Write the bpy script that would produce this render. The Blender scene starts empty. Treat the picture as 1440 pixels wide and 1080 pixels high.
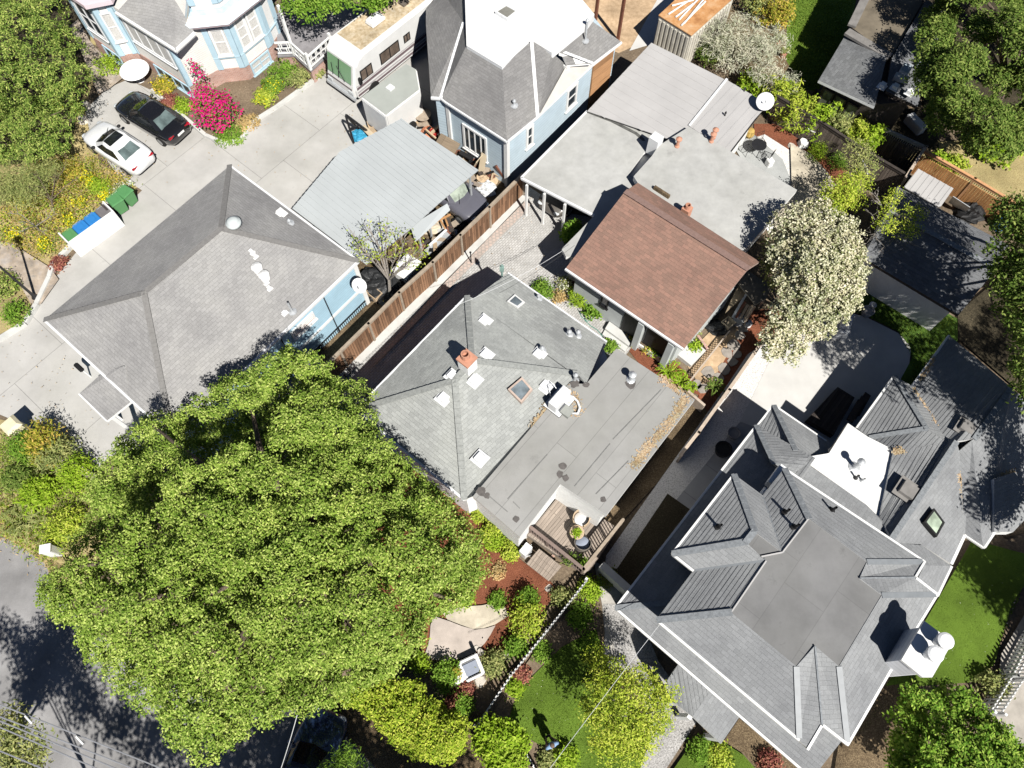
import bpy, bmesh, math, random
import numpy as np
from mathutils import Vector, Matrix
random.seed(7); RNG=np.random.default_rng(11)
C=bpy.context.scene.collection
HC=33.0; FO=1050.0; TI=math.radians(23.5)
GA=math.radians(50.0)                       # direction of the plot lines on the ground
UA=Vector((math.cos(GA),math.sin(GA),0)); UB=Vector((math.sin(GA),-math.cos(GA),0))
CAM=Vector((0,0,HC))
def ray(px,py):
    x=px-720.0; y=540.0-py
    return Vector((x, FO*math.sin(TI)+y*math.cos(TI), -FO*math.cos(TI)+y*math.sin(TI)))
def W(px,py,h=0.0):
    d=ray(px,py); return CAM+d*((HC-h)/-d.z)
def PL(a,b,c):
    n=(b-a).cross(c-a).normalized(); return (a,n)
def on(pl,px,py,dz=0):
    d=ray(px,py); k=(pl[0]-CAM).dot(pl[1])/d.dot(pl[1]); p=CAM+d*k
    return p+Vector((0,0,dz)) if dz else p
def P2(lst,h=0.0): return [W(x,y,h) for x,y in lst]

# ------------------------------------------------------------------ mesh builder
class MB:
    def __init__(s): s.v=[]; s.f=[]; s.m=[]
    def face(s,pts,m=0):
        i=len(s.v); s.v+= [Vector(p) for p in pts]; s.f.append(tuple(range(i,i+len(pts)))); s.m.append(m)
    def quads(s,vs,fs,m=0):
        i=len(s.v); s.v+=[Vector(p) for p in vs]
        for f in fs: s.f.append(tuple(i+k for k in f)); s.m.append(m)
    def par(s,o,a,b,c,m=0):
        o=Vector(o);a=Vector(a);b=Vector(b);c=Vector(c)
        vs=[o,o+a,o+a+b,o+b,o+c,o+a+c,o+a+b+c,o+b+c]
        fs=[(0,3,2,1),(4,5,6,7),(0,1,5,4),(1,2,6,5),(2,3,7,6),(3,0,4,7)]
        if a.cross(b).dot(c)<0: fs=[f[::-1] for f in fs]
        s.quads(vs,fs,m)
    def box(s,c,size,rz=0.0,m=0):
        cx=Vector((math.cos(rz),math.sin(rz),0)); cy=Vector((-math.sin(rz),math.cos(rz),0))
        a=cx*size[0]; b=cy*size[1]; z=Vector((0,0,size[2]))
        s.par(Vector(c)-a/2-b/2-z/2,a,b,z,m)
    def frus(s,c,s0,s1,h,rz=0.0,m=0,mt=None,off=(0,0)):   # tapered box standing on c
        cx=Vector((math.cos(rz),math.sin(rz),0)); cy=Vector((-math.sin(rz),math.cos(rz),0)); c=Vector(c)
        vs=[]
        for (sx,sy),z,o in ((s0,0,(0,0)),(s1,h,off)):
            for ux,uy in ((-.5,-.5),(.5,-.5),(.5,.5),(-.5,.5)):
                vs.append(c+cx*(ux*sx+o[0])+cy*(uy*sy+o[1])+Vector((0,0,z)))
        fs=[(0,3,2,1),(0,1,5,4),(1,2,6,5),(2,3,7,6),(3,0,4,7)]
        s.quads(vs,fs,m); s.quads(vs,[(4,5,6,7)],m if mt is None else mt)
    def prism(s,poly,z0,z1,m=0,mt=None):
        p=[Vector((q[0],q[1],0)) for q in poly]; n=len(p)
        ar=sum(p[i].x*p[(i+1)%n].y-p[(i+1)%n].x*p[i].y for i in range(n))
        if ar<0: p=p[::-1]
        lo=[Vector((q.x,q.y,z0)) for q in p]; hi=[Vector((q.x,q.y,z1)) for q in p]
        s.quads(lo,[tuple(range(n))[::-1]],m); s.quads(hi,[tuple(range(n))],m if mt is None else mt)
        for i in range(n):
            j=(i+1)%n; s.face([lo[i],lo[j],hi[j],hi[i]],m)
    def bar(s,p,q,w,h,m=0,up=None):     # box from p to q, p/q on its bottom centre line
        p=Vector(p);q=Vector(q); d=(q-p); L=d.length
        if L<1e-6: return
        d/=L; u=Vector(up) if up else Vector((0,0,1))
        sd=d.cross(u)
        if sd.length<1e-4: sd=d.cross(Vector((1,0,0)))
        sd.normalize(); uu=sd.cross(d).normalized()
        s.par(p-sd*w/2,d*L,sd*w,uu*h,m)
    def tube(s,pts,r,n=6,r2=None,m=0,cap=True):
        pts=[Vector(p) for p in pts]; k=len(pts); rings=[]; nrm=None
        for i,p in enumerate(pts):
            t=(pts[min(i+1,k-1)]-pts[max(i-1,0)])
            t=t.normalized() if t.length>1e-9 else Vector((0,0,1))
            if nrm is None:
                nrm=t.cross(Vector((0,0,1)))
                if nrm.length<1e-3: nrm=t.cross(Vector((1,0,0)))
            nrm=(nrm-t*nrm.dot(t))
            nrm=nrm.normalized() if nrm.length>1e-6 else t.orthogonal().normalized()
            b=t.cross(nrm); rr=r if r2 is None else r+(r2-r)*i/(k-1)
            rings.append([p+(nrm*math.cos(a)+b*math.sin(a))*rr for a in [2*math.pi*j/n for j in range(n)]])
        vs=[v for g in rings for v in g]; fs=[]
        for i in range(k-1):
            for j in range(n):
                j2=(j+1)%n; fs.append((i*n+j,i*n+j2,(i+1)*n+j2,(i+1)*n+j))
        if cap: fs+= [tuple(range(n))[::-1], tuple((k-1)*n+j for j in range(n))]
        s.quads(vs,fs,m)
    def lathe(s,c,prof,n=16,m=0,axis=None):     # prof: (radius, height)
        c=Vector(c); ax=Vector(axis).normalized() if axis else Vector((0,0,1))
        a=ax.orthogonal().normalized() if axis else Vector((1,0,0)); b=ax.cross(a); vs=[];fs=[]
        for r,z in prof:
            for j in range(n):
                t=2*math.pi*j/n; vs.append(c+ax*z+(a*math.cos(t)+b*math.sin(t))*r)
        for i in range(len(prof)-1):
            for j in range(n):
                j2=(j+1)%n; fs.append((i*n+j,i*n+j2,(i+1)*n+j2,(i+1)*n+j))
        k=len(prof)-1
        if prof[0][0]>1e-6: fs.append(tuple(range(n))[::-1])
        if prof[-1][0]>1e-6: fs.append(tuple(k*n+j for j in range(n)))
        s.quads(vs,fs,m)
    def ell(s,c,r,n=12,k=8,m=0,rz=0.0):
        c=Vector(c); vs=[];fs=[]; cr,sr=math.cos(rz),math.sin(rz)
        for i in range(k+1):
            ph=math.pi*i/k
            for j in range(n):
                t=2*math.pi*j/n; x=r[0]*math.sin(ph)*math.cos(t); y=r[1]*math.sin(ph)*math.sin(t)
                vs.append(c+Vector((x*cr-y*sr,x*sr+y*cr,-r[2]*math.cos(ph))))
        for i in range(k):
            for j in range(n):
                j2=(j+1)%n; fs.append((i*n+j,i*n+j2,(i+1)*n+j2,(i+1)*n+j))
        s.quads(vs,fs,m)
    def build(s,name,mats,parent=None,base=None,smooth=False,rot=GA,bevel=0.0,weld=False):
        if not isinstance(mats,(list,tuple)): mats=[mats]
        off=Vector((0,0,0))
        if parent is not None:
            r=parent
            while r.parent: r=r.parent
            off=r.location.copy()
        elif base is not None: off=Vector(base)
        me=bpy.data.meshes.new(name)
        me.from_pydata([tuple(v-off) for v in s.v],[],s.f)
        for mt in mats: me.materials.append(mt)
        me.polygons.foreach_set('material_index',s.m)
        uv=me.uv_layers.new(name='UVMap'); ca,sa=math.cos(rot),math.sin(rot)
        dat=np.empty((len(me.loops),2),dtype=np.float32); k=0
        for f in s.f:
            pts=[s.v[i] for i in f]; nx=ny=nz=0.0
            for i in range(len(pts)):
                a=pts[i]; b=pts[(i+1)%len(pts)]
                nx+=(a.y-b.y)*(a.z+b.z); ny+=(a.z-b.z)*(a.x+b.x); nz+=(a.x-b.x)*(a.y+b.y)
            l=math.sqrt(nx*nx+ny*ny+nz*nz) or 1.0; nx/=l;ny/=l;nz/=l
            if abs(nz)>.985:
                for p in pts: dat[k]=(p.x*ca+p.y*sa,-p.x*sa+p.y*ca); k+=1
            else:
                h=max(1e-9,math.hypot(nx,ny)); ux,uy=-ny/h,nx/h
                vx,vy,vz=-nx*nz/h,-ny*nz/h,h
                for p in pts: dat[k]=(p.x*ux+p.y*uy,p.x*vx+p.y*vy+p.z*vz); k+=1
        uv.data.foreach_set('uv',dat.ravel())
        if bevel or weld:
            bm=bmesh.new(); bm.from_mesh(me); bmesh.ops.remove_doubles(bm,verts=bm.verts,dist=1e-4)
            if bevel:
                bmesh.ops.bevel(bm,geom=[e for e in bm.edges if e.is_manifold and e.calc_face_angle(0)>.5],offset=bevel,segments=2,affect='EDGES',clamp_overlap=True)
            bm.to_mesh(me); bm.free()
        if smooth: me.shade_smooth()
        o=bpy.data.objects.new(name,me); C.objects.link(o)
        if parent is not None: o.parent=parent
        else: o.location=off
        return o
def tag(o,label=None,cat=None,group=None,kind=None):
    if label: o['label']=label
    if cat: o['category']=cat
    if group: o['group']=group
    if kind: o['kind']=kind
    return o
def thing(name,label,cat,loc=(0,0,0),group=None):
    o=bpy.data.objects.new(name,None); C.objects.link(o); o.location=loc; o.empty_display_size=.3
    return tag(o,label,cat,group)
def kids(o): return [c for c in bpy.data.objects if c.parent==o]
def dup(root,loc,rz=0.0,label=None,group=None,scale=None,mats=None):
    ks={}
    for c in bpy.data.objects:
        if c.parent: ks.setdefault(c.parent.name,[]).append(c)
    def rec(o,par):
        c=o.copy(); C.objects.link(c); c.parent=par
        for ch in ks.get(o.name,[]): rec(ch,c)
        return c
    r=rec(root,None); r.location=loc; r.rotation_euler=(0,0,rz)
    if scale: r.scale=(scale,)*3 if not isinstance(scale,(tuple,list)) else scale
    if label: r['label']=label
    if group: r['group']=group
    return r
def sheet(name,poly,z,mat,rot=GA,kind='structure'):
    b=MB(); b.face([Vector((p[0],p[1],z)) for p in ccw(poly)]); o=b.build(name,mat,rot=rot); o['kind']=kind; return o
def ccw(p):
    n=len(p); a=sum(p[i][0]*p[(i+1)%n][1]-p[(i+1)%n][0]*p[i][1] for i in range(n))
    return list(p) if a>0 else list(p)[::-1]
def inset(poly,d):
    p=[Vector((q[0],q[1])) for q in ccw(poly)]; n=len(p); out=[]
    for i in range(n):
        a,b,c=p[i-1],p[i],p[(i+1)%n]
        d1=(b-a).normalized(); d2=(c-b).normalized(); n1=Vector((-d1.y,d1.x)); n2=Vector((-d2.y,d2.x))
        m=(n1+n2); l=m.length
        if l<1e-3: out.append(b+n1*d); continue
        m/=l; out.append(b+m*(d/max(.35,m.dot(n1))))
    return out

# ------------------------------------------------------------------ materials
class NT:
    def __init__(s,name):
        s.mat=bpy.data.materials.new(name); s.mat.use_nodes=True; s.t=s.mat.node_tree; s.n=s.t.nodes
        s.b=s.n['Principled BSDF']; s.out=s.n['Material Output']
    def add(s,ty,**k):
        nd=s.n.new(ty)
        for a,v in k.items():
            if hasattr(nd,a): setattr(nd,a,v)
            else: nd.inputs[a.replace('_',' ')].default_value=v
        return nd
    def l(s,a,b): s.t.links.new(a,b)
    def coord(s,kind='Object'): return s.add('ShaderNodeTexCoord').outputs[kind]
    def noise(s,scale,detail=4,vec=None,rough=.6):
        nd=s.add('ShaderNodeTexNoise'); nd.inputs['Scale'].default_value=scale; nd.inputs['Detail'].default_value=detail; nd.inputs['Roughness'].default_value=rough
        s.l(vec if vec is not None else s.coord(),nd.inputs['Vector']); return nd.outputs['Fac']
    def ramp(s,fac,stops):
        nd=s.add('ShaderNodeValToRGB'); cr=nd.color_ramp
        while len(cr.elements)<len(stops): cr.elements.new(.5)
        for e,(p,c) in zip(cr.elements,stops): e.position=p; e.color=(*c,1) if len(c)==3 else c
        s.l(fac,nd.inputs['Fac']); return nd.outputs['Color']
    def mix(s,fac,a,b,mode='MIX'):
        nd=s.add('ShaderNodeMix',data_type='RGBA',blend_type=mode)
        for sock,v in ((0,fac),(6,a),(7,b)):
            if hasattr(v,'is_output'): s.l(v,nd.inputs[sock])
            else: nd.inputs[sock].default_value=v if sock==0 else ((*v,1) if len(v)==3 else v)
        return nd.outputs[2]
    def math(s,op,a,b=None):
        nd=s.add('ShaderNodeMath',operation=op)
        for i,v in enumerate((a,b)):
            if v is None: continue
            if hasattr(v,'is_output'): s.l(v,nd.inputs[i])
            else: nd.inputs[i].default_value=v
        return nd.outputs[0]
    def bump(s,h,dist=.02,strength=1.0):
        nd=s.add('ShaderNodeBump'); nd.inputs['Distance'].default_value=dist; nd.inputs['Strength'].default_value=strength
        s.l(h,nd.inputs['Height']); s.l(nd.outputs['Normal'],s.b.inputs['Normal'])
    def done(s,col=None,rough=.8,spec=.3,metal=0.0):
        if col is not None:
            if hasattr(col,'is_output'): s.l(col,s.b.inputs['Base Color'])
            else: s.b.inputs['Base Color'].default_value=(*col,1)
        s.b.inputs['Roughness'].default_value=rough; s.b.inputs['Specular IOR Level'].default_value=spec; s.b.inputs['Metallic'].default_value=metal
        return s.mat
def mul(c,k): return tuple(min(1,x*k) for x in c)
def plain(name,col,rough=.7,var=.18,scale=2.5,spec=.3,metal=0.0,bump=0.0,bscale=40,col2=None):
    m=NT(name); f=m.noise(scale,5)
    c=m.ramp(f,[(.3,mul(col,1-var)),(.7,col2 or mul(col,1+var))])
    if bump: m.bump(m.noise(bscale,3),bump,1.0)
    return m.done(c,rough,spec,metal)
def shingle(name,col,row=.17,wid=.32,contrast=.22,step=.012,hue=(1,1,1)):
    m=NT(name); uv=m.coord('UV')
    br=m.add('ShaderNodeTexBrick',offset=.5); br.inputs['Scale'].default_value=1; br.inputs['Brick Width'].default_value=wid; br.inputs['Row Height'].default_value=row
    br.inputs['Mortar Size'].default_value=.006; br.inputs['Mortar Smooth'].default_value=.3; br.inputs['Bias'].default_value=0
    br.inputs['Color1'].default_value=(*mul(col,1-contrast),1); br.inputs['Color2'].default_value=(*[min(1,x*(1+contrast)*h) for x,h in zip(col,hue)],1); br.inputs['Mortar'].default_value=(*mul(col,.62),1)
    m.l(uv,br.inputs['Vector'])
    sp=m.noise(28,3); c=m.mix(.35,br.outputs['Color'],m.ramp(sp,[(.35,mul(col,.72)),(.65,mul(col,1.35))]))
    big=m.noise(.45,5); c=m.mix(1.0,c,m.ramp(big,[(.3,(.82,.82,.83)),(.5,(1,1,1)),(.7,(1.13,1.13,1.11))]),'MULTIPLY')
    sep=m.add('ShaderNodeSeparateXYZ'); m.l(uv,sep.inputs[0])
    saw=m.math('FRACT',m.math('DIVIDE',sep.outputs['Y'],row))
    h=m.math('SUBTRACT',1.0,saw)
    h2=m.math('ADD',h,m.math('MULTIPLY',br.outputs['Fac'],-.5)); h2=m.math('ADD',h2,m.math('MULTIPLY',sp,.35))
    m.bump(h2,step,1.0)
    return m.done(c,.92,.2)
def membrane(name,col,seam=1.0,length=9.0,dark=.8,blot=.12,sc=.9):
    m=NT(name); uv=m.coord('UV')
    br=m.add('ShaderNodeTexBrick',offset=.37); br.inputs['Scale'].default_value=1; br.inputs['Brick Width'].default_value=length; br.inputs['Row Height'].default_value=seam
    br.inputs['Mortar Size'].default_value=.016; br.inputs['Mortar Smooth'].default_value=.4
    br.inputs['Color1'].default_value=(*mul(col,.97),1); br.inputs['Color2'].default_value=(*mul(col,1.03),1); br.inputs['Mortar'].default_value=(*mul(col,dark),1); m.l(uv,br.inputs['Vector'])
    c=m.mix(1.0,br.outputs['Color'],m.ramp(m.noise(sc,6,rough=.65),[(.3,(1-blot,)*3),(.5,(1,1,1)),(.72,(1+blot,)*3)]),'MULTIPLY')
    c=m.mix(1.0,c,m.ramp(m.noise(.35,3),[(.35,(.93,.93,.92)),(.65,(1.05,1.05,1.06))]),'MULTIPLY')
    c=m.mix(1.0,c,m.ramp(m.noise(1.1,8,rough=.72),[(0,(1,1,1)),(.60,(1,1,1)),(.72,(1-blot*1.6,)*3)]),'MULTIPLY')
    m.bump(m.noise(60,3),.004,1); return m.done(c,.85,.25)
def siding(name,col,row=.16,var=.08):
    m=NT(name); sep=m.add('ShaderNodeSeparateXYZ'); m.l(m.coord('UV'),sep.inputs[0])
    saw=m.math('FRACT',m.math('DIVIDE',sep.outputs['Y'],row))
    line=m.math('LESS_THAN',saw,.12)
    c=m.ramp(m.noise(1.3,5),[(.3,mul(col,1-var)),(.7,mul(col,1+var))]); c=m.mix(m.math('MULTIPLY',line,.35),c,mul(col,.45))
    m.bump(m.math('SUBTRACT',1.0,saw),.012,1); return m.done(c,.6,.3)
def brick(name,c1,c2,mort,w=.21,h=.07,ms=.01,rough=.85,bump=.006,var=.2):
    m=NT(name); br=m.add('ShaderNodeTexBrick',offset=.5); br.inputs['Scale'].default_value=1; br.inputs['Brick Width'].default_value=w; br.inputs['Row Height'].default_value=h
    br.inputs['Mortar Size'].default_value=ms; br.inputs['Color1'].default_value=(*c1,1); br.inputs['Color2'].default_value=(*c2,1); br.inputs['Mortar'].default_value=(*mort,1)
    m.l(m.coord('UV'),br.inputs['Vector'])
    c=m.mix(1.0,br.outputs['Color'],m.ramp(m.noise(1.1,6),[(.3,(1-var,)*3),(.7,(1+var,)*3)]),'MULTIPLY')
    m.bump(m.math('SUBTRACT',1.0,br.outputs['Fac']),bump,1); return m.done(c,rough,.2)
def planks(name,col,w=.14,dark=.35,var=.3,along='X'):
    m=NT(name); uv=m.coord('UV'); mp=m.add('ShaderNodeMapping'); m.l(uv,mp.inputs['Vector'])
    if along=='Y': mp.inputs['Rotation'].default_value=(0,0,math.pi/2)
    br=m.add('ShaderNodeTexBrick',offset=.3); br.inputs['Scale'].default_value=1; br.inputs['Brick Width'].default_value=3.6; br.inputs['Row Height'].default_value=w
    br.inputs['Mortar Size'].default_value=.007; br.inputs['Color1'].default_value=(*mul(col,1-var),1); br.inputs['Color2'].default_value=(*mul(col,1+var),1); br.inputs['Mortar'].default_value=(*mul(col,dark),1)
    m.l(mp.outputs[0],br.inputs['Vector'])
    mp2=m.add('ShaderNodeMapping'); mp2.inputs['Scale'].default_value=(.6,14,1); m.l(mp.outputs[0],mp2.inputs['Vector'])
    c=m.mix(1.0,br.outputs['Color'],m.ramp(m.noise(2,4,mp2.outputs[0]),[(.3,(.7,.7,.7)),(.7,(1.2,1.2,1.2))]),'MULTIPLY')
    m.bump(m.math('SUBTRACT',1.0,br.outputs['Fac']),.008,1); return m.done(c,.85,.2)
def speck(name,stops,scale=30,detail=3,bump=.02,big=None,rough=.95):
    m=NT(name); f=m.noise(scale,detail,rough=.7); c=m.ramp(f,stops)
    if big: c=m.mix(1.0,c,m.ramp(m.noise(big,5),[(.32,(.7,.7,.7)),(.68,(1.22,1.22,1.22))]),'MULTIPLY')
    m.bump(f,bump,1); return m.done(c,rough,.15)
def leaf(name,c1,c2,c3=None,trans=.24,gain=1.7):
    m=NT(name); g=m.add('ShaderNodeNewGeometry')
    c1,c2,c3=[tuple(min(.8,x*(gain if max(c)<.45 else 1)) for x in c) if c else None for c in (c1,c2,c3)]
    stops=[(0,c1),(.55,c2)]+([(1,c3)] if c3 else [])
    c=m.ramp(g.outputs['Random Per Island'],stops)
    c=m.mix(1.0,c,m.ramp(m.noise(.9,4),[(.3,(.72,.78,.7)),(.7,(1.25,1.18,1.2))]),'MULTIPLY')
    d=m.add('ShaderNodeBsdfDiffuse'); m.l(c,d.inputs['Color']); t=m.add('ShaderNodeBsdfTranslucent')
    m.l(m.mix(1.0,c,(1.25,1.2,.5),'MULTIPLY'),t.inputs['Color'])
    x=m.add('ShaderNodeMixShader'); x.inputs[0].default_value=trans; m.l(d.outputs[0],x.inputs[1]); m.l(t.outputs[0],x.inputs[2])
    m.l(x.outputs[0],m.out.inputs['Surface']); m.n.remove(m.b); return m.mat
def glass(name,col=(.03,.04,.05),rough=.06):
    m=NT(name); c=m.ramp(m.noise(1.7,3),[(.35,mul(col,.7)),(.65,mul(col,1.5))]); return m.done(c,rough,.6)
def paint(name,col,rough=.25,coat=.8,flake=.0,metal=0.0):
    m=NT(name); c=m.ramp(m.noise(1.5,4),[(.3,mul(col,.94)),(.7,mul(col,1.05))]); m.b.inputs['Coat Weight'].default_value=coat; m.b.inputs['Coat Roughness'].default_value=.05
    return m.done(c,rough,.5,metal)

SH_C=shingle('shingle_light_grey',(.315,.325,.315),.15,.26,.15,.005)
SH_L=shingle('shingle_warm_grey',(.29,.285,.282),.15,.26,.12,.005)
SH_B=shingle('shingle_big_house',(.24,.247,.255),.155,.30,.12,.004)
SH_D=shingle('shingle_dark',(.15,.155,.165),.17,.34,.2,.008)
SH_K=shingle('shingle_blue_house',(.21,.206,.204),.14,.25,.14,.005)
SH_R=shingle('shingle_brown',(.245,.155,.122),.16,.30,.18,.005,(1.08,.97,.95))
CAPM=plain('ridge_cap_grey',(.27,.28,.27),.9,.2,9,bump=.01,bscale=30)
CAPD=plain('ridge_cap_bluegrey',(.22,.235,.25),.9,.25,9,bump=.01,bscale=30)
MEM_C=membrane('flat_membrane_grey',(.32,.317,.305),1.0,14,.72,.10)
MEM_F=membrane('flat_gravel_roof',(.41,.41,.395),2.0,30,.97,.13,1.6)
MEM_U=membrane('flat_membrane_panels',(.185,.185,.185),1.6,2.6,.84,.2,.55)
MEM_W=membrane('flat_white_coating',(.70,.70,.69),1.1,40,.9,.07,1.1)
WHITE=plain('white_paint',(.76,.76,.75),.55,.05,2,.4)
WHT2=plain('white_metal',(.72,.73,.74),.4,.06,3,.5)
STUC=plain('white_stucco',(.79,.79,.775),.9,.07,3,.2,bump=.006,bscale=60)
BLUE=siding('siding_blue',(.36,.53,.64)); BLU2=siding('siding_pale_blue',(.47,.57,.64),.2)
CREAM=siding('siding_cream',(.68,.66,.63),.12); GREYW=plain('wall_grey',(.50,.53,.53),.8,.08,1.5)
BTRIM=plain('trim_blue',(.42,.57,.66),.6,.06,2); PINK=plain('trim_pink',(.68,.56,.60),.6,.05,2)
BRK=brick('brick_red',(.42,.20,.15),(.52,.30,.24),(.5,.45,.42)); CHIM=brick('chimney_brick',(.36,.17,.13),(.30,.14,.10),(.4,.35,.32))
GLS=glass('window_glass'); GLSK=glass('skylight_glass',(.16,.19,.21),.08); GLSG=glass('skylight_green',(.30,.36,.28),.1)
CONC=membrane('concrete_drive',(.43,.42,.40),4.6,4.4,.55,.13,.55); CON2=plain('concrete_pale',(.56,.55,.53),.85,.07,1.2,bump=.004,bscale=50)
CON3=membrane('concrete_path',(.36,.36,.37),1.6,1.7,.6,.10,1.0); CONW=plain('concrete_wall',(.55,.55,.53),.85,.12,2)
ASPH=speck('asphalt',[(.3,(.22,.215,.215)),(.7,(.31,.305,.305))],45,4,.006,.5)
DIRT=speck('dirt',[(.3,(.12,.09,.065)),(.55,(.19,.145,.10)),(.75,(.30,.24,.17))],9,6,.03,.5)
DRYD=speck('dry_dirt',[(.3,(.40,.28,.17)),(.7,(.55,.40,.26))],4,7,.02,.5)
LITT=speck('leaf_litter',[(.3,(.06,.045,.03)),(.5,(.14,.10,.06)),(.66,(.30,.23,.14)),(.8,(.45,.36,.22))],24,5,.03,.6)
LITD=speck('shade_toned_litter',[(.3,(.025,.022,.015)),(.55,(.06,.05,.032)),(.75,(.14,.11,.07))],16,5,.03,.6)  # leaf litter darkened, with the shade under trees put into its colour
MULC=speck('red_mulch',[(.3,(.10,.035,.02)),(.55,(.25,.09,.05)),(.8,(.40,.20,.12))],26,5,.04,.7)
GRV2=speck('dapple_shade_gravel',[(.33,(.20,.19,.18)),(.5,(.38,.37,.36)),(.7,(.60,.58,.56))],16,4,.03,.8)  # gravel toned down, dappled shade mottled into its colour
GRAV=speck('pale_gravel',[(.33,(.40,.38,.36)),(.5,(.72,.70,.68)),(.7,(.85,.83,.80))],22,3,.03)
LAWN=speck('lawn_turf',[(.3,(.075,.13,.015)),(.62,(.14,.225,.03)),(.8,(.21,.27,.07))],34,5,.05,.55)
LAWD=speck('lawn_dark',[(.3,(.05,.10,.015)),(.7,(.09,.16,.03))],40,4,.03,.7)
DRYG=speck('dry_grass',[(.3,(.28,.21,.09)),(.55,(.44,.36,.18)),(.75,(.30,.30,.10))],12,6,.04,.5)
PAVR=brick('grey_pavers',(.42,.41,.395),(.50,.49,.475),(.31,.30,.285),.22,.115,.012,.9,.006,.14)
FLAG=speck('flagstone',[(.3,(.42,.37,.29)),(.7,(.60,.54,.43))],2.2,6,.01,.9)
SLATE=speck('multicolour_slate',[(.3,(.26,.24,.22)),(.5,(.40,.33,.26)),(.7,(.40,.36,.33))],1.4,4,.01,2)
DECK=planks('deck_boards',(.33,.275,.23),.14,.4,.14); FENW=planks('fence_boards',(.24,.135,.08),.14,.35,.45,'Y'); FENG=planks('fence_grey_boards',(.16,.13,.11),.14,.4,.3,'Y')
RAILB=plain('rail_brown',(.20,.15,.13),.7,.15,4); WOOD=plain('weathered_wood',(.33,.27,.21),.85,.2,5); ORWD=planks('new_orange_wood',(.50,.25,.10),.12,.5,.2,'Y'); CUTW=plain('cut_timber',(.46,.38,.31),.85,.15,5)
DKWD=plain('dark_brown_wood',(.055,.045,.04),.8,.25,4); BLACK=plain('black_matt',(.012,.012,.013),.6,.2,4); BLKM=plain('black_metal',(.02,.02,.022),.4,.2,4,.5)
GALV=plain('galvanised_metal',(.52,.54,.56),.45,.12,3,.5,.35); METR=plain('metal_roof_paint',(.385,.41,.42),.6,.07,.45,.35); METG=plain('metal_roof_pale',(.44,.43,.425),.6,.08,.5,.35)
RUST=speck('rusty_steel',[(.3,(.30,.13,.05)),(.5,(.50,.26,.11)),(.7,(.60,.42,.26))],1.2,6,.01); RUSP=plain('rust_brown',(.17,.07,.045),.8,.3,6)
TERR=plain('terracotta',(.50,.25,.17),.8,.12,5); GRNP=plain('green_plastic',(.09,.25,.095),.45,.08,3,.45); BLUP=plain('blue_plastic',(.03,.19,.50),.45,.08,3,.45); BRNP=plain('grey_plastic',(.16,.15,.155),.5,.08,3,.4)
BARK=plain('bark_brown',(.13,.10,.075),.95,.35,9,bump=.03,bscale=14); BARKG=plain('bark_grey',(.30,.27,.24),.95,.25,9,bump=.02,bscale=14)
TARP=plain('black_tarp',(.025,.026,.028),.5,.35,3,.4,bump=.04,bscale=5); TAN=plain('tan_tarp',(.52,.44,.34),.8,.12,2,bump=.03,bscale=4); CARD=plain('cardboard',(.48,.36,.24),.85,.12,4); PLYW=plain('plywood',(.56,.47,.34),.8,.1,2)
# ------------------------------------------------------------------ the ground
g=MB(); S_=400
g.face([(-S_,-S_,0),(S_,-S_,0),(S_,S_,0),(-S_,S_,0)]); o=g.build('ground',DIRT); o['kind']='structure'
Z=[0.0]
def lay(name,px,mat,rot=GA):
    Z[0]+=.004; return sheet(name,P2(px),Z[0],mat,rot)
lay('street',[(-400,560),(0,752),(28,768),(62,792),(95,850),(150,900),(230,950),(330,985),(420,1000),(480,1025),(560,1075),(700,1250),(300,1700),(-500,1500)],ASPH)
lay('verge',[(-100,560),(0,590),(60,600),(130,640),(160,760),(95,850),(62,792),(28,768),(0,752),(-100,705)],DRYG)
lay('garden_soil',[(-200,-200),(110,-200),(135,60),(130,120),(120,150),(140,230),(195,262),(110,345),(60,390),(40,450),(0,470),(-200,480)],DRYG)
lay('driveway',[(120,155),(150,125),(180,112),(215,128),(290,192),(330,205),(360,170),(450,108),(470,60),(640,-60),(680,100),(640,160),(700,250),(450,520),(300,640),(160,640),(130,665),(88,632),(40,600),(0,583),(-60,560),(-60,500),(0,478),(35,456),(52,432),(72,398),(110,352),(200,268),(165,245),(128,195)],CONC)
lay('side_yard_soil',[(455,525),(745,258),(700,190),(640,175),(560,200),(430,420)],LITT)
lay('dirt_lot',[(680,-200),(960,-200),(925,0),(890,66),(870,75),(760,40)],DRYD)
lay('concrete_strip',[(924,0),(970,-60),(985,-40),(945,15),(918,62),(885,72)],CON2)
lay('back_yard_soil',[(985,30),(1060,-60),(1200,-80),(1180,180),(1120,140),(1080,130),(1000,60)],LITT)
lay('back_lawn',[(1108,-40),(1215,-60),(1200,20),(1170,90),(1150,130),(1128,125),(1105,85)],LAWN)
lay('paved_yard',[(440,585),(452,522),(742,262),(800,300),(850,310),(800,370),(815,420),(880,470),(870,500),(850,520),(700,620),(500,640)],PAVR)
lay('mulch_bed',[(800,395),(812,392),(900,460),(985,545),(990,560),(905,520),(880,488),(850,470)],MULC)
lay('side_path_paving',[(803,400),(890,486),(880,500),(850,485),(790,430)],PAVR)
lay('stepping_stone_yard',[(1050,440),(1100,430),(1092,480),(985,625),(965,600),(985,550),(1030,490)],MULC)
lay('entry_yard_dirt',[(985,480),(1010,455),(1045,462),(1025,495),(1000,540),(985,545),(960,505)],DRYD)
lay('back_garden_mulch',[(1060,175),(1090,175),(1190,240),(1200,270),(1160,300),(1110,260),(1060,200)],MULC)
lay('garden_gravel',[(1045,200),(1075,190),(1130,225),(1170,260),(1160,300),(1110,300),(1080,330),(1060,260)],GRAV)
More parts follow.
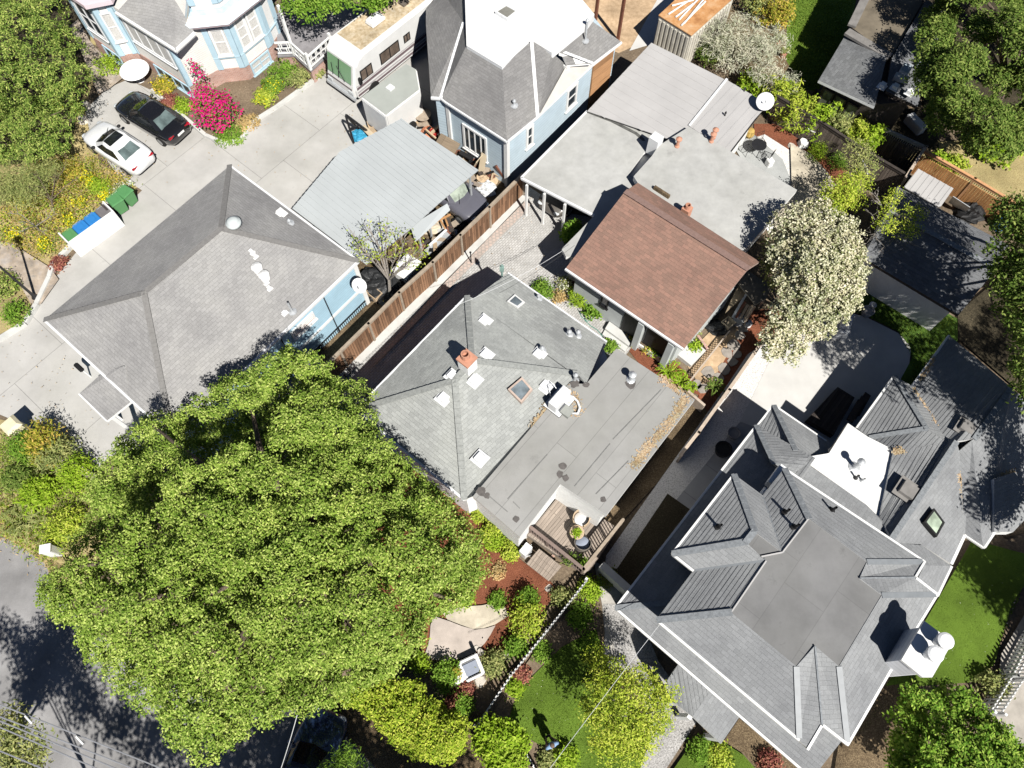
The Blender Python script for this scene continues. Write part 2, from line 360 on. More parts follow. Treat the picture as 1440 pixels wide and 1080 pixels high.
lay('back_patio_slab',[(1030,205),(1060,190),(1100,225),(1115,262),(1110,285),(1070,270)],plain('grey_patio',(.36,.37,.365),.9,.12,1.5,bump=.005,bscale=40))
lay('hillside_grass',[(1180,190),(1330,200),(1440,190),(1700,150),(1700,420),(1440,320),(1330,255),(1265,225)],DRYG)
lay('shaded_yard',[(1150,140),(1230,160),(1310,150),(1320,210),(1262,222),(1180,185)],LITD)  # yard litter coloured dark for the tree shade over it
lay('far_yard_soil',[(1200,-200),(1800,-200),(1750,200),(1440,190),(1300,170),(1290,60)],LITD)  # shade of the big tree put into the soil colour
lay('front_garden_mulch',[(500,640),(580,660),(640,700),(735,790),(790,830),(760,870),(700,930),(600,930),(540,880)],MULC)
lay('front_garden_soil',[(735,775),(840,810),(810,850),(760,900),(690,1005),(600,1000),(560,960),(600,925),(700,925),(760,865),(785,830)],DIRT)
lay('curb_garden_soil',[(470,985),(620,985),(700,1010),(735,1040),(790,1062),(790,1120),(560,1110),(480,1030),(430,985)],LITT)
lay('side_litter_strip',[(975,560),(1005,590),(860,750),(835,770),(825,735),(860,700)],LITT)
lay('shared_garden_soil',[(828,800),(850,800),(880,840),(930,900),(880,1100),(735,1080),(690,1005),(760,905)],DIRT)
lay('gravel_strip',[(1020,545),(1050,500),(1095,470),(1108,466),(1125,482),(1040,595),(880,800),(850,800),(852,782)],GRAV)
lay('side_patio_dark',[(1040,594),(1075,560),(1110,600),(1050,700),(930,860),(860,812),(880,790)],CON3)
lay('patio',[(1095,480),(1110,455),(1190,440),(1218,448),(1262,470),(1280,490),(1276,520),(1200,660),(1110,620),(1040,594)],CON2)
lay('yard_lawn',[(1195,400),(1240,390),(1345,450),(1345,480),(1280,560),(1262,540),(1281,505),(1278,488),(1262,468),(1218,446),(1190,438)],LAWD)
lay('narrow_path',[(835,790),(855,800),(900,850),(905,890),(890,930),(865,960),(848,930),(850,890),(846,850)],plain('aged_path',(.40,.38,.35),.9,.2,2.5,bump=.005,bscale=40))
lay('dark_turf_and_shade',[(862,808),(938,695),(985,728),(905,852)],LITD)  # dark ground cover, with the passage shade also put into its colour
lay('tree_shade_ground',[(-200,-200),(108,-200),(128,60),(126,120),(112,150),(100,212),(50,232),(-200,240)],LITD)  # dark colour stands in for shade seen through the crown gaps
lay('narrow_gravel',[(848,850),(885,850),(905,880),(925,930),(960,980),(985,1005),(930,1090),(890,1100),(915,1040),(900,960),(868,930)],GRV2)
lay('front_lawn',[(838,885),(850,930),(870,970),(905,1010),(905,1060),(885,1140),(760,1120),(790,1065),(755,1045),(728,1030),(714,1018),(722,990),(745,955),(790,910)],LAWN)
lay('corner_lawn',[(975,1040),(1015,1043),(1045,1062),(1065,1085),(1060,1140),(930,1140),(940,1090)],LAWN)
lay('tan_bark_bed',[(1016,1042),(1038,1010),(1130,1085),(1130,1150),(1066,1120),(1066,1085),(1046,1060)],LITT)
lay('side_lawn',[(1190,1040),(1260,940),(1330,820),(1365,760),(1440,780),(1440,820),(1420,850),(1395,935),(1360,960),(1290,965),(1240,1010),(1190,1100)],LAWN)
lay('corner_litter',[(1180,1030),(1240,965),(1280,960),(1300,1000),(1300,1150),(1160,1150)],LITT)
lay('alley_paving',[(1405,920),(1440,860),(1600,800),(1600,1150),(1440,1120),(1395,1000)],plain('beige_paving',(.38,.35,.31),.9,.2,2,bump=.005,bscale=40))
lay('soil_painted_shade',[(1345,442),(1400,395),(1440,330),(1600,330),(1600,620),(1440,560),(1345,478)],LITD)  # dirt painted dark where the tree shade falls
lay('slate_walk',[(-60,330),(20,345),(72,378),(85,395),(60,430),(48,432),(20,385),(-60,375)],SLATE)
lay('slate_steps',[(112,30),(128,60),(150,85),(178,110),(155,128),(140,135),(118,80),(100,40)],SLATE)
# ring curbs: pale edging of the two lawns
def curb(name,px,w,h,mat,z=0.0):
    pts=P2(px); b=MB()
    for p,q in zip(pts,pts[1:]): b.bar(p+Vector((0,0,z)),q+Vector((0,0,z)),w,h)
    o=b.build(name,mat); o['kind']='structure'; return o
curb('lawn_edging',[(790,908),(765,930),(745,953),(728,975),(717,1003),(714,1018)],.07,.09,CONW)
curb('lawn_edging',[(732,1037),(745,1045),(762,1055)],.07,.09,CONW)
curb('garden_kerb',[(188,258),(150,290),(98,352),(78,372),(72,392),(54,430),(38,456),(0,480)],.22,.25,CONW)
curb('planter_kerb',[(215,128),(290,192),(318,204),(340,198),(358,172),(390,152),(448,110)],.2,.18,CONW)
# front garden flagstones
lay('flagstone_patio',[(610,867),(606,880),(605,895),(603,906),(599,918),(604,926),(622,930),(640,928),(652,925),(668,918),(682,905),(690,893),(697,880),(684,884),(668,886),(650,881),(632,874)],plain('old_concrete',(.46,.40,.355),.9,.18,1.6,bump=.006,bscale=40))
lay('flagstone_path',[(629,853),(645,855),(662,853),(678,852),(692,849),(704,845),(712,857),(716,866),(707,872),(696,879),(680,884),(665,885),(648,879),(630,872),(622,862)],FLAG)
lay('patio_flags_back',[(1110,205),(1140,220),(1172,262),(1160,300),(1120,305),(1090,330),(1085,300),(1112,270)],FLAG)

BBR=brick('border_brick',(.45,.27,.20),(.52,.36,.30),(.42,.36,.32),.2,.1,.012)
curb('brick_border',[(606,868),(622,876),(645,884),(668,887),(690,882),(703,876)],.2,.03,BBR); curb('brick_border',[(634,850),(655,854),(680,853),(703,843)],.2,.03,BBR); curb('brick_border',[(790,770),(752,808),(735,822)],.14,.06,BBR)
# ------------------------------------------------------------------ building helpers
def key(p): return (round(p.x,3),round(p.y,3),round(p.z,3))
def clip(poly,n,k,keep):     # half plane n.p<=k (keep=-1) or >=k (keep=1)
    out=[]; m=len(poly)
    for i in range(m):
        p,q=poly[i],poly[(i+1)%m]; a=(p.dot(n)-k)*keep; c=(q.dot(n)-k)*keep
        if a>=0: out.append(p)
        if (a>0 and c<0) or (a<0 and c>0): out.append(p.lerp(q,a/(a-c)))
    return out
def courses(b,f,row,lift):   # real shingle courses: strips whose lower edge stands proud of the next
    nr=Vector((0,0,0))
    for i in range(len(f)): nr+=(f[i]-f[0]).cross(f[(i+1)%len(f)]-f[0])
    nr.normalize()
    if nr.z<0: nr=-nr
    if nr.x*.454-nr.y*.891>-.03: b.face(f,0); return
    up=Vector((0,0,1)); v=(up-nr*nr.z).normalized(); ks=[p.dot(v) for p in f]; lo,hi=min(ks),max(ks); k=lo
    while k<hi:
        g=clip(clip(f,v,k,1),v,min(k+row,hi),-1)
        if len(g)>2:
            h=[p+nr*(lift*(1-(p.dot(v)-k)/row)+.001) for p in g]; b.face(h,0)
            low=[i for i in range(len(g)) if abs(g[i].dot(v)-k)<1e-4]
            for i in low:
                j=(i+1)%len(g)
                if j in low and (g[i]-g[j]).length>1e-3: b.face([h[i],g[i],g[j],h[j]],0)
        k+=row
def roofmesh(par,faces,mat,name='roof',t=.16,fm=None,row=0,lift=.022):
    b=MB(); cnt={}; up=Vector((0,0,1)); fs=[]
    for f in faces:
        f=[Vector(p) for p in f]; n=Vector((0,0,0))
        for i in range(len(f)):
            n+=f[i].cross(f[(i+1)%len(f)])
        if n.z<0: f=f[::-1]
        fs.append(f)
        for i in range(len(f)): cnt[(key(f[i]),key(f[(i+1)%len(f)]))]=1
    d=Vector((0,0,-t))
    for f in fs:
        if row: courses(b,f,row,lift)
        else: b.face(f,0)
        b.face([p+d for p in f][::-1],1)
        for i in range(len(f)):
            p,q=f[i],f[(i+1)%len(f)]
            if (key(q),key(p)) not in cnt: b.face([p,p+d,q+d,q],1)
    return b.build(name,[mat,fm or WHITE],par)
def caps(par,lines,mat,name='ridge_cap',w=.26,h=.035,seg=.30):
    for p,q in lines:
        b=MB(); p=Vector(p);q=Vector(q); L=(q-p).length; n=max(1,int(L/seg)); d=(q-p)/n; up=Vector((0,0,.012))
        for i in range(n):
            b.bar(p+d*i+up+Vector((0,0,.0)),p+d*(i+1.12)+up+Vector((0,0,.018)),w,h)
        b.build(name,mat,par)
def gutters(par,lines,mat=None,name='gutter',w=.11,h=.11,dz=-.09):
    for p,q in lines: b=MB(); b.bar(Vector(p)+Vector((0,0,dz)),Vector(q)+Vector((0,0,dz)),w,h); b.build(name,mat or WHT2,par)
def walls(par,poly,z0,z1,mat,name='wall'):
    b=MB(); b.prism(poly,z0,z1); return b.build(name,mat,par)
def window(par,a,b_,t0,t1,z0,z1,fm,gm,out,mull=1,trans=1,fw=.09,name='window'):
    """window on the wall line a->b_ between fractions t0..t1; out: outward normal"""
    a=Vector((a[0],a[1],0)); b_=Vector((b_[0],b_[1],0)); d=b_-a; p=a+d*t0; q=a+d*t1; u=(q-p).normalized(); L=(q-p).length; o=Vector((out[0],out[1],0)).normalized()
    m=MB(); zz=lambda z:Vector((0,0,z))
    m.par(p+zz(z0),u*L,o*.07,zz(fw)); m.par(p+zz(z1-fw),u*L,o*.07,zz(fw))
    m.par(p+zz(z0+fw),u*fw,o*.07,zz(z1-z0-2*fw)); m.par(q-u*fw+zz(z0+fw),u*fw,o*.07,zz(z1-z0-2*fw))
    for k in range(1,mull+1): m.par(p+u*(L*k/(mull+1)-.03)+zz(z0+fw),u*.06,o*.06,zz(z1-z0-2*fw))
    for k in range(1,trans+1): m.par(p+u*fw+zz(z0+fw+(z1-z0-2*fw)*k/(trans+1)-.025),u*(L-2*fw),o*.05,zz(.05))
    m.par(p-u*.06+zz(z0-.06),u*(L+.12),o*.12,zz(.06))
    w=m.build(name,fm,par)
    g=MB(); g.par(p+u*fw*.9+zz(z0+fw*.9),u*(L-1.8*fw),o*.02,zz(z1-z0-1.8*fw)); g.build('pane',gm,w)
    return w
def flatvent(par,px,py,h,pl=None,s=.34,hgt=.13,mat=None,rz=GA,name='roof_vent'):
    c=on(pl,px,py) if pl else W(px,py,h); b=MB()
    b.box(c+Vector((0,0,.012)),(s*1.5,s*1.5,.02),rz); b.frus(c+Vector((0,0,.02)),(s,s),(s*.92,s*.92),hgt,rz)
    return b.build(name,mat or WHT2,par)
def pipe(par,px,py,h,r=.06,L=.45,mat=None,pl=None,name='vent_pipe',cap=True,flash=.2):
    c=on(pl,px,py) if pl else W(px,py,h); b=MB()
    b.lathe(c,[(flash,-.05),(flash,.015),(r*1.5,.05),(r,.1),(r,L)]+([(r*1.9,L),(r*1.9,L+.05),(r*.6,L+.14),(0,L+.15)] if cap else [(r*.75,L),(r*.75,L-.08),(0,L-.08)]),10)
    return b.build(name,mat or GALV,par,smooth=False)
def skylight(par,pts,mat_g,fm,h=.14,name='skylight',w=.08):
    pts=[Vector(p) for p in pts]; up=Vector((0,0,h)); b=MB(); n=len(pts); c=sum(pts,Vector())/n
    inn=[p+(c-p).normalized()*w*1.4 for p in pts]
    for i in range(n):
        j=(i+1)%n
        b.face([pts[i]-up*.5,pts[j]-up*.5,pts[j]+up,pts[i]+up]); b.face([pts[i]+up,pts[j]+up,inn[j]+up,inn[i]+up])
        b.face([inn[i]+up,inn[j]+up,inn[j]+up*.5,inn[i]+up*.5])
    o=b.build(name,fm,par); g=MB(); g.face([p+up*.8 for p in ccw(inn)]); g.build('pane',mat_g,o); return o
def dish(name,label,c,r,aim,mast,mat,group=None):
    t=thing(name,label,'satellite dish',c,group); aim=Vector(aim).normalized(); top=Vector(c)+Vector((0,0,mast)); b=MB()
    b.tube([Vector(c),top],.03,8); b.box(Vector(c)+Vector((0,0,.01)),(.2,.2,.02)); b.build('mast',GALV,t)
    b=MB(); b.lathe(top+aim*.06,[(.02,0),(r*.5,.03),(r*.8,.08),(r,.14),(r*1.01,.155),(r*.8,.1),(r*.5,.05),(0,.02)],24,axis=aim); b.build('reflector',mat,t,smooth=True)
    b=MB(); d=top+aim*(.06+r*.9); lo=top-Vector((0,0,r*.8))
    b.tube([lo,d+Vector((0,0,-.1))],.012,6); b.box(d+Vector((0,0,-.1)),(.06,.06,.12)); b.build('feed_arm',GALV,t); return t
V3=Vector

# ================================================================== CENTRAL HOUSE
H1=thing('grey_roof_cottage','grey shingle hip roof cottage in the middle, with a flat grey roof extension','house',W(690,620,0))
cC,cD,cP1=W(714,384,2.95),W(853,481,2.95),W(664,507,5.1); plN=PL(cC,cD,cP1)
cA,cB=W(500,577,3.7),W(657,416,3.7); plW=PL(cA,cB,cP1); cB=on(plN,657,416); plW=PL(cA,cB,cP1); cP2=on(plW,640,535); print('cB',cB)
cE=W(653,703,3.7); cR=on(plN,812,526); cT=on(plN,824,540); cG=on(plN,705,387.5); cB2=on(plN,666,420)
plS=PL(cP2,cP1,cR); q1=on(plS,665,698); q2=on(plS,800,539)
fD=on(plN,866,490)
roofmesh(H1,[[cA,cP2,cP1,cB],[cA,cE,cP2],[cB,cP1,cR,cT,cD,cC,cB2],[cP2,cE,q1,q2,cR,cP1]],SH_C,t=.17,row=.15,lift=.013)
caps(H1,[(cA,cP2),(cP2,cP1),(cB,cP1),(cE,cP2),(cP1,cR)],CAPM)
gutters(H1,[(cA,cB),(cA,cE),(cC,cD)])
fz=4.35
plF=PL(q1+V3((0,0,.04)),q2+V3((0,0,.04)),W(977,562,4.2))
F=[on(plF,x,y) for x,y in [(665,698),(731,755),(788,681),(853,724),(977,562),(867,490),(824,540),(800,539)]]
roofmesh(H1,[F],MEM_C,name='flat_roof',t=.34)
SEAMM=plain('bitumen_seam',(.21,.21,.205),.8,.2,5)
for a,b_ in [((714,702),(770,639)),((687,697),(714,720)),((808,684),(858,624)),((838,695),(884,648)),((722,706),(731,715)),((900,640),(968,566)),((862,618),(930,548))]:
    seam=MB(); seam.bar(on(plF,*a,.004),on(plF,*b_,.004),.035,.012); seam.build('roof_seam',SEAMM,H1)
TARM=plain('tar_patch',(.12,.11,.105),.85,.25,6)
for cx,cy,rr in [(677,690,.22),(685,697,.14),(791,655,.16),(787,667,.16),(795,672,.14),(725,730,.14),(848,702,.13),(964,562,.12),(887,540,.22),(808,540,.2),(824,541,.14)]:
    pat=MB(); c=on(plF,cx,cy,.008); n=11; ph=random.random()*6
    pat.face([c+V3((math.cos(k/n*6.283)*rr*(.7+.5*random.random()),math.sin(k/n*6.283)*rr*(.7+.5*random.random()),0)) for k in range(n)]); pat.build('tar_patch',TARM,H1)
walls(H1,inset([cA,cE,W(665,698,3.7),on(plF,731,755),on(plF,788,681),on(plF,853,724),on(plF,977,562),on(plF,867,490),cD,cC,cB2],.22),0,2.85,STUC)
walls(H1,inset([cA,cE,on(plS,690,640),cP1,cA.lerp(cB,.75)],.3),2.85,3.45,STUC,'upper_wall')
walls(H1,inset([F[0],F[1],F[2],F[3],F[4],F[5],F[6]],.16),2.85,3.85,STUC,'parapet_wall')
# chimney
ch=on(plW,658,516); b=MB(); b.box(ch+V3((0,0,.2)),(.55,.55,1.1),GA); b.build('chimney',STUC,H1)
b=MB(); b.box(ch+V3((0,0,.8)),(.62,.62,.12),GA); b.lathe(ch+V3((-.05,.05,.86)),[(.2,0),(.18,.28),(.14,.28),(.14,.05),(0,.05)],12); b.build('chimney_cap',TERR,H1)
for x,y,pl in [(681,452,plN),(683,500,plN),(636,529,plW),(667,535,plS),(624,560,PL(cA,cE,cP2)),(675,645,plS),(757,495+4,plN),(767,543,plS)]:
    flatvent(H1,x,y,0,pl,.40 if pl is not plW else .36,.12)
skylight(H1,[on(plN,713,425),on(plN,724,415),on(plN,738,426),on(plN,728,434)],GLSK,WHITE,.1)
skylight(H1,[on(plS,714,549),on(plS,734,532),on(plS,749,549),on(plS,733,568)],GLSK,plain('skylight_frame',(.42,.33,.28),.6),.14)
pipe(H1,757,420,0,.04,.25,pl=plN); 
for x,y,L in [(800,471,.3),(812,473,.42),(762,494,.3),(808,535,.55)]: pipe(H1,x,y,0,.06,L,pl=plN if y<530 else plS)
pipe(H1,887,534,0,.09,.5,pl=plF)
# heat pump on the roof
hp=thing('rooftop_heat_pump','white heat pump unit with a curved pipe on the grey flat roof','heat pump',on(plF,786,570))
c=on(plF,786,566); b=MB(); b.box(c+V3((0,0,.36)),(1.0,.42,.62),GA); b.box(c+V3((0,0,.02)),(1.1,.9,.04),GA,); b.build('casing',WHT2,hp,bevel=.03)
b=MB(); cc=on(plF,797,580); b.box(cc+V3((0,0,.1)),(.42,.42,.2),GA); b.build('control_box',plain('grey_box',(.28,.29,.27),.6),hp)
b=MB(); arc=[on(plF,799,556,.1),on(plF,806,560,.12),on(plF,812,566,.12),on(plF,815,575,.12),on(plF,812,583,.12),on(plF,804,582,.1)]; b.tube(arc,.05,8); b.build('curved_pipe',WHT2,hp,smooth=True)
b=MB()
b.tube([on(plF,774,560,.2),on(plF,771,550,.5),on(plF,776,546,.5),on(plF,782,552,.4)],.02,6); b.build('refrigerant_line',GALV,hp)
def leaves_on(pl,line,n,spread,size,cols,name,par=None,label=None,cat=None):
    b=MB(); L=[on(pl,*p) for p in line]
    for i in range(n):
        k=random.random()*(len(L)-1); j=int(k); p=L[j].lerp(L[j+1],k-j); p=p+V3((random.gauss(0,spread),random.gauss(0,spread),0))
        ang=random.random()*6.28; s=size*random.uniform(.6,1.4); z=p.z+random.uniform(.01,.035)
        # keep on the plane
        z=pl[0].z-((p.x-pl[0].x)*pl[1].x+(p.y-pl[0].y)*pl[1].y)/pl[1].z+random.uniform(.012,.03)
        a=V3((math.cos(ang),math.sin(ang),random.uniform(-.15,.15)))*s; c=V3((-math.sin(ang),math.cos(ang),0))*s*.5
        q=V3((p.x,p.y,z)); b.face([q-a,q-c,q+a,q+c])
    o=b.build(name,cols); o['kind']='stuff'; return o
DRYL=leaf('dry_leaves',(.30,.20,.12),(.44,.33,.21),(.56,.47,.34),.1,1.15)
leaves_on(plF,[(966,556),(945,590),(915,625),(890,655)],900,.11,.05,DRYL,'fallen_leaves')
leaves_on(plS,[(750,600),(757,592),(768,580),(775,572)],420,.10,.05,DRYL,'fallen_leaves')
leaves_on(plF,[(790,552),(803,552),(812,565),(815,578),(806,582)],200,.10,.05,DRYL,'fallen_leaves')
leaves_on(plF,[(930,532),(958,552)],160,.12,.05,DRYL,'fallen_leaves')

# ---- the deck of the cottage
dk=thing('wooden_deck','weathered wooden deck with slatted brown rails behind the white cottage','deck',W(795,750,0))
dz=.75
b=MB(); dp=[W(x,y,dz) for x,y in [(741,752),(790,692),(862,738),(868,745),(832,800),(822,806)]]; b.prism(dp,.3,dz); b.build('deck_floor',DECK,dk)
def rail(par,pts,h,n,mat,name,slat=True,post=.1,cap=.14):
    for k in range(len(pts)-1):
        p,q=pts[k],pts[k+1]; b=MB(); L=(q-p).length; d=(q-p).normalized()
        b.bar(p+V3((0,0,h)),q+V3((0,0,h)),cap,.05); b.bar(p+V3((0,0,h*.12)),q+V3((0,0,h*.12)),.06,.06)
        if slat:
            m=int(L/.13)
            for i in range(m): b.box(p+d*(L*(i+.5)/m)+V3((0,0,h*.55)),(.04,.04,h*.85),math.atan2(d.y,d.x))
        b.build('railing',mat,par)
        for i in range(n+1):
            c=p.lerp(q,i/n); pb=MB(); pb.box(c+V3((0,0,h/2+.03)),(post,post,h+.06),math.atan2(d.y,d.x)); pb.build('post',mat,par)
r0=W(745,748,dz); r1=W(818,806,dz); r2=W(872,738,dz)
rail(dk,[r0,r1],.95,3,RAILB,'railing'); rail(dk,[r1,r2],.95,3,WOOD,'railing',slat=True)
for k in range(4):
    b=MB(); a=W(777-5*k,778+7*k,0); b.par(W(758-6*k,772+7*k,dz-.2*(k+1)+.0),W(790-6*k,797+7*k,dz)-W(758-6*k,772+7*k,dz),(W(752-6*k,779+7*k,dz)-W(758-6*k,772+7*k,dz)),V3((0,0,.06))); b.build('step',DECK,dk)

# ================================================================== LEFT HOUSE (grey hip roof, blue siding)
H2=thing('blue_garage_house','large grey hip roof house with pale blue siding beside the concrete drive','house',W(300,430,0))
lh=3.8
a0=W(62,450,lh);a1=W(323,233,lh);a2=W(504,367,lh);a3=W(243,617,lh)
r1=W(203,412,5.6); r2=W(311,322,5.6)
roofmesh(H2,[[a0,r1,r2,a1],[a0,a3,r1],[a3,a2,r2,r1],[a1,r2,a2]],SH_L,t=.2)
caps(H2,[(a0,r1),(r1,r2),(a3,r1),(r2,a2),(r2,a1)],plain('ridge_cap_warm',(.19,.185,.18),.9,.15,9),w=.24,h=.025)
gutters(H2,[(a0,a3),(a3,a2),(a2,a1)])
ip=inset([a0,a3,a2,a1],.14)
walls(H2,ip,0,3.66,BLUE)
plSE=PL(a3,a2,r1); plNE=PL(a1,r2,a2); plNW=PL(a0,r1,r2)
pw=[min(ip,key=lambda q:(q-V3((a.x,a.y))).length) for a in (a0,a3,a2,a1)]
outSE=V3((UB.x,UB.y))
b=MB(); u=(pw[2]-pw[1]); u3=V3((u.x,u.y,0)); p3=V3((pw[1].x,pw[1].y,0)); o3=UB*.05
b.par(p3+V3((0,0,1.45)),u3,o3,V3((0,0,.16))); b.par(p3+V3((0,0,3.5)),u3,o3,V3((0,0,.14))); b.par(p3+u3*.985,u3*.02,o3*1.3,V3((0,0,3.5)))
b.build('trim_board',WHITE,H2)
b=MB()
for t in (.55,.80): b.par(p3+u3*t,u3*.004,o3*1.2,V3((0,0,3.5)))
b.build('conduit',BLKM,H2)
window(H2,pw[1],pw[2],.60,.73,2.55,3.2,WHITE,TERR,UB,0,3)
b=MB()
for i in range(60):
    b.par(p3+u3*(.30+i*.0115),u3*.003,UB*.03+V3((0,0,.0)),V3((0,0,.42)))
b.par(p3+u3*.30+V3((0,0,.42)),u3*.69,UB*.06,V3((0,0,.05))); b.build('lattice',BLACK,H2)
# porch
pA,pB,pC,pD=W(143,525,lh-.1),W(111,554,3.0),W(150,592,3.0),W(184,565,lh-.1); pT=on(plSE if False else PL(a0,a3,r1),176,516,.12)
roofmesh(H2,[[pA,pB,pT],[pB,pC,pD,pT]],SH_D if False else SH_L,name='porch_roof',t=.15); gutters(H2,[(pB,pC)],w=.06)
b=MB()
for p in (pB.lerp(pC,.12).lerp(pT,.1),pC.lerp(pT,.12)): b.box(V3((p.x,p.y,1.42)),(.16,.16,2.84),GA)
b.build('porch_post',WHITE,H2)
# roof things
c=W(328,313,5.62); b=MB(); b.lathe(c,[(.34,-.1),(.34,.04),(.28,.06),(.27,.1),(.2,.16),(.1,.19),(0,.2)],20); b.build('round_skylight',plain('pale_dome',(.50,.54,.54),.35,.05),H2,smooth=True)
for x,y in [(354,355),(359,361),(364,384),(371,392),(374,398),(379,406)]: flatvent(H2,x,y,0,plSE,.17,.14,WHITE)
for x,y in [(364,381),(374,392)]: pipe(H2,x,y,0,.13,.3,WHITE,plSE,flash=.16)
flatvent(H2,394,301,0,plNE,.36,.06,WHITE); pipe(H2,408,314,0,.05,.2,pl=plNE); pipe(H2,411,438,0,.05,.7,pl=plSE,cap=False)
flatvent(H2,400,440,0,plSE,.2,.05)
dish('satellite_dish','white satellite dish at the corner of the pale blue siding wall',W(509,404,3.2),.36,(-.2,-.75,.7),.25,WHT2)
# ================================================================== CARPORT
cp=thing('metal_carport','pale blue-grey corrugated metal carport roof between the house and the fence','carport',W(540,270,0))
plP=PL(W(413,292,3.25),W(478,213,3.4),W(673,239,2.9))
R=[on(plP,x,y) for x,y in [(411,293),(478,213),(564,167),(673,239),(618,285),(577,322),(515,372)]]
def corr(par,poly,pl,udir,mat,pitch=.23,hgt=.025,name='roof',t=.04):
    # corrugated sheet: the polygon cut in strips running along udir, ribs raised
    P=[V3(p) for p in poly]; u=V3(udir).normalized(); v=V3((-u.y,u.x,0)); n=pl[1] if pl[1].z>0 else -pl[1]
    b=MB(); roofmesh_face=ccw(P); top=[p for p in roofmesh_face]
    b.face(top,0); b.face([p-V3((0,0,t)) for p in top][::-1],0)
    for i in range(len(top)): p,q=top[i],top[(i+1)%len(top)]; b.face([p,p-V3((0,0,t)),q-V3((0,0,t)),q],0)
    vs=[p.x*v.x+p.y*v.y for p in P]; lo,hi=min(vs),max(vs); k=lo+pitch/2
    while k<hi:
        xs=[]
        for i in range(len(P)):
            p,q=P[i],P[(i+1)%len(P)]; a=p.x*v.x+p.y*v.y-k; c=q.x*v.x+q.y*v.y-k
            if (a<0)!=(c<0): xs.append(p.lerp(q,a/(a-c)))
        xs.sort(key=lambda p:p.x*u.x+p.y*u.y)
        for p,q in zip(xs[::2],xs[1::2]):
            if (q-p).length>.3: b.bar(p+n*.001,q+n*.001,pitch*.28,hgt,up=n)
        k+=pitch
    return b.build(name,mat,par)
corr(cp,R,plP,UB,METR,.30,.025)
b=MB()
for x,y in [(430,285),(484,217),(566,174),(660,240),(600,292),(585,312)]:
    p=on(plP,x,y); b=MB(); b.box(V3((p.x,p.y,p.z/2-.03)),(.09,.09,p.z-.07),GA); b.build('post',GALV,cp)
b=MB(); LT=[W(577,318,2.75),W(629,286,2.75),W(633,295,2.6),W(584,340,2.6)]; b.face([p for p in ccw(LT)]); b.face([p-V3((0,0,.03)) for p in ccw(LT)][::-1]); b.build('eave_panel',METR,cp)
# ================================================================== BLUE HOUSE (top centre)
H3=thing('pale_blue_house','pale blue clapboard house with grey shingle slopes around a flat white roof','house',W(720,130,0))
e=3.8; tp=5.5
k1=W(599,12,e+.3);k2=W(599,35,e+.3);k3=W(652,32,5.2);k4=W(620,138,e);k5=W(606,137,e);k6=W(626,143,e);k7=W(656,64,tp);k8=W(706,94,tp);k9=W(713,199,e);k10=W(747.5,58,tp+.25);k11=W(756,164,e);k12=W(776,74,tp);k13=W(797,92,e+.2)
roofmesh(H3,[[k2,k3,k4,k5],[k3,k7,k6,k4],[k7,k8,k9,k6],[k8,k10,k11,k9],[k10,k12,k13,k11],[k2,k3,W(652,-10,5.2),W(620,-14,e),k1]],SH_K,t=.18)
m1=W(833,30,5.0); m2=W(874,59,e); m3=W(833,90,e); m4=W(786,74,5.0)
roofmesh(H3,[[m4,m1,m2,m3]],SH_K,name='rear_roof',t=.18)
d1=W(797,92,4.35);d2=W(832,89,4.35);d3=W(788,72,4.9); 
roofmesh(H3,[[d1,d2,W(834,86,4.3),d3]],SH_K,name='dormer_roof',t=.1)
roofmesh(H3,[[W(757,164,3.84),W(795,95,4.15),W(833,91,3.86)]],plain('pale_roof_strip',(.50,.48,.45),.8,.08,2),name='side_roof',t=.12)
caps(H3,[(k3,k4),(k10,k11),(d3,d2)],WHT2,w=.16,h=.03)
gutters(H3,[(k5,k4),(k4,k6),(k6,k9),(k9,k11),(k11,W(833,91,e)),(W(833,91,e),m2)])
fl=[W(x,y,tp+.12) for x,y in [(652,-60),(656,64),(706,94),(747.5,57),(776,74),(827,32),(836,20),(803,-20),(780,-60)]]
roofmesh(H3,[fl],MEM_W,name='flat_roof',t=.4,fm=WHT2)
skylight(H3,[W(696,19,tp+.16),W(711.5,9,tp+.16),W(728,18.5,tp+.16),W(713.5,30,tp+.16)],plain('bronze_dome',(.22,.215,.19),.35),WHT2,.14)
bw=inset([W(606,137,e),k6,k9,k11,W(833,91,e),m2,W(800,-30,e),W(640,-60,e),W(599,12,e)],.22)
walls(H3,bw,0,3.64,BLU2)
n9=min(bw,key=lambda q:(q-V3((k9.x,k9.y))).length); n6=min(bw,key=lambda q:(q-V3((k6.x,k6.y))).length); nm=min(bw,key=lambda q:(q-V3((m2.x,m2.y))).length); n3=min(bw,key=lambda q:(q-V3((W(833,91,e).x,W(833,91,e).y))).length)
oSW=(-UA.x,-UA.y); oSE=(UB.x,UB.y)
window(H3,n6,n9,.24,.66,.95,2.75,WHITE,GLS,oSW,3,0,.12); 
n11=min(bw,key=lambda q:(q-V3((k11.x,k11.y))).length)
window(H3,n9,n11,.70,.97,1.75,3.25,WHITE,GLS,oSE,0,1,.14); window(H3,n11,n3,.60,.80,1.75,3.25,WHITE,GLS,oSE,0,1,.14)
for p in (n6,n9): b=MB(); b.box((p.x,p.y,1.83),(.22,.22,3.66),GA); b.build('corner_board',WHITE,H3)
b=MB(); q=V3((nm.x,nm.y,0)); u=(V3((n3.x,n3.y,0))-q); b.par(q+u*.1+UB*.01,u*.75,UB*.08,V3((0,0,3.4))); b.build('plywood_sheet',planks('aged_plywood',(.40,.22,.11),.6,.6,.3),H3)
pipe(H3,723,148,0,.05,.25,pl=PL(k8,k10,k9)); pipe(H3,823,57,0,.05,1.2,pl=PL(m4,m1,m2)); 
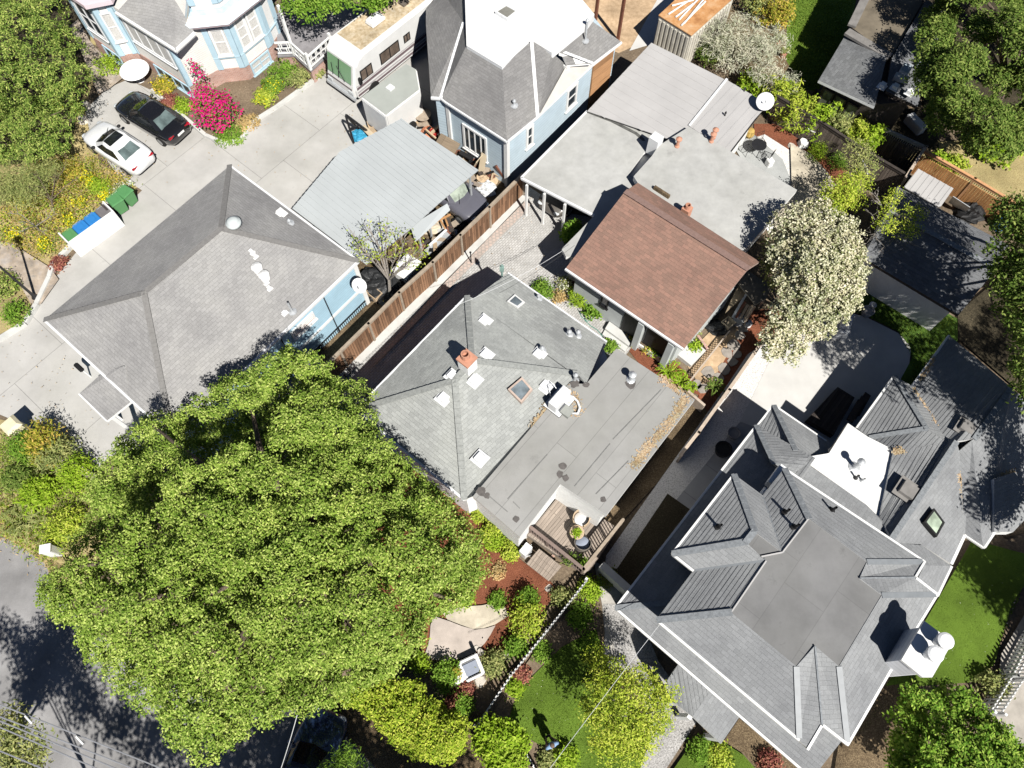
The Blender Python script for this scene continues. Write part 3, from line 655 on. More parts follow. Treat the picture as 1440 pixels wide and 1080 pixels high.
b=MB(); dd=W(800,93,4.0); b.box(dd+V3((0,0,-.1)),(.7,.3,.7),GA); b.build('dormer_box',WHITE,H3)
for i,(x,y,hh) in enumerate([(836.5,34,1.9),(868.5,58,1.9)]):
    p=W(x,y,0); b=MB(); b.box(p+V3((0,0,1.6)),(.16,.16,3.2),GA); b.box(p+V3((0,0,3.2)),(.2,.2,.03),GA)
    tag(b.build('rusty_post',RUSP,None,p),['rusty brown post behind the flat white roof, farther from the fence','rusty brown post at the rear corner of the pale blue house'][i],'post','rusty posts in the dirt lot')
# ================================================================== FLAT ROOF HOUSE
H4=thing('flat_roof_house','low house with pale grey flat roofs at two levels and a corrugated rear roof','house',W(930,200,0))
z1=2.8; z2=3.45
fa=[W(x,y,z1) for x,y in [(826,156),(733,250),(836,303),(790,350),(796,361),(812,361),(900,260),(895,250),(884,246),(905,215),(945,196)]]
roofmesh(H4,[fa],MEM_F,name='flat_roof',t=.22)
fb=[W(x,y,z2) for x,y in [(891,248),(917,219),(926,205),(969,178),(1026,212),(1121,267),(1049,350),(1030,372),(900,262)]]
roofmesh(H4,[fb],MEM_F,name='upper_flat_roof',t=.3)
plC=PL(W(826,156,2.95),W(916,60,3.0),W(1078,146,3.2))
fc=[on(plC,x,y) for x,y in [(826,156),(916,60),(1022,113),(969,178),(945,197)]]; corr(H4,fc,plC,UB,METG,.5,.012,name='corrugated_roof')
fd=[on(plC,x,y,.03) for x,y in [(1022,113),(1078,146),(1026,214),(969,178)]]; corr(H4,fd,plC,UA,METG,.5,.012,name='rear_roof')
b=MB(); b.bar(on(plC,1022,112,.05),on(plC,969,178,.05),.12,.03); b.build('roof_seam',WHT2,H4)
b=MB()
for p,q in zip([W(x,y,z1+.01) for x,y in [(826,157),(860,170),(895,188),(905,197)]],[W(x,y,z1+.01) for x,y in [(860,170),(895,188),(905,197),(905,198)]]): b.bar(p,q,.16,.02)
b.build('tar_edge',plain('tar_dark',(.10,.10,.095),.9,.4,6),H4)
gutters(H4,[(W(733,250,z1),W(836,303,z1)),(W(733,250,z1),W(826,156,z1))],WHT2)
gutters(H4,[(on(plC,1078,146),on(plC,1026,214))],BLKM)
walls(H4,inset([W(x,y,z1) for x,y in [(826,156),(775,208),(870,262),(836,303),(790,350),(812,361),(1030,372),(1049,350),(1121,267),(1026,212),(1078,146),(916,60)]],.3),0,2.55,STUC)
for x,y in [(741,256),(766,268),(795,283)]:
    p=W(x,y,z1); b=MB(); b.box((p.x,p.y,1.28),(.11,.11,2.56),GA); b.build('carport_post',WHITE,H4)
walls(H4,inset(fb,.35),2.5,3.14,STUC,'upper_wall')
c=W(918,214,z1); b=MB(); b.box(c+V3((0,0,.55)),(.5,.55,1.1),GA); b.build('chimney',WHT2,H4); 
for x,y in [(952,206),(1000,199),(1003,193)]: pipe(H4,x,y,z2,.085,.5,TERR,flash=.13)
for x,y in [(1019,163),(1046,129)]: pipe(H4,x,y,3.15,.03,.18,BLKM,flash=.05)
b=MB(); c=W(930,272,z2); b.box(c+V3((0,0,.1)),(.9,.14,.2),-.7); b.build('leaf_pile',LITT,H4)
dish('satellite_dish','large white satellite dish on the corner of the pale corrugated roof',W(1072,151,3.2),.45,(-.15,-.5,.85),.35,WHT2)
# ================================================================== BROWN ROOF COTTAGE
H5=thing('brown_roof_cottage','small grey-white cottage with a reddish brown shingle gable roof','house',W(920,400,0))
be=2.9; br=4.75
b0=W(795,378,be);b1=W(961,491,be);b2=W(1052,378,br);b3=W(879,269,br);b4=W(897,257,4.15);b5=W(1068,368,4.15)
roofmesh(H5,[[b0,b1,b2,b3],[b3,b2,b5,b4]],SH_R,t=.16,fm=plain('brown_fascia',(.30,.22,.19),.7))
gutters(H5,[(b0,b1)],WHT2); caps(H5,[(b3,b2)],plain('brown_cap',(.22,.145,.125),.9,.15,9),w=.3,h=.02)
wb=inset([b0,b1,b5,b4],.38); walls(H5,wb,0,2.7,GREYW)
w0=min(wb,key=lambda q:(q-V3((b0.x,b0.y))).length); w1=min(wb,key=lambda q:(q-V3((b1.x,b1.y))).length)
window(H5,w0,w1,.27,.34,1.3,2.2,BLACK,GLS,oSW,0,0,.05)
u=V3((w1.x-w0.x,w1.y-w0.y,0)); p3=V3((w0.x,w0.y,0)); b=MB()
b.par(p3+u*.50-UA*.02,u*.14,-UA*.02,V3((0,0,2.5))); b.par(p3+u*.72-UA*.02,u*.22,-UA*.02,V3((0,0,2.5))); b.build('porch_shade_panel',BLACK,H5)  # flat black panels on the wall paint the shade inside the porch
b=MB(); b.box(p3+u*.68-UA*.25+V3((0,0,1.3)),(.3,.3,2.6),GA); b.box(p3+u*.96-UA*.25+V3((0,0,1.3)),(.3,.3,2.6),GA); b.build('porch_post',GREYW,H5)
b=MB(); b.par(W(857,452,.32)-V3((0,0,.16)),W(890,476,.32)-W(857,452,.32),W(851,462,.32)-W(857,452,.32),V3((0,0,.16)))
b.par(W(852,461,.16)-V3((0,0,.16)),W(884,485,.16)-W(852,461,.16),W(847,470,.16)-W(852,461,.16),V3((0,0,.16))); b.build('entry_step',CONW,H5)
b=MB(); b.par(W(942,490,.3)-V3((0,0,.3)),W(972,514,.3)-W(942,490,.3),W(958,475,.3)-W(942,490,.3)+UA*.3,V3((0,0,.3))); b.build('side_step',CON2,H5)
ch=W(963,303,3.5); b=MB(); b.box(ch+V3((0,0,.1)),(.40,.40,1.0),GA); b.build('chimney',TERR,H5); b=MB(); b.lathe(ch+V3((0,0,.6)),[(.16,0),(.14,.22),(.1,.22),(.1,.02),(0,.02)],10); b.build('chimney_pot',TERR,H5)
# rear lean-to of the cottage
b=MB(); L5=[W(x,y,2.1) for x,y in [(1038,398),(1052,381),(1085,402),(1078,420),(1062,428)]]; b.prism(L5,2.02,2.1); 
ln=b.build('lean_to_roof',plain('old_roof_felt',(.20,.18,.15),.9,.2,2),H5)
for p in (L5[2],L5[4]): b=MB(); b.box((p.x,p.y,1.0),(.1,.1,2.0)); b.build('lean_to_post',WOOD,H5)
b=MB(); L5=[W(x,y,1.75) for x,y in [(1036,405),(1046,398),(1051,405),(1046,417),(1020,440)]]; b.prism(L5,1.7,1.75); b.build('awning_sheet',plain('dirty_sheet',(.24,.19,.13),.85,.3,2),H5)
# ================================================================== BIG GREY HOUSE (right)
H6=thing('big_grey_house','large two storey house with many grey shingle hips and a white flat roof section','house',W(1150,800,0))
ue=4.9; ft=5.7
def Wm(d): return {k:W(*v) for k,v in d.items()}
q=Wm(dict(w=(945,779,ue),n=(1032,667,ue),a=(1061,747,5.75),b=(1049,762,5.75),c=(975,803,ue),d=(1077,789,ft),m=(1072.5,697,ue),n2=(1103,659,ue),e2=(1137,729,ft),f=(1100,777,ft),
 u=(923,872,ue),v=(1028,861,ft),ne=(1300,790,ue),g=(1219,790,ft),h=(1209,813,5.75),i=(1287,812,5.25),j=(1318,836,ue),k=(1240,837,ft),s=(1192,1047,ue),t=(1180,937,ft),r0=(1146,908,5.75),r1=(1156,1019,5.2),sw=(1136,1053,ue),x=(1124,1041,ue),y=(1120,937,ft),z=(1251,945,ue)))
RF=[[q['w'],q['n'],q['a'],q['b']],[q['n'],q['m'],q['f'],q['a']],[q['w'],q['b'],q['d'],q['c']],[q['m'],q['n2'],q['e2'],q['f']],[q['c'],q['d'],q['v'],q['u']],
 [q['n2'],q['ne'],q['g'],q['e2']],[q['h'],q['i'],q['ne'],q['g']],[q['h'],q['i'],q['j'],q['k']],[q['k'],q['j'],q['z'],q['s'],q['t']],[q['r0'],q['r1'],q['s'],q['t']],[q['r0'],q['r1'],q['sw'],q['x'],q['y']],[q['u'],q['v'],q['y'],q['x']]]
roofmesh(H6,RF,SH_B,t=.2,row=.155,lift=.016)
caps(H6,[(q['w'],q['b']),(q['n'],q['a']),(q['a'],q['b']),(q['n2'],q['e2']),(q['u'],q['v'])],CAPD,w=.24,h=.03,seg=.32)
for p_,q_ in ((q['h'],q['i']),(q['r0'],q['r1'])): b=MB(); b.bar(p_+V3((0,0,.0)),q_,.06,.03); b.build('ridge_flashing',CAPD,H6)
VALM=plain('valley_metal',(.21,.225,.24),.5,.1,4,.4)
for p_,q_ in ((q['c'],q['d']),(q['m'],q['f']),(q['x'],q['y']),(q['s'],q['t']),(q['ne'],q['g']),(q['j'],q['k'])): b=MB(); b.bar(p_.lerp(q_,.03)+V3((0,0,-.012)),q_+V3((0,0,-.012)),.2,.03); b.build('valley_flashing',VALM,H6)
fp=[W(x,y,ft-.02) for x,y in [(1028,861),(1077,789),(1068,782),(1049,762),(1061,747),(1082,765),(1100,777),(1137,729),(1219,790),(1209,813),(1240,837),(1180,937),(1146,908),(1120,937)]]
roofmesh(H6,[fp],MEM_U,name='flat_top',t=.2)
for l in ([(1028,861),(1077,789)],[(1100,777),(1137,729)],[(1070,783),(1100,777)]): b=MB(); b.bar(W(*l[0],ft),W(*l[1],ft),.05,.06); b.build('flat_top_kerb',METG,H6)
upo=[q['w'],q['c'],q['u'],q['x'],q['sw'],q['r1'],q['s'],q['z'],q['j'],q['i'],q['ne'],q['n2'],q['m'],q['n']]
gutters(H6,[(q['u'],q['x']),(q['s'],q['z']),(q['z'],q['j']),(q['ne'],q['n2']),(q['w'],q['c']),(q['w'],q['n']),(q['sw'],q['r1']),(q['r1'],q['s']),(q['ne'],q['i']),(q['i'],q['j'])],WHITE,w=.085,h=.12)
walls(H6,inset(upo,.4),0,4.72,CREAM,'upper_wall')
# lower skirt roofs
L0=W(865,855,2.9);L1=W(1063,599,2.9);L2=W(1142,1095,2.9); dA=(L1-L0).normalized(); dB=(L2-L0).normalized()
i0=L0+dA*2.6+dB*2.6+V3((0,0,.85))
roofmesh(H6,[[L0,L1,L1+dB*2.6+V3((0,0,.85)),i0],[L0,i0,L2+dA*2.6+V3((0,0,.85)),L2]],SH_B,name='skirt_roof',t=.18,row=.155,lift=.016)
caps(H6,[(L0,i0)],CAPD,w=.22,h=.03,seg=.32)
gutters(H6,[(L0,L1),(L0,L2)],WHITE,w=.085,h=.12)
walls(H6,[V3((p.x,p.y,0)) for p in (L0+dA*.45+dB*.45,L1+dB*.45-dA*.2,L1+dB*4-dA*.2,L2+dA*4-dB*.3,L2+dA*.45-dB*.3)],0,2.8,STUC,'lower_wall')
wl=[L0+dA*.45+dB*.45,L2+dA*.45-dB*.3]
window(H6,wl[0],wl[1],.12,.34,0.8,2.4,WHITE,GLS,(-dA.x,-dA.y),1,1,.12); window(H6,wl[0],wl[1],.60,.86,0.8,2.4,WHITE,GLS,(-dA.x,-dA.y),2,1,.12)
# entry porch roof on the street side
e0,e1,e2,e3,e4=W(938,957,2.55),W(956,931,2.72),W(1000,971,2.76),W(974,1008,2.76),W(949,989,2.55)
e5,e6=W(1040,1008,2.4),W(1014,1046,2.4)
roofmesh(H6,[[e0,e1,e2,e3,e4],[e2,e5,e6,e3]],SH_B,name='entry_roof',t=.14,row=.155,lift=.016)
b=MB()
for p in (e4.lerp(e2,.1),e6.lerp(e2,.1),e3): b.box(V3((p.x,p.y,1.16)),(.18,.18,2.32),GA)
b.build('entry_post',WHITE,H6)
# north wings
nn=Wm(dict(a=(1066,598,2.4),b=(1088,570,2.4),c=(1118,633,3.5),d=(1108,643,3.5),e=(1102,628,3.0),f=(1162,621,2.4),g=(1165,637,2.75),k=(1127,645,3.45)))
roofmesh(H6,[[nn['a'],nn['b'],nn['c'],nn['d'],nn['e']],[nn['b'],nn['f'],nn['g'],nn['k'],nn['c']]],SH_B,name='north_wing_roof',t=.18,row=.155,lift=.016)
caps(H6,[(nn['b'],nn['c'])],CAPD,w=.22,h=.03,seg=.32); gutters(H6,[(nn['a'],nn['b']),(nn['b'],nn['f'])],WHITE)
walls(H6,inset([nn['a'],nn['b'],nn['f'],W(1180,700,2.4),W(1110,690,2.4)],.4),0,2.3,STUC,'lower_wall')
o1=Wm(dict(a=(1063,598,2.92),b=(1088,652,3.8),c=(1103,627,3.0),d=(1110,641,3.3),e=(1125,645,3.7),f=(1104,662,3.8)))
roofmesh(H6,[[o1['a'],o1['c'],o1['d'],o1['e'],o1['f'],o1['b']],[o1['a'],o1['b'],o1['f'],W(1072,697,3.75),L1+dB*2.6+V3((0,0,.8))]],SH_B,name='cross_roof',t=.16,row=.155,lift=.016)
caps(H6,[(o1['a'],o1['b'])],CAPD,w=.22,h=.03,seg=.32)
st=[W(*p) for p in [(1104,662,3.7),(1125,645,3.55),(1218,710,3.55),(1237,729,3.55),(1255,757,3.7),(1268,764,3.6),(1297,767,3.35),(1338,796,2.8),(1318,838,2.8),(1290,815,3.5),(1300,795,3.6)]]
roofmesh(H6,[[st[i] for i in f] for f in ((0,1,2,10),(2,3,4,10),(4,5,6,10),(6,7,10),(7,8,10),(8,9,10))],SH_B,name='strip_roof',t=.18,row=.155,lift=.016); gutters(H6,[(st[7],st[8])],WHITE)
# white flat roof
wf=[W(x,y,3.3) for x,y in [(1192.5,595),(1220,614),(1256,632),(1239,720),(1236,729),(1218,710),(1125,644),(1162,638),(1166,637)]]
roofmesh(H6,[wf],MEM_W,name='white_flat_roof',t=.3,fm=plain('tan_edge',(.45,.40,.34),.8,.2,4))
walls(H6,inset(wf[:4]+[W(1218,712,3.3),W(1150,660,3.3),W(1166,637,3.3)],.25),0,3.1,STUC,'wing_wall')
# east wing
w=Wm(dict(a=(1205,602,2.65),b=(1222,616,2.85),c=(1257.5,529,2.65),d=(1283,543,2.80),e=(1302.5,603,3.55),f=(1333,622,3.70),g=(1257,635,3.45),h=(1335,472,2.65),i=(1422,545,3.95),j=(1370,617,3.95),k=(1345,621,3.95),l=(1254,757,3.95),m=(1237,728,3.45),n=(1349,634,3.80),o=(1357,752,2.95),p=(1338,793,2.80),r=(1297,767,3.25),s=(1265,765,3.65),t=(1367,619,3.97),u=(1381,760,3.20),v=(1384,770,3.00),x=(1490,600,2.75),y=(1398,749,2.75)))
roofmesh(H6,[[w['a'],w['c'],w['e'],w['b']],[w['c'],w['d'],w['f'],w['e']],[w['b'],w['e'],w['f'],w['g']],[w['d'],w['h'],w['i'],w['j'],w['k'],w['f']],[w['g'],w['f'],w['k'],w['l'],w['m']],[w['k'],w['n'],w['o'],w['p'],w['r'],w['s'],w['l']],[w['t'],w['u'],w['v'],w['o'],w['n']],[w['j'],w['i'],w['x'],w['y'],w['v'],w['u'],w['t']]],SH_B,name='east_roof',t=.18,row=.155,lift=.016)
caps(H6,[(w['c'],w['e']),(w['b'],w['e']),(w['k'],w['l']),(w['i'],w['j'])],CAPD,w=.22,h=.03,seg=.32)
gutters(H6,[(w['a'],w['c']),(w['o'],w['v']),(w['v'],w['y']),(w['o'],w['p']),(w['d'],w['h'])],WHITE)
walls(H6,inset([w['a'],w['c'],w['d'],w['h'],w['i'],w['x'],w['y'],w['o'],w['p'],w['l']],.45),0,2.5,STUC,'lower_wall')
plE=PL(w['k'],w['l'],w['p']); plEW=PL(w['g'],w['k'],w['l']); plT=PL(w['j'],w['x'],w['y']); plNE6=PL(q['n2'],q['ne'],q['g'])
by=[W(*p) for p in [(1398,673,3.75),(1427,664,3.7),(1446,690,3.35),(1442,730,3.05),(1425,748,3.0),(1398,748,3.05)]]
roofmesh(H6,[by],SH_B,name='bay_roof',t=.5,row=.155,lift=.016); 
skylight(H6,[on(plE,1297,735),on(plE,1311,716),on(plE,1326,736),on(plE,1315,756)],GLSG,BLACK,.16)
b=MB()
for pl,x,y in [(plEW,1275,668-0),(plEW,1278,692),(PL(w['d'],w['i'],w['j']),1361,603)]:
    pass
for pl,x,y,sz in [(plEW,1276,690,.62),(PL(w['d'],w['i'],w['j']),1359,602,.55)]: flatvent(H6,x,y,0,pl,sz,.16,plain('grey_vent_%d'%x,(.22,.21,.20),.6))
for x,y,pl,L in [(1010,742,PL(q['w'],q['n'],q['a']),.5),(1104,721,PL(q['m'],q['n2'],q['e2']),.5),(1117,742,PL(q['m'],q['n2'],q['e2']),.5),(1169,718,plNE6,.5),(1203,621+0,plEW,.0)]:
    if L: pipe(H6,x,y,0,.05,L,BLACK,pl,cap=False,flash=.14)
pipe(H6,1201,657,3.3,.09,.7,GALV,flash=.25); pipe(H6,1212,676,3.3,.04,.3,GALV,cap=False,flash=.1)
pipe(H6,1203,672,3.3,.04,.35,BLKM,cap=False,flash=.1)
# wall mounted unit under the upper eave
b=MB(); c=W(1092,671,4.3); b.box(c,(.95,.38,.55),GA); b.tube([c-UA*.6+V3((0,0,-.1)),c-UA*1.0+V3((0,0,-.3))],.16,10); b.build('wall_unit',WHT2,H6,bevel=.02)
# chimney chase with two flues
tw=[W(x,y,6.6) for x,y in [(1300,873),(1332,897),(1335,911),(1311,952.5),(1297.5,952.5),(1267.5,928)]]
ct=thing('chimney_chase','white hexagonal chimney tower with two round flue caps on the grey roof edge','chimney',V3((tw[0].x,tw[0].y,0)))
b=MB(); b.prism(inset(tw,.12),0,6.45); b.build('chase_wall',siding('white_panelling',(.66,.67,.69),.3),ct)
b=MB(); b.prism(tw,6.45,6.6); b.build('chase_top',MEM_W,ct)
for x,y in [(1318,903),(1304,921)]:
    c=W(x,y,6.6); b=MB(); b.lathe(c,[(.16,0),(.16,.42),(.27,.42),(.27,.56),(.2,.6),(0,.62)],18); b.build('flue_cap',WHT2,ct)
# leaves lying in valleys
plD=PL(w['d'],w['h'],w['j'])
leaves_on(PL(w['c'],w['d'],w['f']),[(1284,545),(1300,567),(1313,585),(1318,595)],260,.05,.05,DRYL,'fallen_leaves')
leaves_on(plD,[(1314,500),(1306,515),(1293,535)],200,.05,.05,DRYL,'fallen_leaves')
leaves_on(plE,[(1349,665),(1351,700),(1355,750)],260,.04,.05,DRYL,'fallen_leaves')
leaves_on(plT,[(1398,670),(1410,668),(1428,662)],200,.06,.05,DRYL,'fallen_leaves'); leaves_on(plT,[(1397,680),(1397,745)],160,.03,.05,DRYL,'fallen_leaves')
leaves_on(PL(w['g'],w['k'],w['m']),[(1257,636),(1268,634)],120,.07,.05,DRYL,'fallen_leaves')

# ================================================================== DARK ROOF GARAGE (right)
H7=thing('white_wall_garage','detached garage with a dark shingle roof and a long plain white wall','garage',W(1300,370,0))
ge=2.5; g0=W(1213,362,ge);g1=W(1348,443,ge);g2=W(1420,345,ge);g3=W(1262,262,ge)
gr0=W(1234,305,3.5); gr1=W(1385,395,3.5)
gr0=(g0+g3)/2+V3((0,0,.9)); gr1=(g1+g2)/2+V3((0,0,.9))
roofmesh(H7,[[g0,g1,gr1,gr0],[gr0,gr1,g2,g3]],SH_D,t=.16,fm=DKWD); caps(H7,[(gr0,gr1)],CAPD)
walls(H7,inset([g0,g1,g2,g3],.3),0,2.35,STUC)
gw=inset([g0,g1,g2,g3],.3)
b=MB(); b.prism([gr0*.2+g0*.8,gr0*.2+g0*.8,gr0,gr0*.2+g3*.8][1:],2.3,2.31); 
# ================================================================== TOP RIGHT HOUSE
H8=thing('shaded_brown_house','brown timber house with a grey shingle slope and a flat brown roof in tree shade','house',W(1230,90,0))
t0=W(1151,113,3.0);t1=W(1189,49,3.0);t2=W(1250,80,3.9);t3=W(1229,150,3.4);
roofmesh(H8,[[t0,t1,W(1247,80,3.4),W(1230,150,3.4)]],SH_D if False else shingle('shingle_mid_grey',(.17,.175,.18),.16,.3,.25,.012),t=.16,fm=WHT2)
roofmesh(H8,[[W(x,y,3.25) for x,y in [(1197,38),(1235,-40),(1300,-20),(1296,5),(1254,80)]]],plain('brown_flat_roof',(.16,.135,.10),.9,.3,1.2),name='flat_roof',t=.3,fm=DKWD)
b=MB(); b.bar(W(1197,38,3.27),W(1235,-40,3.27),.45,.12); b.bar(W(1190,46,3.2),W(1251,82,3.2),.5,.14); b.build('roof_kerb',plain('grey_felt',(.20,.19,.18),.9,.2,3),H8)
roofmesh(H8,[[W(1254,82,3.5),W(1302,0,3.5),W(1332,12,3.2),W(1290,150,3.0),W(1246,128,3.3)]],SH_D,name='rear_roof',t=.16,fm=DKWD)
sk=[W(x,y,3.55) for x,y in [(1263,102),(1271,89),(1283,95),(1275,108)]]; skylight(H8,sk,plain('sky_blue_glass',(.35,.42,.48),.08,.1),GALV,.16)
b=MB(); b.box(W(1267,110,3.45),(.7,.3,.3),-.5); b.build('roof_box',GALV,H8)
for x,y in [(1240,122),(1258,124),(1278,131),(1294,93)]: flatvent(H8,x,y,3.4,None,.3,.2)
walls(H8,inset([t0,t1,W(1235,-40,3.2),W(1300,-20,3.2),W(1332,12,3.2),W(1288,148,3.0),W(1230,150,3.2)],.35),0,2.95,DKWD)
wt=inset([t0,t1,W(1254,82,3.3),W(1230,150,3.3)],.35)
wa=min(wt,key=lambda p:(p-V3((t0.x,t0.y))).length); wc=min(wt,key=lambda p:(p-V3((W(1230,150,3.3).x,W(1230,150,3.3).y))).length)
nrm=V3((wc.y-wa.y,-(wc.x-wa.x)));
if nrm.dot(V3((-UA.x,-UA.y)))<0: nrm=-nrm
for f0,f1 in ((.04,.30),(.34,.60),(.64,.92)): window(H8,wa,wc,f0,f1,.35,2.5,DKWD,glass('reflecting_glass_%d'%int(f0*100),(.16,.17,.13),.05),nrm,0,0,.08)
dkb=thing('side_deck','dark timber walkway along the shaded brown house','deck',W(1150,160,0)); b=MB(); b.prism([W(x,y,.5) for x,y in [(1140,135),(1158,120),(1222,172),(1245,150),(1262,165),(1232,200),(1146,152)]],.3,.5); b.build('deck_floor',planks('dark_deck',(.075,.06,.05),.14,.4,.3),dkb)
for x,y in [(1142,138),(1180,168),(1232,198)]: b=MB(); b.box(W(x,y,.5)+V3((0,0,.2)),(.12,.12,.9),GA); b.build('post',DKWD,dkb)
# ================================================================== SHED by the orange fence
sh=thing('garden_shed','small shed with a light grey ribbed roof beside the orange wood fence','shed',W(1300,265,0))
ps=[W(x,y,2.1) for x,y in [(1271,263),(1291,237),(1341,265),(1322,292)]]; plSh=PL(*[p+V3((0,0,z)) for p,z in zip(ps[:3],(0,.25,.25))])
ps=[on(plSh,x,y) for x,y in [(1271,263),(1291,237),(1341,265),(1322,292)]]; corr(sh,ps,plSh,UA,METG,.3,.015,name='roof'); walls(sh,inset(ps,.12),0,2.0,plain('shed_wall',(.35,.34,.31),.8))
# ================================================================== VICTORIAN HOUSE
H9=thing('painted_victorian_house','blue, pink and white painted house with bay windows, brick base and a white porch rail','house',W(260,60,0))
BH=.95
mid=[W(x,y,0) for x,y in [(204,92),(276,139),(320,114),(300,40),(230,0)]]
lb=[W(x,y,0) for x,y in [(136,62),(140,69),(180,97),(204,92),(230,20),(150,0)]]
rb=[W(x,y,0) for x,y in [(316,116),(352,112),(388,82),(402,62),(380,10),(320,40)]]
walls(H9,mid,0,BH,BRK,'brick_base'); walls(H9,lb,0,BH,BRK,'brick_base'); walls(H9,rb,0,BH,BRK,'brick_base')
walls(H9,inset(mid,.03),BH,4.1,CREAM); walls(H9,inset(lb,.03),BH,4.4,WHITE,'bay_wall'); walls(H9,inset(rb,.03),BH,9.0,WHITE,'bay_wall')
mr=[W(*p) for p in [(163,18,4.2),(247,71,4.2),(274,46,4.2),(246,0,5.0),(190,-12,5.0)]]
roofmesh(H9,[mr],SH_L,name='roof',t=.2); gutters(H9,[(mr[0],mr[1]),(mr[1],mr[2])],WHITE,w=.14,h=.14)
lt=inset([V3((p.x,p.y)) for p in lb],-.35); b=MB(); b.prism(lt,4.4,4.65); b.build('bay_roof',PINK,H9)
b=MB(); b.prism(inset([V3((p.x,p.y)) for p in lb],-.25),4.3,4.4); b.build('bay_cornice',BTRIM,H9)
# cornice of the right bay: three stacked flared bands
def ring(par,poly,z0,d0,z1,d1,mat,name):
    a=inset([V3((p.x,p.y)) for p in poly],-d0); c=inset([V3((p.x,p.y)) for p in poly],-d1); b=MB(); n=len(a)
    for i in range(n):
        j=(i+1)%n; b.face([V3((*a[i],z0)),V3((*a[j],z0)),V3((*c[j],z1)),V3((*c[i],z1))])
    b.face([V3((*p,z1)) for p in c]); b.face([V3((*p,z0)) for p in a][::-1]); return b.build(name,mat,par)
ring(H9,rb,4.15,.5,4.34,.6,PINK,'cornice'); ring(H9,rb,4.34,.6,4.5,.42,plain('cornice_pale_blue',(.58,.68,.74),.6),'cornice'); ring(H9,rb,4.5,.42,4.72,.24,plain('cornice_cream',(.74,.70,.60),.6),'cornice'); ring(H9,rb,4.72,.24,4.9,.08,plain('cornice_blue',(.42,.57,.66),.6),'cornice')
def boards(par,poly,idx,z0,z1,mat,w=.16):
    p=ccw([V3((a.x,a.y)) for a in poly])
    for i in idx:
        a,c,d=p[i-1],p[i],p[(i+1)%len(p)]
        for e in (a,d):
            b=MB(); u=(e-c).normalized(); n_=V3((u.y,-u.x)); 
            cen=sum(p,V3((0,0)))/len(p)
            if n_.dot(c-cen)<0: n_=-n_
            b.par(V3((*c,z0)),V3((*(u*w*1.4),0)),V3((*(n_*.05),0)),V3((0,0,z1-z0)))
            b.build('corner_board',mat,par)
pr=ccw([V3((a.x,a.y)) for a in rb]); boards(H9,rb,range(6),BH,4.15,BTRIM,.22); boards(H9,rb,range(6),5.2,9,BTRIM,.22)
boards(H9,lb,range(6),BH,4.3,BTRIM,.2); boards(H9,mid,range(5),BH,4.1,BTRIM,.14)
def faceout(poly,i):
    p=[V3((a.x,a.y)) for a in poly]; a,c=p[i],p[(i+1)%len(p)]; cen=sum(p,V3((0,0)))/len(p); n_=V3(((c-a).y,-(c-a).x))
    if n_.dot(a-cen)<0: n_=-n_
    return a,c,n_
WIN=plain('window_white',(.70,.71,.72),.5,.05,3); LACE=plain('lace_curtain',(.55,.54,.52),.6,.2,14)
a,c,n_=faceout(rb,0); window(H9,a,c,.24,.76,1.9,3.7,WHITE,LACE,n_,0,1,.12); window(H9,a,c,.24,.76,6.0,8.0,WHITE,LACE,n_,0,1,.12)
a,c,n_=faceout(rb,1); window(H9,a,c,.14,.48,1.9,3.9,WHITE,LACE,n_,0,2,.12); window(H9,a,c,.54,.88,1.9,3.9,WHITE,LACE,n_,0,2,.12); window(H9,a,c,.15,.85,.05,.9,BTRIM,LACE,n_,1,1,.1)
window(H9,a,c,.14,.86,6.0,8.0,WHITE,LACE,n_,1,1,.12)
b=MB(); 
for i in (0,1,2):
    a,c,n_=faceout(rb,i); n_=n_.normalized(); b.par(V3((*a,1.72)),V3((*(c-a),0)),V3((*(n_*.07),0)),V3((0,0,.08)))
b.build('sill_band',BTRIM,H9)
a,c,n_=faceout(mid,0); window(H9,a,c,.12,.92,2.1,3.7,WIN,LACE,n_,3,0,.12); window(H9,a,c,.30,.98,.08,.88,BTRIM,GLS,n_,3,0,.07)
a,c,n_=faceout(lb,1); window(H9,a,c,.18,.85,1.8,3.9,WIN,GLS,n_,1,1,.12); a,c,n_=faceout(lb,2); window(H9,a,c,.2,.8,1.9,3.8,WIN,LACE,n_,0,1,.1)
window(H9,*faceout(lb,1)[:2],.35,.95,.08,.88,BTRIM,GLS,faceout(lb,1)[2],1,0,.07)
# porch
pp=[W(x,y,1.0) for x,y in [(392,78),(414,77),(437,98),(468,70),(492,67),(530,20),(430,-20),(390,20)]]
b=MB(); b.prism(pp,0,.9); b.build('porch_base',BRK,H9); b=MB(); b.prism(inset(pp,-.06),.9,1.0); b.build('porch_floor',plain('porch_grey',(.25,.24,.25),.7),H9)
for p_,q_ in zip(pp[:4],pp[1:5]):
    L=(q_-p_).length; d=(q_-p_).normalized(); b=MB(); b.bar(p_+V3((0,0,.85)),q_+V3((0,0,.85)),.1,.07); b.bar(p_+V3((0,0,.12)),q_+V3((0,0,.12)),.08,.06); b.bar(p_+V3((0,0,.48)),q_+V3((0,0,.48)),.04,.04)
    n=int(L/.2)
    for i in range(n): b.box(p_+d*(L*(i+.5)/n)+V3((0,0,.5+(.17 if i%2 else -.17))),(.06,.05,.34),math.atan2(d.y,d.x))
    for i in range(n//2): b.box(p_+d*(L*(i*2+1)/n)+V3((0,0,.5)),(.05,.05,.75),math.atan2(d.y,d.x))
    b.build('porch_railing',WHITE,H9)
for i in (1,2,3,4):
    hh=3.3 if i==1 else 1.15; b=MB(); b.box(pp[i]+V3((0,0,hh/2)),(.14,.14,hh),GA); b.build('porch_post',WHITE,H9)
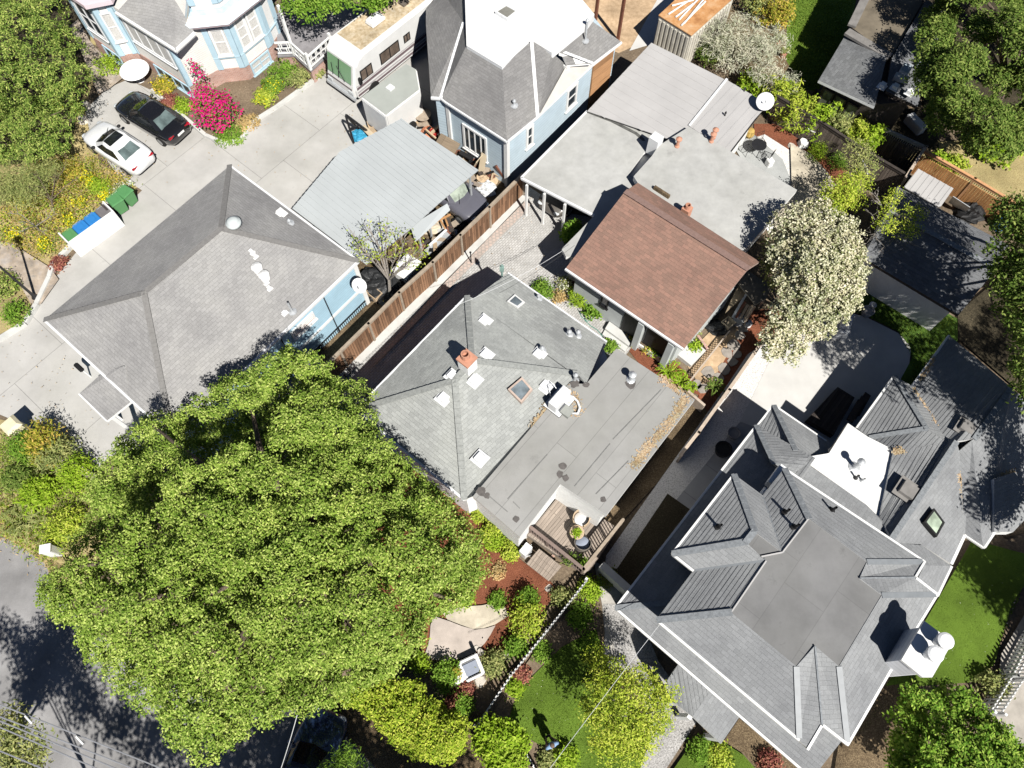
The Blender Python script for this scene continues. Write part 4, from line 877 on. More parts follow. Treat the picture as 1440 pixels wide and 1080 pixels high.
b=MB(); b.face([p+V3((0,0,4.2)) for p in ccw([W(x,y,0) for x,y in [(392,62),(412,58),(430,40),(500,-30),(400,-60),(370,10)]])]); b.prism([W(x,y,0) for x,y in [(394,58),(412,54),(440,20),(480,-40),(400,-60),(380,10)]],4.0,4.2); b.build('porch_roof',SH_L,H9)
# ================================================================== CONTAINER
cn=thing('shipping_container','cream corrugated shipping container with a rusty orange top','container',W(975,40,0))
hc=2.5; t=[W(927,22,hc),W(972,50,hc),W(1032,-4,hc),W(985,-32,hc)]
b=MB(); b.prism(t,.1,hc-.02); 
ce=sum(t,V3())/4
for i in range(4):
    p_,q_=t[i],t[(i+1)%4]; L=(q_-p_).length; d=(q_-p_).normalized(); o_=V3((d.y,-d.x,0)); 
    if o_.dot(p_-ce)<0: o_=-o_
    for k in range(int(L/.28)):
        c=p_+d*(.14+k*.28); b.par(V3((c.x,c.y,.2))-d*.07,d*.14,o_*.05,V3((0,0,hc-.4)))
b.build('container_body',plain('container_cream',(.58,.55,.48),.7,.15,2.5),cn)
b=MB(); b.prism(inset(t,-.03),hc-.02,hc+.04); b.build('container_top',RUST,cn)
pb=thing('conduit_bundle','bundle of long white conduit pipes lying on the rusty container top','pipes',W(980,10,hc))
for p_,q_ in [((940,20),(985,-10)),((955,28),(985,-5)),((958,36),(992,2)),((962,33),(995,-8)),((950,24),(975,5)),((945,8),(975,0))]:
    b=MB(); b.tube([W(*p_,hc+.09),W(*q_,hc+.09+random.uniform(0,.05))],.05,6); b.build('conduit',WHT2,pb)
# ================================================================== FENCES AND WALLS
def board_fence(name,label,px,h,mat,postpx=None,cap=True,group=None,capmat=None,thick=.04,pstep=2.4,postmat=None,lat=0,wp=None):
    pts=[Vector((p.x,p.y,0)) for p in wp] if wp else [W(x,y,0) for x,y in px]; t=thing(name,label,'fence',pts[0],group)
    for p_,q_ in zip(pts,pts[1:]):
        d=(q_-p_).normalized(); L=(q_-p_).length; b=MB(); n=max(1,int(L/.145)); sd=V3((-d.y,d.x,0))
        for i in range(n):
            a=p_+d*(i*L/n); b.par(a-sd*(thick/2+random.uniform(0,.012)),d*(L/n-.008),sd*thick*.6,V3((0,0,h-lat+random.uniform(-.015,.015))))
        b.build('fence_panel',mat,t)
        if cap: b=MB(); b.bar(p_+V3((0,0,h)),q_+V3((0,0,h)),.15,.04); b.bar(p_-sd*.03+V3((0,0,h-.14)),q_-sd*.03+V3((0,0,h-.14)),.05,.1); b.build('cap_rail',capmat or WOOD,t)
        if lat:
            b=MB(); m=int(L/.11)
            for i in range(m): b.box(p_+d*(L*(i+.5)/m)+V3((0,0,h-lat/2)),(.03,.03,lat),0)
            b.build('lattice_top',capmat or WOOD,t)
        k=max(1,round(L/pstep))
        for i in range(k+1):
            b=MB(); c=p_+d*(L*i/k)+UB*.04; b.box(c+V3((0,0,h/2+.04)),(.11,.11,h+.08),math.atan2(d.y,d.x)); b.build('fence_post',postmat or WOOD,t)
    return t
board_fence('wood_fence','long reddish brown board fence between the metal carport and the paved yard',[(450,557),(527,480),(568,438),(613,397),(650,360),(689,322),(735,276)],1.85,FENW)
lay('fence_footing',[(446,560),(452,566),(620,404),(692,332),(738,284),(742,274),(734,276),(650,360),(527,480)],CONW)
lay('paver_border',[(520,520),(535,508),(640,400),(735,305),(746,290),(738,286),(620,406)],brick('pink_pavers',(.50,.40,.35),(.44,.38,.34),(.36,.32,.29),.2,.2,.03,.9,.004,.1),rot=GA+.78)
board_fence('dark_fence','dark weathered board fence under the yellow climbing plants behind the back garden',[(1078,168),(1140,205),(1200,245),(1262,282)],1.8,FENG,capmat=DKWD,postmat=DKWD)
board_fence('lattice_fence','short dark fence with a pale lattice cap running toward the grey shed',[(1277,240),(1250,282)],1.9,FENG,lat=.35,capmat=CUTW,postmat=CUTW)
board_fence('lattice_fence','grey lattice topped fence along the bare earth above the dark garden',[(1222,215),(1276,240)],1.9,FENG,lat=.35,capmat=plain('grey_lattice',(.35,.33,.31),.8),postmat=WOOD)
board_fence('orange_fence','new orange timber fence with a slatted top on the dry grass slope',[(1276,240),(1345,280),(1440,338),(1530,390)],1.7,ORWD,lat=.35,capmat=plain('orange_timber',(.55,.30,.15),.75,.15,5),postmat=plain('orange_post',(.52,.28,.14),.75,.15,5))
lf=[W(x,y,.95) for x,y in [(1076,475),(1025,548),(982,608),(957,640)]]
board_fence('low_fence','low pale capped fence between the stepping stones and the white gravel',[],.95,FENG,capmat=CUTW,postmat=CUTW,wp=lf)
b=MB(); p_,q_=W(842,800,0),W(884,838,0); d=(q_-p_).normalized(); b.bar(p_,q_,.32,1.1); tag(b.build('garden_wall',CONW,None,p_),'short pale concrete garden wall beside the big grey house','wall')
b=MB(); b.bar(W(962,560,0),W(985,580,0),.12,.9); tag(b.build('yard_gate',CUTW,None,W(962,560,0)),'small timber gate between the flat grey roof and the low fence','gate')
lt=thing('lattice_screen','low tan lattice screen beside the red mulch stepping stone yard','trellis',W(990,530,0))
p_,q_=W(1022,472,0),W(962,548,0); d=(q_-p_); L=d.length; d.normalize(); b=MB(); m=int(L/.13)
for i in range(m): b.par(p_+d*(i*L/m),d*.03,V3((0,0,.5))+d*.35,UB*.015); b.par(p_+d*(i*L/m)+d*.35,d*.03,V3((0,0,.5))-d*.35,UB*.015)
b.build('lattice_panel',CUTW,lt); b=MB(); b.bar(p_+V3((0,0,.5)),q_+V3((0,0,.5)),.06,.04); b.build('top_rail',CUTW,lt)
def picket(name,label,px,h,group=None,step=.17,mat=WHITE):
    pts=[W(x,y,0) for x,y in px]; t=thing(name,label,'picket fence',pts[0],group); b=MB(); r=MB()
    for p_,q_ in zip(pts,pts[1:]):
        d=(q_-p_).normalized(); L=(q_-p_).length; n=int(L/step); sd=V3((-d.y,d.x,0))
        for i in range(n):
            a=p_+d*(i*L/n); w=.085
            b.quads([a,a+d*w,a+d*w+V3((0,0,h-.08)),a+d*w/2+V3((0,0,h)),a+V3((0,0,h-.08)),a+sd*.02,a+d*w+sd*.02,a+d*w+sd*.02+V3((0,0,h-.08)),a+d*w/2+sd*.02+V3((0,0,h)),a+sd*.02+V3((0,0,h-.08))],[(0,1,2,3,4),(9,8,7,6,5),(0,5,6,1),(1,6,7,2),(2,7,8,3),(3,8,9,4),(4,9,5,0)])
        r.bar(p_-sd*.03+V3((0,0,h*.25)),q_-sd*.03+V3((0,0,h*.25)),.04,.09); r.bar(p_-sd*.03+V3((0,0,h*.75)),q_-sd*.03+V3((0,0,h*.75)),.04,.09)
        k=max(1,round(L/2.2))
        for i in range(k+1): c=MB(); c.box(p_+d*(L*i/k)-sd*.06+V3((0,0,(h+.1)/2)),(.1,.1,h+.1),math.atan2(d.y,d.x)); c.build('fence_post',mat,t)
    b.build('pickets',mat,t); r.build('fence_rail',mat,t); return t
picket('picket_fence','white picket fence from the deck down to the bright yellow shrub',[(823,821),(770,888),(720,950),(671,1022)],1.05)
picket('picket_fence','white picket fence beside the bright lime shrub at the bottom edge',[(735,1050),(748,1072),(765,1100)],1.0)
picket('picket_fence','white picket fence at the right edge, the row nearer the lawn',[(1374,1000),(1405,950),(1440,880),(1465,840)],1.1,'white picket fences by the side alley')
picket('picket_fence','white picket fence at the right edge, the row beside the pale alley',[(1388,1003),(1420,955),(1455,890),(1480,845)],1.1,'white picket fences by the side alley')
b=MB(); b.bar(W(88,643,0),W(137,674,0),.3,.9); tag(b.build('entry_wall',plain('buff_stone',(.46,.38,.34),.9,.2,6),None,W(88,643,0)),'low buff wall at the end of the concrete drive beside the giant tree','wall')
b=MB(); c=W(40,612,0); b.frus(c,(.62,.62),(.55,.55),1.35,GA); b.frus(c+V3((0,0,1.35)),(.75,.75),(.5,.5),.15,GA); tag(b.build('gate_pillar',plain('cream_pillar',(.66,.60,.42),.85,.1,4),None,c),'cream gate pillar at the left edge where the drive meets the shrubs','pillar')
# ------------------------------------------------------------------ vegetation
def vnoise(P,f,seed):
    r=np.random.default_rng(seed); s=np.zeros(len(P))
    for k in range(5):
        w=r.normal(size=3)*f*(1+.6*k); s+=np.sin(P@w+r.uniform(0,6.28))/(1+.5*k)
    return s/2.4
def leafmesh(name,pos,nrm,L,Wd,mat,par=None,base=None,rng=RNG,droop=0.0,kind=None):
    N=len(pos); nrm=nrm/np.maximum(1e-6,np.linalg.norm(nrm,axis=1,keepdims=True))
    t=rng.normal(size=(N,3)); t[:,2]-=droop; t-=nrm*(t*nrm).sum(1,keepdims=True); t/=np.maximum(1e-6,np.linalg.norm(t,axis=1,keepdims=True))
    b=np.cross(nrm,t); l=(L*rng.uniform(.65,1.35,N))[:,None]*.5; w=(Wd*rng.uniform(.7,1.3,N))[:,None]*.5
    v=np.empty((N,4,3)); v[:,0]=pos-t*l; v[:,1]=pos+b*w+nrm*w*.25; v[:,2]=pos+t*l; v[:,3]=pos-b*w+nrm*w*.25
    off=np.zeros(3)
    if par is not None:
        r=par
        while r.parent: r=r.parent
        off=np.array(r.location)
    elif base is not None: off=np.array(base)
    v=(v-off).reshape(-1,3).astype(np.float32)
    me=bpy.data.meshes.new(name); me.vertices.add(4*N); me.vertices.foreach_set('co',v.ravel()); me.loops.add(4*N); me.loops.foreach_set('vertex_index',np.arange(4*N,dtype=np.int32))
    me.polygons.add(N); me.polygons.foreach_set('loop_start',np.arange(0,4*N,4,dtype=np.int32)); me.polygons.foreach_set('loop_total',np.full(N,4,dtype=np.int32))
    me.materials.append(mat); me.update(calc_edges=True); me.validate()
    o=bpy.data.objects.new(name,me); C.objects.link(o)
    if par is not None: o.parent=par
    else: o.location=off
    if kind: o['kind']=kind
    return o
def sph(n,zmin,rng=RNG):
    z=rng.uniform(zmin,1,n); a=rng.uniform(0,6.2832,n); r=np.sqrt(1-z*z); return np.stack([r*np.cos(a),r*np.sin(a),z],1)
def crown_pts(lobes,ntw,per,spread,zmin=-.25,rough=.22,fr=1.6,depth=.16,rng=RNG,seed=3,inner=.12):
    """twigs on the shells of ellipsoid lobes, leaves in tufts round each twig"""
    ar=np.array([l[1][0]*l[1][1]+l[1][0]*l[1][2] for l in lobes]); ar=ar/ar.sum(); P=[];D=[]
    for i,(c,r) in enumerate(lobes):
        n=max(4,int(ntw*ar[i])); d=sph(n,zmin,rng); rr=1-np.abs(rng.normal(0,depth,n)); k=rng.random(n)<inner; rr[k]*=rng.uniform(.3,.8,k.sum())
        q=np.array(c)+d*np.array(r)*rr[:,None]; f=1+rough*vnoise(q,fr,seed+i%3)
        P.append(np.array(c)+(q-np.array(c))*f[:,None]); D.append(d)
    P=np.concatenate(P);D=np.concatenate(D)
    pos=np.repeat(P,per,0)+rng.normal(0,1,(len(P)*per,3))*np.array([spread,spread,spread*.6]); dd=np.repeat(D,per,0)
    nr=dd*.55+np.array([.08,-.15,.75])+rng.normal(0,.55,dd.shape)
    return pos,nr
def tree(name,label,base,lobes,ntw,per,spread,L,Wd,mat,bark=None,tr=.18,group=None,trunk=True,cat='tree',droop=0.0,limbs=10,**kw):
    if base is None: base=(sum(l[0][0] for l in lobes)/len(lobes),sum(l[0][1] for l in lobes)/len(lobes),0)
    base=Vector(base); t=thing(name,label,cat,base,group)
    pos,nr=crown_pts(lobes,ntw,per,spread,**kw); leafmesh('crown',pos,nr,L,Wd,mat,t,droop=droop)
    if trunk:
        b=MB(); cs=[Vector(l[0]) for l in lobes]; cz=sum(cs,Vector())/len(cs); fork=Vector((base.x*.8+cz.x*.2,base.y*.8+cz.y*.2,max(.3,cz.z*.42)))
        b.tube([base-Vector((0,0,.1)),base.lerp(fork,.5)+Vector((random.uniform(-.1,.1),random.uniform(-.1,.1),0)),fork],tr,9,tr*.75)
        ch=sorted(cs,key=lambda c:random.random())[:limbs]
        for c in ch:
            m=fork.lerp(c,.5)+Vector((random.uniform(-.2,.2),random.uniform(-.2,.2),.15*(c-fork).length))
            b.tube([fork-Vector((0,0,.05)),m,c],tr*.45,6,tr*.10)
        b.build('trunk',bark or BARK,t,smooth=True)
    return t
def shl(lst):   # a crown placed by where its shade falls: (px,py on a surface at hs, hs, crown height, r, rz)
    out=[]
    for x,y,hs,h,r,rz in lst: p=W(x,y,hs)+Vector((.454,-.891,0))*((h-hs)/math.tan(math.radians(50))); out.append(((p.x,p.y,h),(r,r,rz)))
    return out
def pxlobes(lst):  # (px,py,h,rxy,rz)
    out=[]
    for x,y,h,r,rz in lst: p=W(x,y,h); out.append(((p.x,p.y,h),(r,r,rz)))
    return out
LF_BIG=leaf('leaf_camphor',(.05,.09,.012),(.125,.18,.03),(.25,.295,.085),.14,1.95)
LF_DUL=leaf('leaf_dull',(.035,.065,.012),(.09,.13,.026),(.21,.235,.07),.17,2.3)
LF_COR=leaf('leaf_glossy',(.04,.09,.012),(.10,.175,.022),(.22,.29,.06),.2,1.8)
LF_YEL=leaf('leaf_yellow_green',(.10,.155,.015),(.21,.26,.028),(.33,.35,.075),.22,1.85)
LF_HED=leaf('leaf_hedge',(.09,.15,.014),(.20,.26,.024),(.34,.36,.07),.2,1.7)
LF_GRN=leaf('leaf_green',(.06,.12,.015),(.10,.18,.022),(.18,.26,.05))
LF_LIM=leaf('leaf_lime',(.10,.18,.012),(.20,.30,.022),(.31,.39,.06),.22,1.45)
LF_DRK=leaf('leaf_dark',(.04,.075,.014),(.095,.14,.03),(.19,.23,.065),.2,1.6)
LF_SIL=leaf('leaf_silver',(.20,.22,.16),(.36,.36,.29),(.50,.48,.42))
LF_BLO=leaf('leaf_blossom',(.15,.19,.06),(.58,.55,.38),(.80,.78,.62),.15,1.0)
LF_OLI=leaf('leaf_olive',(.11,.14,.05),(.18,.20,.07),(.28,.28,.12))
LF_ORG=leaf('leaf_orange_green',(.12,.15,.02),(.24,.22,.03),(.40,.27,.08))
LF_MAG=leaf('flower_magenta',(.40,.005,.10),(.58,.012,.20),(.65,.05,.28))
LF_FLY=leaf('flower_yellow',(.62,.50,.01),(.75,.62,.02),(.78,.68,.08),.15)
LF_WHT=leaf('flower_white',(.60,.58,.52),(.75,.73,.68),(.78,.76,.7),.15)
LF_RED=leaf('leaf_dark_red',(.10,.03,.03),(.20,.07,.06),(.30,.16,.10))
LF_DRY=leaf('leaf_dry',(.22,.15,.07),(.36,.26,.12),(.50,.40,.22))
# ---- the giant tree
out=[(345,520),(365,500),(405,492),(450,505),(480,530),(505,575),(545,630),(590,668),(640,705),(668,760),(682,800),(665,835),(612,868),(580,915),(560,945),(520,960),(470,985),(420,1000),(370,1015),(325,1045),(295,1062),(255,1050),(228,1025),(225,1000),(180,965),(140,930),(112,905),(100,875),(60,855),(58,815),(95,800),(105,765),(140,730),(118,690),(150,655),(165,620),(205,590),(255,575),(300,550)]
def inpoly(x,y,P):
    r=False; n=len(P)
    for i in range(n):
        (x1,y1),(x2,y2)=P[i],P[(i+1)%n]
        if (y1>y)!=(y2>y) and x<(x2-x1)*(y-y1)/(y2-y1)+x1: r=not r
    return r
def edge_d(x,y,P):
    m=1e9; n=len(P)
    for i in range(n):
        (x1,y1),(x2,y2)=P[i],P[(i+1)%n]; dx,dy=x2-x1,y2-y1; t=max(0,min(1,((x-x1)*dx+(y-y1)*dy)/(dx*dx+dy*dy))); m=min(m,math.hypot(x-x1-t*dx,y-y1-t*dy))
    return m
gaps=[(232,612,16),(262,604,14),(205,640,20),(230,655,16),(300,612,20),(330,598,22),(358,600,18),(280,640,14),(190,692,18),(215,700,14),(180,715,12),(150,735,14),(128,775,16),(160,815,12),(402,545,12),(385,570,14),(370,630,12),(395,645,10),(490,560,8),(225,745,10),(440,735,9),(445,800,8),(330,885,12),(345,900,10),(520,690,8),(230,835,8),(265,840,8),(360,700,9)]
def rlobes(out,n,rmin,rmax,h0,h1,sep=.6,fall=60,seed=5,gaps=(),flat=.8,jit=.8,big=.3,fac=1.08):
    rb=random.Random(seed); lobes=[]; tries=0; xs=[p[0] for p in out]; ys=[p[1] for p in out]
    while len(lobes)<n and tries<n*90:
        tries+=1; x=rb.uniform(min(xs),max(xs)); y=rb.uniform(min(ys),max(ys))
        if not inpoly(x,y,out): continue
        ed=edge_d(x,y,out); r=rb.uniform(rmin+(rmax-rmin)*.55,rmax) if len(lobes)<n*big else rb.uniform(rmin,rmin+(rmax-rmin)*.5)
        if ed<r*.62 or any(math.hypot(x-a,y-c)<r*.85+g for a,c,g in gaps) or any(math.hypot(x-l[0],y-l[1])<(r+l[2])*sep for l in lobes): continue
        lobes.append((x,y,r,ed))
    o=[]
    for x,y,r,ed in lobes:
        h=h0+(h1-h0)*(1-math.exp(-ed/fall))+rb.uniform(-jit,jit); p=W(x,y,h); q=W(x+r,y,h); rr=(q-p).length*fac; p=W(x,y,h-rr*.4); o.append(((p.x,p.y,p.z),(rr,rr,rr*flat)))
    return o
bl=rlobes(out,420,9,30,6.3,9.6,.52,75,5,gaps,.8,1.0)
for x,y,g in gaps:
    h=4.2+random.uniform(-.5,1); p=W(x,y,h); bl.append(((p.x,p.y,h),(.9,.9,.5)))
tb=W(455,800,0)
tree('giant_tree','giant round leafy green tree covering the front yard at the lower left',tb,bl,23000,12,.085,.105,.052,LF_BIG,tr=.48,limbs=40,depth=.16,rough=.42,fr=3.0,zmin=-.15,inner=.05)
# ---- upper left trees
tree('grey_green_tree','large dull grey green tree in the upper left corner',W(20,130,0),rlobes([(-70,-40),(85,-40),(100,0),(98,45),(118,70),(122,100),(128,125),(112,150),(60,140),(0,150),(-70,150)],75,7,24,3.4,5.8,.62,40,8,[(80,25,5),(60,85,6),(30,50,6),(90,90,5),(45,130,5)],.9,.7),1900,13,.11,.17,.045,LF_DUL,tr=.22,droop=.5,depth=.1,rough=.35,fr=2.6,inner=.04,zmin=-.1)
tree('grey_green_tree','broad dull green shrubby tree beside the white sedan',W(40,225,0),rlobes([(-60,140),(60,145),(115,140),(118,160),(100,185),(98,212),(60,225),(0,235),(-60,230)],42,7,22,2.0,3.4,.62,40,9,[(95,165,5),(60,180,5),(20,200,5)],.9,.5),1050,13,.11,.17,.045,LF_DUL,tr=.12,droop=.4,depth=.1,rough=.35,fr=2.8,zmin=-.1)
tree('wispy_shrub','wispy pale green shrub at the left edge above the yellow flower bed',W(35,280,0),pxlobes([(30,250,1.5,1.1,.6),(65,240,1.4,.8,.6),(0,265,1.4,1.0,.6),(40,275,1.1,.9,.5)]),420,12,.2,.22,.03,LF_OLI,tr=.05)
def shrub(name,label,px,py,r,h,mat,n=140,per=10,L=.12,Wd=.06,group=None,z=None,sq=1.0,flow=None,cat='shrub',spread=.1,lump=3,droop=0.0):
    c=W(px,py,h*.55); base=W(px,py,0); base=Vector((c.x,c.y,0 if z is None else z)); lb=[]
    rr=random.Random(int(px*7+py))
    for k in range(lump):
        a=rr.uniform(0,6.28); d=r*.38*(k>0); q=base+Vector((math.cos(a)*d,math.sin(a)*d,0)); lb.append(((q.x,q.y,base.z+h*.5),(r*(.8 if k else .85),r*(.8 if k else .85),h*.52*rr.uniform(.85,1.1))))
    pos,nr=crown_pts(lb,n,per,spread,zmin=-.5,rough=.25,fr=5/max(r,.3),seed=int(px))
    if flow is None: return tag(leafmesh(name,pos,nr,L,Wd,mat,None,base,droop=droop),label,cat,group)
    t=thing(name,label,cat,base,group); leafmesh('foliage',pos,nr,L,Wd,mat,t,droop=droop)
    fm,fn,fl=flow; k=RNG.choice(len(pos),min(len(pos),fn),False); leafmesh('blossom',pos[k]+np.array([0,0,.03])+nr[k]*.05,nr[k],fl,fl*.8,fm,t); return t
# ---- flower bed at the left: one mass of ground cover plus the shrubs one can tell apart
def cover(name,px,n,L,Wd,mat,h=.35,clump=.25):
    P=P2(px); xs=[p.x for p in P]; ys=[p.y for p in P]; pp=[(p.x,p.y) for p in P]; pts=[]
    m=max(6,n//14)
    while len(pts)<m:
        x=random.uniform(min(xs),max(xs)); y=random.uniform(min(ys),max(ys))
        if inpoly(x,y,pp): pts.append((x,y,random.uniform(.2,1)*h))
    P=np.repeat(np.array(pts),14,0); pos=P+RNG.normal(0,1,P.shape)*np.array([clump,clump,h*.25]); pos[:,2]=np.abs(pos[:,2])+.03
    return leafmesh(name,pos,np.array([0,0,.8])+RNG.normal(0,.55,pos.shape),L,Wd,mat,kind='stuff')
bed=[(0,300),(60,225),(130,225),(190,262),(150,285),(105,345),(70,362),(0,345)]
cover('flower_bed_growth',bed,5200,.14,.04,LF_ORG,.4); cover('flower_bed_growth',bed,2600,.12,.05,LF_YEL,.45); cover('dry_stalks',bed,2400,.2,.03,LF_DRY,.35); cover('flower_bed_growth',bed,900,.12,.06,LF_GRN,.4)
cover('verge_growth',[(0,620),(60,640),(140,665),(110,770),(70,790),(20,760),(0,745)],4200,.2,.03,LF_LIM,.35); cover('verge_growth',[(0,600),(90,650),(140,670),(120,760),(60,780),(0,740)],2600,.2,.035,LF_OLI,.4); cover('dry_stalks',[(0,690),(30,740),(95,810),(70,800),(25,762),(0,748)],900,.16,.03,LF_DRY,.12)
for i,(x,y) in enumerate([(80,150),(108,150),(128,260),(112,285),(147,277),(122,250),(30,285),(20,330),(96,310),(60,345)]):
    shrub('yellow_flower_clump','round clump of yellow flowers among the left garden growth',x,y,.3,.4,LF_YEL,40,8,.1,.05,'yellow flower clumps in the left garden',flow=(LF_FLY,90,.1))
for x,y,r,l in [(140,262,.55,'bright green shrub in the yellow flower bed near the green bins'),(100,238,.6,'brownish dry shrub in the flower bed beside the white sedan'),(172,268,.5,'white flecked shrub at the corner behind the green bins'),(20,445,.75,'green shrub at the left edge beside the black street lamp'),(8,400,.8,'dull green shrub at the left edge above the slate walk'),(82,368,.35,'small reddish plant at the end of the white bin enclosure')]:
    shrub('garden_shrub',l,x,y,r,r*1.1,{140:LF_LIM,100:LF_ORG,172:LF_OLI,20:LF_GRN,8:LF_DUL,82:LF_RED}[x],110,10,.12,.05,flow=(LF_WHT,160,.08) if x==172 else None)
# bare tree
def bare(name,label,base,tips,mat,r=.06,group=None,leafm=None,nl=0,L=.12,cat='bare tree',fork=.35,sub=3,sl=.8):
    base=Vector(base); t=thing(name,label,cat,base,group); b=MB(); ends=[]
    cz=sum((Vector(p) for p in tips),Vector())/len(tips); f=base.lerp(cz,fork)
    b.tube([base-Vector((0,0,.1)),f],r,7,r*.8)
    for p in tips:
        p=Vector(p); m=f.lerp(p,.5)+Vector((random.uniform(-.2,.2),random.uniform(-.2,.2),random.uniform(0,.25))); b.tube([f,m,p],r*.6,5,r*.15); ends.append(p)
        for k in range(sub):
            s=m.lerp(p,random.uniform(0,.8)); e=s+(p-m).normalized()*random.uniform(.2,.5)*sl+Vector((random.uniform(-.5,.5),random.uniform(-.5,.5),random.uniform(-.1,.4)))*sl; b.tube([s,s.lerp(e,.5)+Vector((0,0,.05)),e],r*.25,4,r*.08); ends.append(e)
            for kk in range(2): e2=e+Vector((random.uniform(-.35,.35),random.uniform(-.35,.35),random.uniform(-.05,.25)))*sl; b.tube([s.lerp(e,.6),e2],r*.13,3,r*.05); ends.append(e2)
    b.build('branches',mat,t)
    if leafm: 
        E=np.array([tuple(e) for e in ends]); k=RNG.integers(0,len(E),nl); pos=E[k]+RNG.normal(0,.12,(nl,3)); leafmesh('leaves',pos,np.array([0,0,.8])+RNG.normal(0,.5,(nl,3)),L,L*.45,leafm,t)
    return t
bare('bare_tree','leafless dark branched tree in the yellow flower bed at the left',W(75,300,0),[W(30,245,1.6),W(50,240,1.9),W(75,245,1.9),W(92,235,1.8),W(45,270,1.5),W(110,250,1.4)],BARK,.06)
bare('bare_tree','pale leafless tree with fine twigs at the left edge of the garden',W(55,320,0),[W(10,300,2.2),W(30,310,2.4),W(20,330,2.0),W(65,330,1.9),W(80,300,2.2)],BARKG,.05,sub=4)
bare('budding_tree','thin grey tree with a few bright green leaf tufts in front of the metal carport',W(548,418,0),[W(490,320,5.2),W(512,312,5.2),W(545,305,5.3),W(500,345,4.8),W(530,335,5.0),W(570,335,4.6),W(590,350,4.2),W(600,358,4.0),W(560,355,4.6),W(575,372,4.0),W(520,365,4.2)],BARKG,.09,leafm=LF_YEL,nl=460,L=.13,sub=6,cat='tree')
# Victorian planting
bg=shrub('bougainvillea','bright magenta bougainvillea on the corner of the painted house',304,148,1.15,2.5,LF_GRN,180,9,.12,.07,flow=(LF_MAG,1500,.13),lump=4,spread=.16)
shrub('bougainvillea','thin magenta flowering spray climbing the white wall',281,108,.28,3.4,LF_GRN,30,6,.1,.06,flow=(LF_MAG,160,.12))
vp=[(398,100,1.0,.9,LF_GRN,'spiky green shrub below the brick porch of the painted house'),(418,108,.7,.7,LF_OLI,'olive green plant at the end of the bed beside the motorhome'),(152,92,.85,.8,LF_LIM,'bright green shrub beside the brick base at the slate steps'),(372,132,.7,.5,LF_YEL,'yellow flowered mound in the bed below the bay window'),(320,190,.9,.4,LF_GRN,'low green mound at the tip of the planting bed'),(345,172,.6,.4,LF_DRY,'dry grassy tuft beside the magenta bougainvillea'),(228,122,.6,.6,LF_ORG,'yellow green succulent under the basement window near the black sedan'),(242,142,.6,.5,LF_RED,'dark red succulent in the bed beside the black sedan'),(258,148,.6,.5,LF_LIM,'lime succulent mound in the bed beside the black sedan'),(385,120,.6,.6,LF_GRN,'dark green bush with yellow flowers near the bay window'),(440,100,.5,.6,LF_OLI,'grey green agave beside the motorhome bumper')]
for x,y,r,h,m,l in vp: shrub('bed_plant',l,x,y,r,h,m,110,10,.16 if m is not LF_LIM else .11,.05,flow=(LF_FLY,70,.1) if 'yellow' in l else None)
tree('street_side_tree','bright green tree at the top edge above the porch of the painted house',W(450,-40,0),pxlobes([(420,0,4.2,1.0,.8),(445,8,4.4,1.1,.8),(470,-15,4.6,1.3,1),(430,-25,4.4,1.2,1)]),520,12,.16,.18,.08,LF_GRN,tr=.15)
tree('street_side_tree','bright green tree at the top edge behind the motorhome',W(520,-50,0),pxlobes([(505,-10,4.6,.9,.8),(533,-12,4.4,1.0,.8),(526,4,4.0,.5,.5),(560,-25,4.4,1.0,.8)]),480,12,.16,.18,.08,LF_GRN,tr=.15)
# by the fence / flat house
shrub('leafy_shrub','green shrub in front of the shaded open carport of the flat roof house',803,327,.62,1.5,LF_GRN,120,10,.2,.09)
shrub('clipped_hedge','lime green clipped hedge along the grey cottage wall',816,413,.62,1.0,LF_LIM,260,10,.07,.04,lump=4,spread=.05)
shrub('leafy_shrub','bright green leafy shrub beside the concrete entry step',838,432,.5,.7,LF_GRN,90,10,.16,.09)
shrub('leafy_shrub','dark green shrub against the skylit corner of the grey roof',764,409,.55,.7,LF_GRN,110,10,.12,.05)
shrub('leafy_shrub','white flowering shrub at the corner of the brown roof cottage',794,398,.38,.8,LF_OLI,60,9,.1,.05,flow=(LF_WHT,120,.08))
shrub('succulent','pale succulent by the paved side path',786,416,.34,.4,LF_DRY,50,9,.12,.06)
for x,y,r,m,l in [(912,485,.35,LF_ORG,'orange flowered plant in the white planter'),(925,487,.5,LF_LIM,'broad leaved green plant in the white planter'),(938,495,.4,LF_YEL,'yellow green plant at the end of the white planter'),(893,473,.3,LF_ORG,'small plant beside the grey cottage porch post'),(858,485,.3,LF_GRN,'small green plant at the edge of the grey roof'),(975,463,.4,LF_OLI,'small green bush by the brick edged side yard'),(978,487,.3,LF_LIM,'tuft of bright grass by the side step')]: shrub('porch_plant',l,x,y,r,r*1.5,m,60,9,.16,.06)
def fern(name,label,px,py,r,n,mat,h=.6,cat='fern',fw=.16,z=0):
    base=W(px,py,z); b=[];nn=[]
    for k in range(n):
        a=6.283*k/n+random.uniform(-.2,.2); ll=r*random.uniform(.75,1.1); d=np.array([math.cos(a),math.sin(a),0])
        s=np.array([-d[1],d[0],0])
        for i in range(16):
            t=i/15; z=h*math.sin(t*2.4)*.8; p=np.array(base)+d*ll*t+np.array([0,0,.1+z]); w=fw*math.sin(.25+t*2.7)
            for sg in (-1,1): b.append(p+s*sg*w*.5); nn.append(np.array([0,0,1])+s*sg*.3+RNG.normal(0,.15,3))
    return tag(leafmesh(name,np.array(b),np.array(nn),fw*.9,.05,mat,None,base),label,cat)
